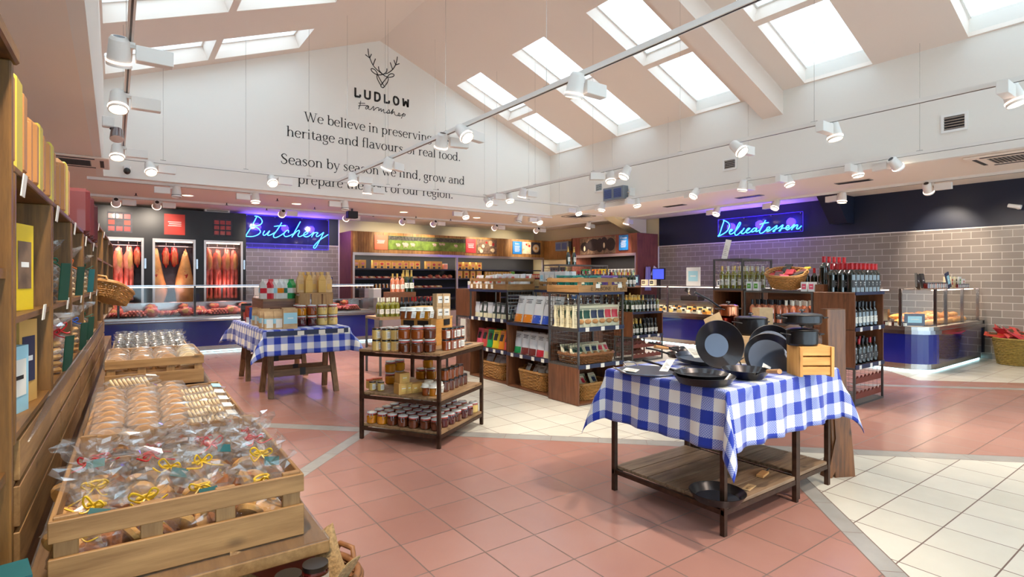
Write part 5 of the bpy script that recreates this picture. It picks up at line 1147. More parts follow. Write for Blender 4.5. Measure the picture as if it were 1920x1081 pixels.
# ================= SHELVING ISLANDS =================
def frame(t=0, x=0, y=0): FR[0], FR[1], FR[2] = t, x, y
def mesh_panel(t, p0, u, v, step=.045, r=.0018):
    p0, u, v = Vector(p0), Vector(u), Vector(v); m = MB(); nu = max(2, int(u.length/step)); nv = max(2, int(v.length/step))
    for i in range(nu+1): a = p0+u*(i/nu); m.tube([a, a+v], r, 'steel', 4, caps=False)
    for i in range(nv+1): a = p0+v*(i/nv); m.tube([a, a+u], r, 'steel', 4, caps=False)
    m.build('mesh_panel', t)
TH = .445
def unit(w, d, tiers, lab, strip=True, name='shelving_unit', cards=3):
    t = thing(name, lab, 'shelving'); z = 0
    for k in tiers:
        z1 = z+TH
        if k == 'wood':
            for x in (0, w-.02): MB().box(x, x+.02, 0, d, z+.004, z1, 'darkwood_z').build('side_panel', t, bev=.002)
            MB().box(.02, w-.02, d-.015, d, z+.004, z1, 'darkwood_x').build('back_panel', t)
            MB().box(.02, w-.02, .005, d-.015, z+.004, z+.022, 'darkwood_x').build('shelf', t); MB().box(.02, w-.02, .005, d-.015, z1-.018, z1-.001, 'darkwood_x').build('top_board', t)
        else:
            m = MB(); b = .022
            for x in (0, w-b):
                for y in (0, d-b): m.box(x, x+b, y, y+b, z, z1, 'frame_grey')
            for zz in (z, z1-b):
                for y in (0, d-b): m.box(b, w-b, y, y+b, zz, zz+b, 'frame_grey')
                for x in (0, w-b): m.box(x, x+b, b, d-b, zz, zz+b, 'frame_grey')
            m.build('steel_frame', t); MB().box(b, w-b, b, d-b, z+.004, z+.02, 'frame_grey').build('shelf', t)
            if k == 'cage':
                for x in (.008, w-.008): mesh_panel(t, (x, b, z+b), (0, d-2*b, 0), (0, 0, TH-2*b))
                mesh_panel(t, (b, d-.008, z+b), (w-2*b, 0, 0), (0, 0, TH-2*b))
        if strip and z > 0:
            MB().box(0, w, -.012, -.001, z-.012, z+.034, 'card_navy').build('price_strip', t)
            for i in range(cards): X = w*(i+.5)/cards+jit(.02); MB().box(X-.03, X+.03, -.0145, -.0121, z-.018, z+.03, 'paper').build('price_card', t)
        z = z1
    if strip: MB().box(0, w, -.012, -.001, z-.03, z+.006, 'card_navy').build('price_strip', t)
    return place(t, 0, 0)
def wine_rack(w, d, z):
    t = thing('wine_rack'); 
    for zz in (0.04, .22):
        for y in (0, d-.02):
            n = 7; P = [(0, 0)]+[(w*(i+f)/n, .09-.03*sin(pi*f)**.6*(1 if 0 < f < 1 else 0)) for i in range(n) for f in (0, .2, .5, .8)]+[(w, .09), (w, 0)]
            MB().prism([(a, b+zz) for a, b in P], y, y+.015, 'rack_red').build('scalloped_rail', t)
    return t
# --- unit A: front island, faces the camera side
frame(0, 4.40, 4.73)
unit(.77, .55, ('wood', 'cage', 'cage'), 'front corner shelving unit with wire cage sides, topped by the lettered crate', cards=3)
put(basket, (.56, .4, .2, 1.12, 'wicker', 10, .4, False), .4, .28, .024, 0, 'large wicker basket on the floor shelf of the front corner unit', 'basket')
put(basket, (.66, .44, .12, 1.1, 'wicker_dark', 7, .4, False), .39, .28, TH+.022, 0, 'long shallow wicker basket on the middle shelf of the front corner unit', 'basket')
for i in range(6): put(window_pouch, (('card_green', 'card_navy', 'bag_red')[i % 3],), .16+i*.09, .24+(i % 2)*.1, .13, (-.5, 0, jit(.4)), 'cream packet lying in the floor shelf basket of the corner unit, %s one' % nth(i), 'packet', 'packets in the lower corner basket', .85)
for i in range(12): put(window_pouch, (('card_green', 'card_navy', 'bag_red')[(i//2) % 3],), .12+(i % 6)*.108, .17+(i//6)*.16, TH+.085, (-.45, 0, jit(.4)), 'cream nut packet heaped in the long shallow basket, %s along, %s row' % (nth(i % 6), ('front', 'back')[i//6]), 'packet', 'packets in the shallow basket', .85)
for c in range(6):
    for r in range(4):
        kk = ('card_green', 'card_green', 'card_navy', 'card_navy', 'bag_red', 'bag_red')[c]
        put(window_pouch, (kk,), .085+c*.12, .1+r*.11, 2*TH+.022, jit(.08), 'cream nut pouch with %s oval label on the caged shelf, %s from the left, %s row' % ({'card_green': 'green', 'card_navy': 'navy', 'bag_red': 'red'}[kk], nth(c), nth(r)), 'pouch', 'cream nut pouches on the top caged shelf', 1.3)
put(crate, (.83, .58, .17), .4, .27, 3*TH+.002, 0, 'pale wooden crate lettered E ALBONE on top of the front corner unit', 'crate')
def words(txt, k, size, parent, loc, rot, name='lettering'):
    cu = bpy.data.curves.new(name, 'FONT'); cu.body = txt; cu.size = size; cu.extrude = .0006; cu.align_x = 'CENTER'; cu.materials.append(MATS[k])
    tmp = bpy.data.objects.new(name, cu); S.collection.objects.link(tmp); bpy.context.view_layer.update()
    me = bpy.data.meshes.new_from_object(tmp.evaluated_get(bpy.context.evaluated_depsgraph_get())); bpy.data.objects.remove(tmp)
    o = bpy.data.objects.new(name, me); S.collection.objects.link(o); o.parent = parent; o.location = loc; o.rotation_euler = rot
    if parent: KIDS.setdefault(parent.name, []).append(o)
    return o
cr = [o for o in bpy.data.objects if o.get('label', '').startswith('pale wooden crate lettered')][0]
words('E  ALBONE  ET  BAC', 'ink_brown', .07, cr, (.1, -.2915, .018), (pi/2, 0, 0)); [MB().box(x-.035, x+.035, -.294, -.2905, .05, .1, 'paper').build('price_card', cr) for x in (-.1, .28)]
for c in range(8):
    for r in range(3):
        kk = 'bag_teal' if c < 5 else 'bag_purple'
        put(pouch, (kk, None, 'bag_cream' if c % 3 == 1 else None, .11, .19, .05), .07+c*.095, .1+r*.15, 3*TH+.015, (-.15+jit(.15), 0, jit(.3)), 'shiny %s snack bag in the lettered crate, %s from the left, %s row' % (kk[4:], nth(c), nth(r)), 'snack bag', 'snack bags in the lettered crate')
# --- unit B, low shelves facing the honey rack
frame(pi/2, 4.44, 6.22)
unit(.92, .46, ('wood', 'wood'), 'low two tier unit with steel edged shelves, carrying the orange and blue pouches', cards=4)
put(basket, (.6, .36, .24, 1.15, 'wicker', 11, .4, True), .46, .22, .024, 0, 'wicker basket on the floor shelf below the maroon and green pouches', 'basket')
for i in range(7): put(pouch, ('bag_white', 'bag_orange' if i % 2 else 'bag_blue', None, .12, .17, .04), .22+i*.08, .16+(i % 2)*.13, .17, (-.4, 0, jit(.4)), 'small white pack in the basket under the pouches, %s one' % nth(i), 'packet', 'packs in the low unit basket')
for c, kk in enumerate(('bag_green', 'bag_maroon', 'bag_maroon', 'bag_red', 'bag_cream')):
    for r in range(2): put(pouch, ('bag_silver', kk, None, .16, .3, .07), .12+c*.165, .1+r*.13, TH+.024, (-.12, 0, jit(.15)), 'silver white crisp pouch with %s base on the lower shelf, %s from the left, %s row' % (kk[4:], nth(c), ('front', 'back')[r]), 'pouch', 'silver pouches on the lower shelf')
for c, kk in enumerate(('bag_orange', 'bag_orange', 'bag_blue', 'bag_blue')):
    for r in range(2): put(pouch, ('bag_white', kk, None, .2, .37, .09), .14+c*.2, .1+r*.15, 2*TH+.008, (-.2, 0, jit(.12)), 'large white pouch with %s base, %s from the left, %s row' % (kk[4:], nth(c), ('front', 'back')[r]), 'pouch', 'large white pouches on the low unit')
# --- unit D behind B
frame(pi/2, 4.93, 6.22)
unit(.92, .45, ('wood', 'wood', 'cage'), 'taller unit with wire cage top tier behind the orange and blue pouches', cards=3)
put(crate, (.5, .42, .12), .34, .21, 3*TH+.002, 0, 'low wooden crate of white boxes between the two crates on the middle units', 'crate')
for i in range(10): put(packet, (.1, .07, .25, 'bag_white', 'label_blue' if i % 3 == 0 else 'paper', 'box'), .08+(i % 5)*.115, .1+(i//5)*.13, 3*TH+.015, jit(.1), 'white upright box on the middle cage unit, %s along, %s row' % (nth(i % 5), ('front', 'back')[i//5]), 'box', 'white boxes on the middle unit')
for i in range(6): put(pouch, ('bag_pink' if i % 2 else 'bag_coral', None, None, .12, .18, .05), .1+i*.13, .2, 2*TH+.024, jit(.2), 'pink packet inside the rear wire cage, %s from the left' % nth(i), 'packet', 'pink packets in the rear cage')
put(packet, (.09, .02, .16, 'board_blue', 'bag_white', 'sign_card'), .9, -.05, 2*TH+.34, 0, 'bright blue card clipped by the front corner unit', 'card')
# --- unit C
frame(pi/2, 4.47, 7.27)
unit(1.0, .49, ('wood', 'wood', 'frame'), 'left unit of the island with an open crate of white bags on top', cards=5)
m = thing('side_mesh'); place(m, 0, 0); mesh_panel(m, (.992, .02, 2*TH+.02), (0, .45, 0), (0, 0, TH-.04)); tag(m, 'wire mesh panel closing the right side of the left island unit', 'mesh panel'); MB().box(.984, .9995, .0, .02, 2*TH, 3*TH, 'frame_grey').build('edge_bar', m)
put(basket, (.62, .4, .24, 1.12, 'wicker', 11, .4, True), .5, .25, .024, 0, 'wicker basket on the floor shelf of the left island unit', 'basket')
for i in range(6): put(pouch, ('bag_silver', 'bag_blue', None, .14, .18, .05), .26+i*.09, .18+(i % 2)*.12, .18, (-.5, 0, jit(.4)), 'silver blue pack in the floor basket of the left unit, %s one' % nth(i), 'packet', 'packs in the left unit basket')
for c, kk in enumerate(('bag_pink', 'bag_coral', 'bag_green', 'bag_yellow', 'bag_orange', 'bag_coral')):
    for r in range(2): put(pouch, (kk, None, 'ink', .14, .27, .06), .12+c*.15, .1+r*.14, TH+.024, (-.18, 0, .15+jit(.1)), '%s pouch with dark printing, %s from the left, %s row of the left unit' % (kk[4:], nth(c), ('front', 'back')[r]), 'pouch', 'bright pouches on the left unit')
for c in range(8):
    for r in range(2): put(pouch, ('bag_dark' if c not in (0, 3) else 'bag_silver', 'bag_cream', 'bag_silver', .11, .23, .06), .08+c*.118, .1+r*.14, 2*TH+.024, jit(.2), '%s pouch on the upper shelf of the left unit, %s from the left, %s row' % ('dark grey' if c not in (0, 3) else 'silver', nth(c), ('front', 'back')[r]), 'pouch', 'grey pouches on the upper shelf')
put(crate, (1.0, .5, .17, 'crate', .3), .5, .25, 3*TH+.002, 0, 'wide wooden crate of white snack bags on the left island unit', 'crate')
for c in range(9):
    for r in range(3): put(pouch, ('bag_white', None, 'bag_silver' if (c+r) % 2 else 'bag_coral', .12, .2, .06), .08+c*.105, .08+r*.16, 3*TH+.02+.01*r, (-.2+jit(.2), 0, jit(.4)), 'white snack bag in the wide crate, %s from the left, %s row' % (nth(c), nth(r)), 'snack bag', 'white snack bags in the wide crate')
for i, x in enumerate((.08, .24, .34, .5, .64)): put(packet, (.055, .004, .06, 'paper', None, 'price_card'), x, -.013, 3*TH+.02, 0, 'small white price card on the wide crate front, %s from left' % nth(i), 'price card')
frame(0, 4.62, 7.33)
unit(.48, .62, ('wood', 'cage', 'wood'), 'end unit with a plain wooden side, left of the island, holding a card display', strip=False)
for i in range(2): put(packet, (.004, .16, .36, 'photo_brown' if i == 0 else 'label_white', None, 'poster_card'), -.006, .18+i*.2, TH+.04, 0, ('landscape picture card', 'white notice card')[i]+' on the wooden end unit side', 'card')
for i in range(4): put(packet, (.16, .22, .06, 'apron' if i < 2 else 'paper', None, 'sweet_box'), .12+(i % 2)*.18, .2, 3*TH+.002+(i//2)*.062, 0, 'lilac and white flat box stacked on the end unit, %s' % nth(i), 'box', 'flat boxes on the end unit')
# --- wines
def bottles(rows, cols, x0, y0, dx, dy, z, g, f, l, lab, grp, kind='wine_bottle', h=.3, s=1):
    for r in range(rows):
        for c in range(cols):
            f_ = f[c % len(f)] if isinstance(f, (list, tuple)) else f; g_ = g[c % len(g)] if isinstance(g, (list, tuple)) else g
            put(wine, (g_, f_, l, h, kind), x0+c*dx+jit(.004), y0+r*dy+jit(.004), z, jit(.15), '%s, %s from the left, %s row' % (lab, nth(c), nth(r)), 'bottle', grp, s)
frame(0, 7.5, 6.65)
unit(.84, .45, ('cage', 'wood'), 'low unit of sparkling wine with scalloped rack below, beyond the corner unit', cards=3)
put(wine_rack, (.78, .4, 0), .03, .02, .025, 0, 'red brown scalloped bottle rack inside the low sparkling wine unit', 'wine rack')
bottles(2, 3, .1, .08, .1, .12, TH+.024, 'wine_green', 'foil_gold', 'label_white', 'gold foiled sparkling bottle in the low unit', 'gold foiled bottles in the low unit', 'champagne_bottle')
bottles(2, 4, .42, .08, .1, .12, TH+.024, 'wine_dark', 'foil_black', 'label_white', 'black foiled bottle in the low unit', 'black foiled bottles in the low unit', 'champagne_bottle')
bottles(3, 4, .05, .06, .1, .12, 2*TH+.008, 'wine_green', 'foil_gold', 'label_white', 'gold foiled sparkling bottle standing atop the low unit', 'gold foiled bottles atop the low unit', 'champagne_bottle')
bottles(3, 4, .47, .06, .095, .12, 2*TH+.008, ('wine_dark', 'wine_dark', 'wine_dark', 'wine_white'), 'foil_black', 'label_white', 'black capped wine bottle standing atop the low unit', 'black capped bottles atop the low unit')
frame(0, 6.4, 7.35)
unit(2.15, .5, ('wood', 'wood', 'wood'), 'long dark wood wine unit behind the low sparkling wine unit', strip=False)
bottles(1, 12, .1, .1, .165, .1, 2*TH+.024, 'wine_dark', ('foil_black', 'foil_gold'), 'label_white', 'wine bottle in the upper shelf of the long dark wine unit', 'bottles in the long dark wine unit')
bottles(1, 6, 1.52, .1, .1, .1, 3*TH+.002, ('wine_green',), ('foil_mint', 'foil_gold', 'foil_gold', 'foil_gold', 'foil_gold'), 'label_white', 'sparkling bottle on the right end of the long dark wine unit', 'sparkling bottles on the long unit', 'champagne_bottle', .33)
frame(0, 6.98, 8.05)
unit(1.35, .5, ('wood', 'wood', 'wood', 'cage'), 'tall wine unit with a wire cage tier at the back of the island', strip=False)
bottles(2, 12, .09, .12, .105, .2, 3*TH+.024, 'wine_dark', ('foil_black', 'foil_red', 'foil_white', 'foil_black', 'foil_gold', 'foil_red'), 'label_white', 'wine bottle inside the tall back cage', 'bottles in the tall back cage', 'wine_bottle', .3)
bottles(1, 2, .42, .2, .16, .1, 4*TH+.002, 'wine_green', 'foil_gold', 'label_white', 'champagne bottle standing alone on the tall cage', 'champagne pair on the tall cage', 'champagne_bottle', .36)
frame(0, 8.36, 8.05)
unit(1.0, .5, ('wood', 'wood', 'wood'), 'dark wood wine unit right of the tall cage', strip=False)
bottles(2, 9, .08, .1, .1, .14, 3*TH+.002, 'wine_dark', ('foil_white', 'foil_red', 'foil_black', 'foil_gold', 'foil_red'), 'label_white', 'wine bottle on the unit right of the tall cage', 'bottles right of the tall cage')
# wine table behind the honey rack
frame(0, 3.3, 8.0)
t = thing('wine_table', 'steel and plank wine table behind the honey rack', 'table'); place(t, 0, 0)
for x in (0, 1.17):
    for y in (0, .57): MB().box(x, x+.03, y, y+.03, 0, .86, 'frame_grey').build('leg', t)
MB().box(0, 1.2, 0, .6, .86, .9, 'rackwood_x').build('top', t); MB().box(.03, 1.17, .03, .57, .4, .43, 'rackwood_x').build('shelf', t)
put(packet, (.46, .26, .38, 'darkwood_x', None, 'wooden_box'), .52, .42, .9, 0, 'dark red brown wooden box lifting the rosé bottles on the wine table', 'box')
bottles(2, 4, .06, .08, .088, .12, .9, 'wine_white', 'foil_white', 'label_white', 'white wine bottle with pale cap at the left of the wine table', 'white wines on the wine table')
bottles(1, 3, .36, .34, .085, .1, 1.281, 'rose', 'foil_gold', 'label_white', 'rosé bottle with gold cap on the wooden box', 'rosé bottles on the wooden box')
bottles(2, 2, .60, .34, .09, .12, 1.281, 'wine_green', 'foil_gold', 'label_white', 'champagne bottle on the wooden box', 'champagne on the wooden box', 'champagne_bottle', .36)
bottles(2, 8, .46, .08, .09, .12, .9, 'wine_dark', ('foil_black', 'foil_black', 'foil_red'), 'label_dark', 'dark wine bottle along the front of the wine table', 'dark bottles on the wine table')
# right wine run
frame(0, 7.02, 2.82)
unit(.82, .47, ('cage', 'wood', 'wood'), 'end unit of red wine with big plank side, right of the pan table', cards=3)
put(wine_rack, (.76, .42, 0), .03, .02, .03, 0, 'red brown scalloped bottle rack at the foot of the red wine end unit', 'wine rack')
bottles(3, 7, .075, .08, .11, .12, 2*TH+.024, 'wine_dark', 'foil_black', 'label_white', 'black capped wine bottle on the upper open shelf of the end unit', 'upper shelf bottles of the end unit')
bottles(3, 7, .075, .08, .11, .12, TH+.024, 'wine_dark', ('foil_black', 'foil_black', 'foil_red'), 'label_dark', 'dark wine bottle on the lower open shelf of the end unit', 'lower shelf bottles of the end unit')
bottles(3, 7, .06, .06, .115, .11, 3*TH+.002, 'wine_dark', 'foil_red', 'label_dark', 'red capped wine bottle massed on top of the end unit', 'red capped bottles on top of the end unit', 'wine_bottle', .3, (1.32, 1.32, 1.16))
put(packet, (.78, .1, .09, 'darkwood_x', None, 'wooden_box'), .41, .41, 3*TH+.002, 0, 'low dark wooden step behind the massed red capped bottles', 'box')
for i in range(5): put(wine, ('wine_dark', 'foil_red', 'label_dark', .3, 'wine_bottle'), .14+i*.14, .41, 3*TH+.093, 0, 'taller red capped bottle rising above the massed ones, %s from the left' % nth(i), 'bottle', 'raised red capped bottles', (1.3, 1.3, 1.16))
frame(pi/2, 7.02, 4.22)
unit(.92, .47, ('wood', 'wood', 'frame'), 'steel framed unit of rosé wines behind the pan table', strip=False)
MB().box(.1, .9, .44, .46, 2*TH+.02, 3*TH-.02, 'darkwood_x').build('back_board', [o for o in bpy.data.objects if o.get('label', '').startswith('steel framed unit of ros')][0])
bottles(3, 4, .55, .08, .09, .12, 2*TH+.024, 'rose', 'foil_white', 'label_blue', 'rosé bottle with white cap and pale blue label', 'pale blue labelled rosé bottles')
bottles(3, 5, .08, .08, .095, .12, 2*TH+.024, 'rose', 'foil_black', 'label_dark', 'rosé bottle with dark cap in the steel framed unit', 'dark capped rosé bottles')
put(basket, (.5, .4, .2, 1.35, 'wicker', 10, .8, True), .48, .24, 3*TH+.065, (.32, .08, 0), 'round flared wicker basket of red chocolate bars on the rosé unit', 'basket')
for i in range(12): put(packet, (.1, .018, .16, ('bag_red', 'tin_maroon', 'bag_pink', 'ink', 'bag_red', 'bag_yellow')[i % 6], None, 'chocolate_bar'), .34+(i % 4)*.09, .10+(i//4)*.09, 3*TH+.19+.03*(i//4), (-1.1+jit(.3), 0, jit(.7)), '%s chocolate bar heaped in the flared basket, %s one' % (('red', 'maroon', 'pink', 'black', 'red', 'yellow')[i % 6], nth(i)), 'chocolate bar', 'chocolate bars in the flared basket')
for i, x in enumerate((.06, .16, .80, .89)): put(packet, (.075, .07, .12, 'bag_white', ('green_pack', 'green_pack', 'bag_pink', 'bag_pink')[i], 'juice_carton'), x, .06, 3*TH+.002, 0, 'small white carton with %s mark, %s of the flared basket' % (('green', 'green', 'pink', 'pink')[i], ('far left', 'left', 'right', 'far right')[i]), 'carton')
bottles(1, 3, .68, .36, .09, .1, 3*TH+.002, 'wine_dark', 'foil_red', 'label_dark', 'dark bottle behind the flared basket', 'dark bottles behind the flared basket')
frame(pi/2, 7.02, 4.70)
unit(.46, .78, ('wood', 'wood', 'wood', 'cage'), 'tall unit with a wire cage of white wine, left end of the right wine run', strip=False)
m = [o for o in bpy.data.objects if o.get('label', '').startswith('tall unit with a wire cage of white')][0]; mesh_panel(m, (.02, .004, 3*TH+.02), (.42, 0, 0), (0, 0, TH-.04), .05)
bottles(5, 4, .08, .1, .1, .14, 3*TH+.024, 'wine_white', ('foil_gold', 'foil_white'), 'label_white', 'white wine bottle inside the wire cage', 'white wines in the wire cage', 'wine_bottle', .32)
put(paper_tag, (.09, .28, 'paper'), .16, .03, 4*TH+.0, (-.1, .2, 0), 'tall blank white paper sign standing on the white wine cage', 'sign')
frame()
# ================= COUNTERS =================
CY = 12.65
t = thing('butchery_counter', 'long butchery counter with navy front, steel plinth and glass screen', 'counter', (0, 0, 0)); x0, x1 = -1.2, 5.08
m = MB(); n = 4
for i in range(n): a = x0+(x1-x0)*i/n; MB().box(a+.002, a+(x1-x0)/n-.002, CY, CY+.02, .13, .64, 'blue_gloss').build('front_panel', t)
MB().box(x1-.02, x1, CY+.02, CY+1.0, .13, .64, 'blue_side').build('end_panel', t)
MB().box(x0, x1, CY+.06, CY+1.0, 0.03, .13, 'steel').build('plinth', t); MB().box(x0, x1, CY+.03, CY+.055, .012, .03, 'led_cyan').build('plinth_light', t)
MB().box(x0, x1+.02, CY-.06, CY+.08, .64, .70, 'chrome').build('bumper_rail', t, bev=.02); MB().box(x0, x1, CY-.03, CY+.3, .70, .74, 'steel').build('front_ledge', t)
MB().box(x0, x1, CY+.1, CY+1.0, .70, .745, 'interior_grey').build('display_deck', t); MB().box(x0, x1-.02, CY+.98, CY+1.05, .74, .98, 'steel').build('back_wall', t)
MB().box(x0, x1, CY+.75, CY+1.05, .98, 1.0, 'steel').build('service_shelf', t)
n = 5
for i in range(n): a = x0+(x1-x0)*i/n; MB().box(a+.004, a+(x1-x0)/n-.004, CY+.04, CY+.048, .74, 1.34, 'glass').build('glass_screen', t)
MB().box(x1-.012, x1-.004, CY+.05, CY+1.0, .74, 1.34, 'glass').build('end_glass', t); MB().box(x0, x1, CY+.04, CY+.5, 1.342, 1.35, 'glass').build('top_glass', t)
MB().box(x0, x1, CY+.03, CY+.06, 1.35, 1.372, 'chrome').build('top_rail', t); MB().box(x0, x1, CY+.065, CY+.085, 1.322, 1.338, 'led_pink').build('strip_light', t)
for i in range(1, 5): a = x0+(x1-x0)*i/n; MB().box(a-.02, a+.02, CY+.05, CY+.09, .74, 1.35, 'steel_dark').build('glass_post', t)
for i in range(3): light('counter_strip_lamp', 'AREA', (x0+1.1+i*2, CY+.3, 1.31), MEAT_W, (1, .58, .5), shape='RECTANGLE', size=1.8, size_y=.08)
MB().box(x1-.5, x1-.1, CY+.2, CY+.8, .745, .76, 'tray_black')
def joint(k=0): 
    t = MB().blob((0, 0, .055), (.1, .075, .06), 'meat', (14, 9), .22, 2.2, k).build('meat_joint'); MB().blob((-.02, -.045, .07), (.055, .035, .035), 'fat', (10, 6), .2, 3, k+3).build('fat_cap', t); return t
def sausages(k=0):
    t = MB().box(-.15, .15, -.12, .12, 0, .012, 'tray_black').build('sausage_tray')
    for r in range(3):
        for i in range(6-r): x = -.12+i*.048+r*.024; MB().tube(crom([(x, -.1, .028+r*.03), (x+.01, -.05, .034+r*.03), (x, .05, .034+r*.03), (x+.008, .1, .028+r*.03)], 3), [.008]+[.018]*8+[.008], 'sausage' if (i+k) % 3 else 'meat', 8).build('sausage', t)
    return t
def chops(k=0):
    t = MB().box(-.15, .15, -.12, .12, 0, .012, 'tray_black').build('meat_tray'); r = random.Random(k)
    for i in range(7): MB().blob((-.1+i*.034, r.uniform(-.02, .02), .045), (.02, .07, .045), ('meat', 'meat_pale', 'meat_red')[(i+k) % 3], (10, 7), .2, 3, i+k, (0, .5, r.uniform(-.4, .4))).build('chop', t)
    return t
def meat_bag(k=0):
    t = MB().blob((0, 0, .05), (.08, .06, .05), 'cloth_white', (12, 7), .3, 3, k).build('wrapped_pack'); return t
i = 0
for c in range(18):
    for r in range(2):
        x = x0+.95+c*.285; y = CY+.26+r*.33; i += 1
        if x > x1-.12: continue
        fn = (joint, chops, sausages, joint, chops)[(c+r*2) % 5]
        if x > 3.3 and r == 1 and x < 3.9: fn = meat_bag
        nme = {joint: 'rolled joint of raw meat', chops: 'black tray of sliced raw meat', sausages: 'black tray of stacked sausages', meat_bag: 'white wrapped pack'}[fn]
        put(fn, (c % 3,), x, y, .746+r*.0, jit(.4), '%s in the butchery counter, %s from the left, %s row' % (nme, nth(c), ('front', 'back')[r]), 'meat', 'meats in the butchery counter', (1.25, 1.2, 1.2+.3*(fn is joint)))
        if r == 1 and c % 2: put(joint, (c % 3,), x, y+.12, .86, jit(1), 'joint of raw meat heaped at the back of the counter, %s from the left' % nth(c//2), 'meat', 'heaped joints at the counter back', 1.0)
# back wall with three meat cabinets
t = thing('meat_cabinet_wall', 'matt black wall panel housing three lit meat ageing cabinets', 'cabinet wall', (0, 0, 0)); Z0, Z1 = .86, 2.5
cabs = [(-.28, .58), (.76, 1.69), (1.88, 2.8)]; FY = YN-.62
X = -.43
for a, b in cabs+[(2.88, 2.88)]:
    MB().box(X, a, FY, FY+.03, 0, 3.25, 'black_panel').build('panel', t)
    if a != b: MB().box(a, b, FY, FY+.03, Z1, 3.25, 'black_panel').build('panel', t); MB().box(a, b, FY, FY+.03, 0, Z0, 'black_panel').build('panel', t)
    X = b
MB().box(2.86, 2.88, FY+.03, YN-.04, 0, 3.25, 'black_panel').build('side_panel', t); MB().box(-.43, -.41, FY+.03, YN-.04, 0, 3.25, 'black_panel').build('side_panel', t)
cl = ['left', 'middle', 'right']
def carcass(kind, seed=0):
    if kind == 'side':
        t = MB().blob((0, 0, .28), (.14, .08, .36), 'meat_pale', (14, 14), .2, 2.5, seed).build('hanging_carcass')
        MB().blob((.02, -.04, .32), (.085, .06, .24), 'fat', (12, 10), .15, 3, seed+2).build('fat_layer', t)
        for q in (-1, 1): MB().tube(crom([(q*.05, 0, .12), (q*.065, -.01, -.1), (q*.06, 0, -.35), (q*.07, -.01, -.52), (q*.05, -.01, -.64)], 4), [.075]*4+[.07]*4+[.055]*3+[.05]*3+[.065]*2+[.03], 'meat', 10).build('shank', t)
    elif kind == 'quarter':
        def fn(p): s = .28+.72*min(1, max(0, (.75-p.z)/1.2)); p.x *= s*1.25; return p
        t = MB().blob((0, 0, 0), (.26, .12, .78), 'fat', (18, 18), .12, 2.5, seed, fn=fn).build('hanging_carcass'); MB().blob((.0, -.09, .1), (.08, .03, .12), 'meat_red', (10, 8), .4, 4, seed).build('lean_patch', t)
    else:
        t = MB().blob((0, 0, 0), (.1, .07, .24), 'meat_red', (12, 10), .25, 3, seed).build('hanging_rib'); [MB().blob((-.05+i*.035, -.06, -.02), (.008, .02, .2), 'fat', (6, 8), .1, 3).build('rib_bone', t) for i in range(4)]
    MB().tube([(0, 0, .62 if kind == 'side' else .74 if kind == 'quarter' else .2), (0, 0, .9 if kind != 'rib' else .45)], .006, 'steel', 5).build('hook', t)
    return t
for i, (a, b) in enumerate(cabs):
    c = thing('meat_cabinet', '%s lit meat ageing cabinet with steel framed glass door' % cl[i], 'cabinet', (a, FY, 0)); w = b-a
    for q in ((0, .05, Z0, Z1), (w-.05, w, Z0, Z1), (.05, w-.05, Z0, Z0+.05), (.05, w-.05, Z1-.05, Z1)): MB().box(q[0], q[1], -.025, .0, q[2], q[3], 'cab_frame').build('door_frame', c)
    MB().box(.05, w-.05, -.015, -.009, Z0+.05, Z1-.05, 'door_glass').build('door_glass', c); MB().box(w+.01, w+.05, -.05, -.002, 1.75, 2.0, 'chrome').build('latch', c)
    m = MB(); m.box(.01, w-.01, .5, .52, Z0, Z1, 'interior_grey' if i == 2 else 'photo_dark'); m.box(0, .01, .03, .5, Z0, Z1, 'interior_grey'); m.box(w-.01, w, .03, .5, Z0, Z1, 'interior_grey'); m.box(.01, w-.01, .03, .5, Z1-.02, Z1-.0, 'interior_grey'); m.box(.01, w-.01, .03, .5, Z0, Z0+.02, 'interior_grey'); m.build('liner', c)
    MB().cyl((.01, .24, 2.32), (w-.01, .24, 2.32), .014, .014, 'steel', 8).build('hanging_rail', c); MB().box(.06, w-.06, .06, .09, 2.42, 2.45, 'led_pink').build('cabinet_light', c)
    light('cabinet_lamp', 'AREA', (a+w/2, FY+.14, 2.4), MEAT_W*.9, (1, .46, .42), shape='RECTANGLE', size=w*.7, size_y=.12)
    light('cabinet_lamp', 'POINT', (a+w/2, FY+.06, 1.35), MEAT_W*.7, (1, .45, .4), shadow_soft_size=.1)
    lst = (('side', .14), ('side', .35), ('side', .56), ('rib', .74)) if i == 0 else (('quarter', .08), ('rib', .3), ('rib', .48), ('quarter', .72)) if i == 1 else (('side', .14), ('side', .34), ('side', .56), ('side', .74))
    for j, (k, x) in enumerate(lst):
        put(carcass, (k, (i*2+j) % 4), a+x, FY+.24, {'side': 1.62, 'quarter': 1.5, 'rib': 2.05}[k], jit(.4), {'side': 'pale hanging lamb carcass', 'quarter': 'large fatty hanging beef quarter', 'rib': 'dark red hanging rib piece'}[k]+', %s in the %s cabinet' % (nth(j), cl[i]), 'meat', None, (.76 if k == 'side' else .85, 1, 1.02 if k == 'side' else .95))
def poster(x, z, w, h, y, k, lab, lines=3, grid=0, face='n'):
    t = MB().box(-w/2, w/2, -.008, 0, -h/2, h/2, k).build('wall_poster')
    for i in range(lines): MB().box(-w*.32+.02*(i % 2), w*.32, -.0095, -.0082, h*.1-i*h*.09, h*.1-i*h*.09+h*.035, 'ink_white').build('print', t)
    if grid:
        r = random.Random(grid)
        for a in range(3):
            for b in range(3):
                MB().box(-w*.45+a*w*.31, -w*.45+a*w*.31+w*.25, -.0095, -.0082, -h*.42+b*h*.3, -h*.42+b*h*.3+h*.22, ('meat_red', 'terracotta_red', 'meat_red', 'photo_dark')[(a*2+b*grid) % 4]).build('picture_detail', t)
    o = place(t, x, y, z, 0 if face == 'n' else -pi/2, lab, 'poster'); return o
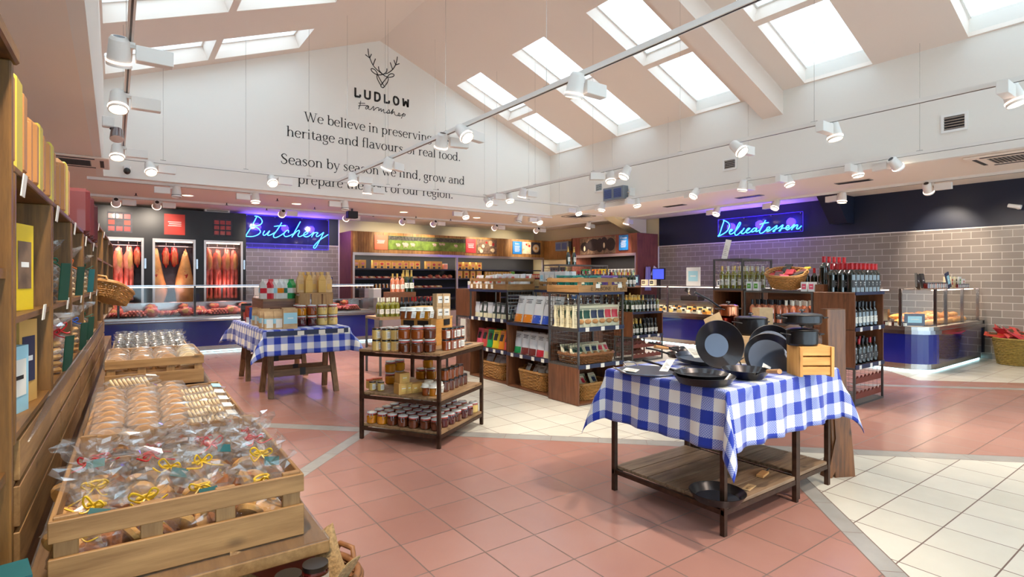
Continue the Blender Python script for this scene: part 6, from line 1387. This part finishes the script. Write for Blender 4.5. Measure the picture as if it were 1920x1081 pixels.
poster(.1, 2.86, .5, .5, FY-.002, 'photo_dark', 'dark square poster of cuts of meat, left above the cabinets', 0, 1)
poster(1.23, 2.87, .45, .52, FY-.002, 'board_tomato', 'square tomato red poster with white lines, centre above the cabinets', 3)
poster(2.32, 2.85, .45, .46, FY-.002, 'photo_dark', 'dark square poster of cuts of meat, right above the cabinets', 0, 2)
t = MB().box(-.3, .3, -.1, .1, 0, .12, 'white_plastic').build('air_unit', bev=.01); place(t, 2.2, FY+.15, 3.25-.0, 0, 'slim white air unit on top of the black cabinet wall', 'air unit'); MB().box(-.25, .25, -.104, -.1, .02, .06, 'interior_grey').build('grille', t)
# counter equipment
t = thing('weighing_scale', 'white retail scale at the left on the butchery counter back shelf', 'scale', (2.8, CY+.9, 1.0)); MB().box(-.22, .22, -.1, .12, 0, .1, 'white_plastic').build('base', t, bev=.01); MB().box(-.2, .2, .08, .12, .1, .3, 'white_plastic').build('display_stand', t); MB().box(-.2, .2, -.08, .06, .1, .115, 'steel').build('weighing_plate', t); MB().box(-.08, .08, -.104, -.1, .03, .07, 'lid_black').build('keypad', t)
t = thing('monitor', 'blue lit till screen behind the butchery counter', 'monitor', (4.15, CY+.95, 1.0)); MB().box(-.04, .04, -.04, .04, 0, .26, 'lid_black').build('stand', t); MB().box(-.22, .22, -.02, .02, .26, .54, 'lid_black').build('casing', t); MB().box(-.2, .2, -.024, -.0201, .28, .52, 'screen_blue').build('screen', t)
t = thing('label_printer', 'white label printer at the right end of the butchery counter', 'printer', (5.6, CY+1.4, 0)); MB().box(-.2, .2, -.2, .2, 0, .98, 'interior_grey').build('pedestal', t); MB().box(-.18, .18, -.15, .15, .98, 1.24, 'white_plastic').build('casing', t, bev=.015)
# ---- fridges at the back
t = thing('chilled_cabinet', 'long timber clad open fronted chiller of packed meats and dairy along the back wall', 'chiller', (0, 0, 0)); fx0, fx1, fy = 5.62, 13.2, 15.8
MB().box(fx0, fx0+.06, fy, YN-.06, 0, 2.91, 'clad_red').build('end_panel', t); MB().box(fx0+.06, fx1, fy, fy+.05, 2.28, 2.91, 'clad').build('clad_fascia', t)
for a in range(47): MB().box(fx0+.06+a*.16, fx0+.066+a*.16, fy-.004, fy, 2.28, 2.91, 'oldoak_z').build('board_joint', t)
MB().box(fx0+.06, fx1, fy+.05, YN-.06, 2.3, 2.36, 'interior_black').build('ceiling_panel', t); MB().box(fx0+.06, fx1, YN-.1, YN-.06, 0, 2.3, 'interior_black').build('back_panel', t)
MB().box(fx0+.06, fx1, fy-.02, fy+.04, 2.2, 2.28, 'cab_frame').build('canopy', t); MB().box(fx0+.1, fx1-.05, fy+.06, fy+.1, 2.22, 2.25, 'led_pink').build('canopy_light', t)
for x in (fx0+.06, 9.2, 12.9): MB().box(x, x+.06, fy, fy+.08, 0, 2.2, 'cab_frame').build('upright', t)
MB().box(fx0+.06, fx1, fy, YN-.1, 0, .45, 'cab_frame').build('base', t)
SHZ = (.45, .85, 1.2, 1.5, 1.8)
for z in SHZ[1:]:
    MB().box(fx0+.12, 9.2, fy+.12, YN-.1, z-.02, z, 'interior_grey').build('shelf', t); MB().box(9.26, 12.9, fy+.12, YN-.1, z-.02, z, 'interior_grey').build('shelf', t); MB().box(fx0+.12, 9.2, fy+.105, fy+.118, z-.03, z+.012, 'card_navy').build('price_strip', t); MB().box(9.26, 12.9, fy+.105, fy+.118, z-.03, z+.012, 'card_navy').build('price_strip', t)
for i in range(6): light('chiller_lamp', 'AREA', (6.3+i*1.2, fy+.2, 2.19), 9, (1, .9, .78), (.3, 0, 0), shape='RECTANGLE', size=1.1, size_y=.08)
def meat_box(k=0):
    o = packet(.17, .12, .24, 'kraft_yellow', None, 'window_box'); MB().lathe([(0, 0), (.05, 0)], ('meat_pale', 'meat_red', 'meat')[k % 3], 12, M=Matrix.Translation((0, -.0612, .14)) @ Euler((pi/2, 0, 0)).to_matrix().to_4x4() @ Matrix.Diagonal((1, .7, 1, 1))).build('product_window', o)
    MB().box(-.035, .035, -.0625, -.0605, .02, .075, 'card_navy').build('label', o); return o
for i in range(15): 
    if i in (2, 11): continue
    put(meat_box, (i % 3,), 5.85+i*.2, fy+.22, 1.8, jit(.1), 'yellow kraft meat box with round window on the top chiller shelf, %s from the left' % nth(i), 'box', 'yellow boxes on the top shelf of the left chiller', 1.1)
for i in range(4):
    for lv in range(2): put(meat_box, ((i+lv) % 3,), 9.42+i*.26, fy+.22, 1.5+lv*.29, jit(.1), 'yellow kraft box at the left of the right hand chiller, %s, %s tier' % (nth(i), ('lower', 'upper')[lv]), 'box', 'yellow boxes of the right hand chiller', 1.12)
def pk(k=0): 
    o = packet(.2, .14, .05, ('meat_red', 'meat_pale', 'kraft')[k % 3], None, 'chilled_pack'); MB().box(-.05, .04, -.04, .05, .0505, .052, 'paper').build('label', o); return o
for z, n0, l in ((1.5, 14, 'second'), (.85, 14, 'lowest'), (1.2, 6, 'third')):
    for i in range(n0): put(pk, (i % 3,), 5.9+i*.235+(1.6 if z == 1.2 else 0), fy+.26, z, (.45, 0, jit(.15)), 'tilted tray pack of chilled meat on the %s chiller shelf, %s from the left' % (l, nth(i)), 'pack', 'tray packs in the chiller', 1)
for i in range(12): put(screw_jar, (('creamy', 'marmalade', 'honey')[i % 3], 'foil_white', 1, .14, .035), 5.88+i*.12, fy+.2, 1.2, 0, 'small sauce bottle on the middle chiller shelf, %s from the left' % nth(i), 'bottle', 'sauce bottles in the chiller')
for i, x in enumerate((8.35, 8.62, 8.88, 9.08)): put(joint, (i % 3,), x, fy+.26, 1.5, 1.2, 'round wrapped ham on the right of the chiller shelf, %s one' % nth(i), 'ham', 'hams in the chiller', 1.1)
for i in range(3): put(screw_jar, (('amber', 'meat_pale', 'meat_pale')[i], 'lid_silver', 0, .2, .09), 8.4+i*.25, fy+.25, 1.8, 0, 'wide clear tub on the top chiller shelf beside the boxes, %s one' % nth(i), 'tub', 'tubs in the chiller')
for i in range(10):
    for lv in range(2): put(packet, (.1, .09, .12, 'creamy', 'kraft', 'carton'), 10.5+i*.12, fy+.22, 1.5+lv*.123, 0, 'cream coloured carton in the right hand chiller, %s along, %s tier' % (nth(i), ('lower', 'upper')[lv]), 'carton', 'cream cartons in the right chiller')
for i in range(14): put(packet, (.08, .09, .17, ('bag_yellow', 'bag_yellow', 'bag_brown', 'bag_coral', 'bag_red', 'bag_coral')[i//3 % 6], 'paper', 'carton'), 11.85+i*.09-.1, fy+.2, 1.5, 0, '%s drink carton at the right of the chiller, %s along' % (('yellow', 'yellow', 'brown', 'coral', 'red', 'coral')[i//3 % 6], nth(i)), 'carton', 'drink cartons in the right chiller')
put(screw_jar, ('green_pack', 'lid_glass', 0, .3, .11), 11.65, fy+.24, 1.5, 0, 'tall clear tub with green contents in the right hand chiller', 'tub')
# boards on the fascia
def board(x0_, x1_, z0, z1, k, lab, head=None, lines=6, shapes=None, P=None):
    w, h = x1_-x0_, z1-z0; t = MB().box(-w/2, w/2, -.012, 0, -h/2, h/2, k).build('fascia_board')
    if head: words(head, 'ink_white', h*.2, t, (0, -.0125, h*.25), (pi/2, 0, 0))
    for i in range(lines): MB().box(-w*.3+w*.04*(i % 2), w*.3-w*.03*(i % 3), -.0135, -.0122, h*(.12-i*.085), h*(.145-i*.085), 'ink_white').build('print', t)
    if shapes: shapes(t, w, h)
    return t
by_ = fy-.006; bz = lambda px, py: at_y(px, py, by_)
def fb(px0, py0, px1, py1, k, lab, **kw):
    a = bz(px0, py0); b = bz(px1, py1); z1 = a[1]; z0 = b[1]; t = board(a[0], b[0], z0, z1, k, lab, **kw); return place(t, (a[0]+b[0])/2, by_, (z0+z1)/2, 0, lab, 'sign board')
def sheep(t, w, h):
    MB().box(-w/2, w/2, -.0135, -.0122, h*.18, h*.48, 'photo_tree').build('tree_line', t)
    for i, (x, z, s) in enumerate(((-.38, -.15, .8), (-.29, -.12, 1.1), (-.2, -.1, .85), (.08, -.04, .75), (.16, .02, .6), (.2, .02, .6), (.37, -.06, .75))):
        q = MB().lathe([(0, 0), (.07*s, 0)], 'sheep_wool', 14, M=Matrix.Translation((x*w, -.015, z*h)) @ Euler((pi/2, 0, 0)).to_matrix().to_4x4() @ Matrix.Diagonal((1.25, .85, 1, 1))).build('sheep', t)
        MB().box(x*w-.06*s, x*w-.045*s, -.0148, -.0138, z*h-.09*s, z*h, 'sheep_wool').build('leg', q); MB().box(x*w+.035*s, x*w+.05*s, -.0148, -.0138, z*h-.09*s, z*h, 'sheep_wool').build('leg', q)
        MB().lathe([(0, 0), (.03*s, 0)], 'photo_cream', 10, M=Matrix.Translation((x*w-.08*s, -.0155, z*h+.03*s)) @ Euler((pi/2, 0, 0)).to_matrix().to_4x4()).build('head', q)
def food(t, w, h):
    r = random.Random(5)
    for i in range(9): MB().lathe([(0, 0), (h*r.uniform(.08, .18), 0)], ('photo_cream', 'kraft', 'meat_red', 'cream_biscuit')[i % 4], 14, M=Matrix.Translation((r.uniform(-.38, .38)*w, -.0135-.0004*i, r.uniform(-.32, .32)*h)) @ Euler((pi/2, 0, 0)).to_matrix().to_4x4()).build('picture_detail', t)
def bowl(t, w, h):
    for i, (rr, k) in enumerate(((.36, 'kraft'), (.3, 'photo_cream'), (.12, 'cheese_orange'))): MB().lathe([(0, 0), (min(w, h)*rr, 0)], k, 18, M=Matrix.Translation((0, -.0135-.001*i, 0)) @ Euler((pi/2, 0, 0)).to_matrix().to_4x4()).build('picture_detail', t)
def cows(t, w, h):
    for i, (x, z, a, b) in enumerate(((-.1, .05, .2, .36), (-.36, -.05, .12, .3), (.2, .08, .1, .4), (.38, .02, .12, .38), (.08, .0, .1, .42))):
        q = MB().lathe([(0, 0), (1, 0)], 'cow_hide', 18, M=Matrix.Translation((x*w, -.0135-.0004*i, z*h)) @ Euler((pi/2, 0, 0)).to_matrix().to_4x4() @ Matrix.Diagonal((a*w, b*h, 1, 1))).build('cow', t)
        if i in (1, 2): MB().lathe([(0, 0), (1, 0)], 'photo_cream', 12, M=Matrix.Translation((x*w, -.0165, z*h-.05)) @ Euler((pi/2, 0, 0)).to_matrix().to_4x4() @ Matrix.Diagonal((.025*w, .16*h, 1, 1))).build('blaze', q)
fb(702, 440, 726, 468, 'board_orange', 'plain orange board with short white lines, left end of the chiller fascia', lines=3)
fb(728, 441, 872, 472, 'photo_grass', 'long picture board of sheep grazing in a green field', lines=0, shapes=sheep)
fb(873, 447, 892, 474, 'board_red', 'small red board with white lines right of the sheep picture', lines=4)
fb(894, 448, 931, 476, 'photo_brown', 'picture board of assorted food right of the small red board', lines=0, shapes=food)
fb(961, 452, 978, 476, 'board_blue', 'blue Dairy board on the chiller fascia', head='Dairy')
fb(979, 453, 995, 476, 'photo_cream', 'pale cream picture board right of the Dairy board', lines=0, shapes=food)
fb(996, 454, 1013, 477, 'photo_dark', 'dark picture board showing a round bowl on the chiller fascia', lines=0, shapes=bowl)
# cheese chiller on the east side
t = thing('cheese_chiller', 'timber clad open fronted cheese chiller standing out from the right wall', 'chiller', (0, 0, 0)); cx0, cy0, cy1 = 12.34, 10.76, 13.6
MB().box(cx0, XE-.04, cy0, cy0+.05, 0, 2.84, 'clad_red').build('end_panel', t); MB().box(cx0, cx0+.05, cy0+.05, cy1, 2.26, 2.84, 'clad_red').build('clad_fascia', t)
for a in range(18): MB().box(cx0-.004, cx0, cy0+.05+a*.16, cy0+.056+a*.16, 2.26, 2.84, 'oldoak_z').build('board_joint', t)
MB().box(cx0, XE-.04, cy1-.05, cy1, 0, 2.84, 'clad_red').build('end_panel', t); MB().box(XE-.1, XE-.06, cy0+.05, cy1-.05, 0, 2.3, 'interior_black').build('back_panel', t)
MB().box(cx0-.02, cx0+.05, cy0+.05, cy1-.05, 2.18, 2.26, 'cab_frame').build('canopy', t); MB().box(cx0, XE-.1, cy0+.05, cy1-.05, 0, .5, 'cab_frame').build('base', t); MB().box(cx0, cx0+.06, cy0+.05, cy0+.1, .5, 2.18, 'cab_frame').build('upright', t)
MB().box(cx0+.05, XE-.1, cy0+.05, cy1-.05, 2.26, 2.32, 'interior_black').build('ceiling_panel', t)
for z in (.9, 1.3, 1.65): MB().box(cx0+.15, XE-.1, cy0+.06, cy1-.06, z-.02, z, 'interior_grey').build('shelf', t)
for i in range(3): light('cheese_lamp', 'AREA', (cx0+.2, 11.3+i*.85, 2.17), 8, (1, .88, .75), shape='RECTANGLE', size=.08, size_y=.8)
for i in range(18): put(packet, (.11, .09, .15, ('bag_white', 'bag_white', 'bag_white', 'bag_yellow', 'bag_orange', 'bag_green')[i//3 % 6], 'card_navy', 'cheese_pack'), cx0+.28, 10.95+i*.14, 1.65, -pi/2, '%s pack on the top shelf of the cheese chiller, %s from the right' % (('white', 'white', 'white', 'yellow', 'orange', 'green')[i//3 % 6], nth(i)), 'pack', 'packs on the cheese chiller top shelf')
for i in range(16): put(packet, (.12, .1, .1, ('cheese', 'cheese_white', 'bag_pink')[i % 3], None, 'cheese_pack'), cx0+.28, 10.95+i*.155, 1.3, -pi/2, 'wrapped cheese on the middle shelf of the cheese chiller, %s from the right' % nth(i), 'cheese', 'cheeses on the chiller middle shelf')
def cb(py_, px0, py0, px1, py1, k, lab, **kw):
    a = at_x(px0, py0, cx0-.006); b = at_x(px1, py1, cx0-.006); t = board(b[0], a[0], b[1], a[1], k, lab, **kw); return place(t, cx0-.006, (a[0]+b[0])/2, (a[1]+b[1])/2, -pi/2, lab, 'sign board')
cb(0, 1088, 447, 1154, 474, 'photo_brown', 'picture board of black and white cows on the cheese chiller', lines=0, shapes=cows)
cb(0, 1161, 441, 1178, 468, 'board_blue', 'blue Cheese board at the right of the cow picture', head='Cheese')
t = thing('corner_cladding', 'timber cladding closing the corner between the two chillers', 'cladding', (0, 0, 0)); MB().box(12.95, 13.0, 13.62, 15.78, 2.2, 2.88, 'clad').build('clad_fascia', t)
t = thing('freezer', 'upright cream glass door freezer in the corner between the chillers', 'freezer', (12.6, 14.6, 0)); MB().box(-.0, .6, -.5, .5, 0, 2.15, 'cream_wall').build('casing', t, bev=.01); MB().box(-.012, -.001, -.4, .4, .3, 1.9, 'photo_dark').build('door', t); MB().box(-.03, -.012, .36, .4, .8, 1.4, 'chrome').build('handle', t)
for i in range(4): MB().box(-.014, -.0125, -.46, -.42, 1.2+i*.2, 1.3+i*.2, 'green_pack').build('sticker', t)
# ---- deli counter
DX = 10.4; DY0 = 3.1; DY1 = 10.5; R = .42
def outline(off=0, n=8, y1=DY1, xr=XE-.14):
    r = R+off; c = (DX+R, DY0+R); P = [(DX-off, y1)]+[(c[0]-r*cos(pi/2*i/n), c[1]-r*sin(pi/2*i/n)) for i in range(n+1)]+[(xr, DY0-off)]
    return P
def wall_strip(P, z0, z1, k, name, t, th=.012):
    m = MB(); n = len(P); Q = []
    for i, p in enumerate(P):
        a = Vector(P[max(i-1, 0)]); b = Vector(P[min(i+1, n-1)]); d = (b-a).normalized(); Q.append((p[0]-d.y*th, p[1]+d.x*th))
    vs = [(x, y, z) for z in (z0, z1) for x, y in P]+[(x, y, z) for z in (z0, z1) for x, y in Q]
    fs = [(i, i+1, n+i+1, n+i) for i in range(n-1)]+[(2*n+i+1, 2*n+i, 3*n+i, 3*n+i+1) for i in range(n-1)]+[(n+i, n+i+1, 3*n+i+1, 3*n+i) for i in range(n-1)]+[(i+1, i, 2*n+i, 2*n+i+1) for i in range(n-1)]
    m.add(vs, fs, k, False); return m.build(name, t)
t = thing('deli_counter', 'delicatessen counter with rounded navy corner, chrome rail and glass screen', 'counter', (0, 0, 0))
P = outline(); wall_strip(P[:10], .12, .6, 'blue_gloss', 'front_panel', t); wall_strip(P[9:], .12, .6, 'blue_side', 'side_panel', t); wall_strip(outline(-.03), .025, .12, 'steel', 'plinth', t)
wall_strip(outline(-.05), .005, .025, 'led_cyan', 'plinth_light', t, .02); wall_strip(outline(.035), .6, .66, 'chrome', 'bumper_rail', t, .05); wall_strip(outline(.01), .66, .72, 'steel', 'ledge', t, .03)
m = MB(); Q = outline(0)+[(XE-.14, DY0+.9), (DX+.95, DY0+.9), (DX+.95, DY1)]; m.prism(Q, .68, .71, 'interior_grey', plane='xy'); m.build('display_deck', t)
MB().box(XE-.14, XE-.10, DY0-.02, DY0+.9, .12, .72, 'interior_black').build('end_post', t)
G = [(DX+.06, DY1), (DX+.06, 8.2), (DX+.06, 5.9), (DX+.06, 4.0), (DX+.06, DY0+.42)]
for a, b in zip(G, G[1:]): MB().box(a[0], a[0]+.007, b[1]+.005, a[1]-.005, .72, 1.31, 'glass').build('glass_screen', t); MB().box(b[0]-.015, b[0]+.02, b[1]-.02, b[1]+.02, .72, 1.33, 'chrome').build('glass_post', t)
gx = [(DX+.45, DY0+.06), (11.35, DY0+.06), (12.2, DY0+.06), (XE-.2, DY0+.06)]
MB().add([(DX+.06, DY0+.42, .72), (DX+.45, DY0+.06, .72), (DX+.45, DY0+.06, 1.31), (DX+.06, DY0+.42, 1.31)], [(0,1,2,3)], 'glass').build('corner_glass', t)
for a, b in zip(gx, gx[1:]): MB().box(a[0]+.01, b[0]-.01, a[1], a[1]+.007, .72, 1.31, 'glass').build('glass_screen', t)
for a in gx: MB().box(a[0]-.02, a[0]+.02, a[1]-.02, a[1]+.02, .72, 1.33, 'chrome').build('glass_post', t)
MB().box(DX+.04, DX+.42, DY0+.8, DY1, 1.325, 1.335, 'jar_glass').build('top_glass', t); MB().box(DX+.3, XE-.16, DY0+.04, DY0+.45, 1.325, 1.335, 'jar_glass').build('top_glass', t)
MB().box(DX+.08, DX+.11, DY0+.6, DY1, 1.30, 1.315, 'led_pink').build('strip_light', t); MB().box(DX+.5, XE-.3, DY0+.1, DY0+.13, 1.30, 1.315, 'led_pink').build('strip_light', t)
MB().box(DX+.9, DX+1.0, DY0+.9, DY1, .71, .95, 'steel').build('back_wall', t); MB().box(DX+.7, DX+1.3, DY0+1.3, DY1, .95, .97, 'steel').build('service_shelf', t)
for i in range(3): light('counter_strip_lamp', 'AREA', (DX+.3, 4.4+i*2.2, 1.29), 12, (1, .82, .62), shape='RECTANGLE', size=.08, size_y=2.0)
light('counter_strip_lamp', 'AREA', (11.9, DY0+.3, 1.29), 12, (1, .78, .56), shape='RECTANGLE', size=2.2, size_y=.08)
def cheese(k=0):
    sh = k % 3; mk = ('cheese', 'cheese_white', 'cheese_orange')[k % 3]
    o = MB().prism([(0, 0), (.16, .05), (.16, -.05)] if sh == 0 else [(-.08, -.06), (.08, -.06), (.08, .06), (-.08, .06)], 0, .07, mk, plane='xy').build('cheese_piece', bev=.004); MB().ob((0, -.075, .07), (.08, .004, .045), 'card_black', (-.2, 0, 0)).build('price_tag', o); return o
for r in range(3):
    for c in range(22):
        y = 4.3+c*.27; put(cheese, ((c*2+r) % 5,), DX+.22+r*.2, y, .712+r*.03, -pi/2+jit(.3), 'cut cheese with black price tag in the deli counter, %s from the near end, %s row' % (nth(c) if c < 20 else 'twenty-'+nth(c-20), nth(r)), 'cheese', 'cheeses in the deli counter')
def loaf(k=0):
    o = MB().blob((0, 0, .045), (.13, .055, .045), 'pastry', (14, 8), .14, 3, k).build('pastry'); MB().blob((0, 0, .07), (.09, .03, .025), 'pastry_dark', (10, 6), .2, 4, k).build('baked_crust', o); return o
for r in range(3):
    for c in range(8):
        put(loaf, ((c+r) % 4,), 10.95+c*.25+jit(.02), DY0+.2+r*.2, .712, jit(.7), 'golden pastry in the deli side case, %s from the left, %s row' % (nth(c), nth(r)), 'pastry', 'pastries in the deli side case', 1.1)
        if (c+r) % 2 == 0: put(loaf, ((c+r+1) % 4,), 10.95+c*.25+.06, DY0+.28+r*.18, .79, jit(.9), 'golden pastry piled on top in the deli side case, %s from the left, layer %s' % (nth(c), NTH[r]), 'pastry', 'upper pastries in the deli side case', 1.1)
for i in range(6): put(screw_jar, ('jam', 'lid_black', 1, .08, .045), DX+.14, 3.5+i*.13, .71, -1.2, 'dark jar behind the deli front glass near the rounded corner, %s one' % nth(i), 'jar', 'jars behind the deli glass')
put(packet, (.3, .02, .2, 'card_navy', 'label_blue', 'menu_card'), DX+.3, DY0+.3, .72, -.8, 'navy notice card behind the rounded corner glass of the deli counter', 'card')
for i in range(9): put(screw_jar, (('jam', 'marmalade')[i % 2], 'lid_black', 1, .09, .045), DX+.35+i*.098, DY0+.14, 1.336, -.2, 'preserve jar lined up on the deli glass shelf, %s from the left' % nth(i), 'jar', 'preserve jars on the deli glass shelf', 1.1)
for i in range(7): put(screw_jar, ('jam', 'lid_black', 1, .07, .035), 12.2+i*.085, DY0+.12, 1.336, -.2, 'small preserve jar farther right on the deli glass, %s from the left' % nth(i), 'jar', 'small preserve jars on the deli glass')
for i, (x, k) in enumerate(((10.85, 'card_black'), (11.12, 'card_black'))): put(packet, (.15, .03, .25, k, 'photo_dark', 'menu_stand'), x, DY0+.3, 1.336+.0, (-.15, .35 if i == 0 else 0, 0), '%s black menu stand on the deli glass shelf' % ('tilted', 'upright')[i], 'menu stand')
put(packet, (.16, .02, .28, 'card_navy', 'label_blue', 'menu_stand'), 12.05, DY0+.2, 1.336, (-.1, -.25, 0), 'leaning navy notice card on the deli glass shelf', 'card')
for i in range(3): put(packet, (.13, .12, .2, 'bag_cream' if i < 2 else 'bag_white', ('terracotta_red', 'ink_brown', 'green_pack')[i], 'cracker_box', .5), 12.35+i*.22, DY0+.3, 1.336, 0, 'cracker box with %s mark on the deli glass shelf' % ('red', 'brown', 'green')[i], 'box')
put(packet, (.12, .12, .16, 'bag_white', 'terracotta_red', 'cracker_box', .4), 13.0, DY0+.3, 1.336, 0, 'white cracker box with red mark, rightmost on the deli glass', 'box')
# deli front shelf items far end
for i, (y, k, l) in enumerate(((9.9, 'bag_cream', 'cream box pair'), (9.6, 'bag_cream', 'small cream box'), (9.0, 'bag_cream', 'yellow topped box'), (8.75, 'bag_cream', 'yellow box'), (6.9, 'bag_white', 'small white tub'), (6.65, 'bag_white', 'white tub'), (6.0, 'kraft', 'kraft box stack'))): put(packet, (.14, .1, .14, k, ('card_black', 'card_navy', 'photo_brown')[i % 3], 'deli_box'), DX+.2, y, 1.336, -pi/2, l+' on the long deli glass shelf, %s from the far end' % nth(i), 'box')
put(packet, (.24, .02, .26, 'card_navy', 'label_blue', 'notice_board'), DX+.2, 9.3, 1.336, -pi/2, 'small navy notice standing on the long deli shelf', 'notice'); put(packet, (.36, .02, .42, 'bag_white', 'label_blue', 'notice_board'), DX+.2, 7.6, 1.336, -pi/2, 'large white notice with pale blue picture on the long deli shelf', 'notice')
t = thing('monitor', 'blue lit till screen behind the deli counter', 'monitor', (DX+1.1, 9.3, .97)); MB().box(-.03, .03, -.04, .04, 0, .5, 'lid_black').build('stand', t); MB().box(-.02, .02, -.2, .2, .5, .8, 'lid_black').build('casing', t); MB().box(-.024, -.0201, -.18, .18, .52, .78, 'screen_blue').build('screen', t)
for i, (y, k) in enumerate(((8.2, 'lid_black'), (6.6, 'white_plastic'))):
    t = thing('slicing_machine', ('dark meat slicer on the deli service shelf', 'white food slicer nearer the cage on the deli service shelf')[i], 'slicer', (DX+1.0, y, .97)); MB().box(-.15, .15, -.25, .25, 0, .12, k).build('base', t, bev=.02); MB().cyl((-.05, -.05, .22), (-.05, .0, .22), .13, .13, 'steel', 20).build('blade', t); MB().ob((.02, .1, .22), (.16, .16, .1), k, (.4, .3, 0)).build('carriage', t)
t = thing('apron', 'lilac apron hanging on the red clad end of the cheese chiller', 'apron', (12.75, 10.7, 1.5)); m = MB(); m.grid(lambda u, v: ((u-.5)*(.2+.1*(1-v)), .03*sin(u*14)-.01, -.35+v*.7), 14, 8, 'apron'); m.build('cloth', t, solid=.004); MB().cyl((0, .05, .36), (0, -.02, .36), .01, .01, 'steel', 6).build('hook', t)
put(packet, (.3, .01, .3, 'paper', None, 'plastic_bag'), 13.0, 10.7, 1.55, (0, .5, 0), 'pale square folder hung beside the lilac apron', 'folder')
# floor basket at the right wall
put(basket, (.78, .62, .46, 1.3, 'wicker_olive', 15, .9, False), 12.78, 2.55, .005, 0, 'big olive brown wicker basket of red bags on the floor by the right wall', 'basket')
for i in range(14): put(pouch, (('bag_red', 'bag_coral', 'bag_red', 'terracotta_red')[i % 4], None, 'ink_brown' if i % 2 else None, .2, .3, .07), 12.55+(i % 5)*.12, 2.38+(i//5)*.14, .42+.03*(i % 3), (-1.1+jit(.4), jit(.3), jit(1.2)), 'red paper snack bag heaped in the floor basket by the wall, %s one' % nth(i), 'snack bag', 'red bags in the floor basket')
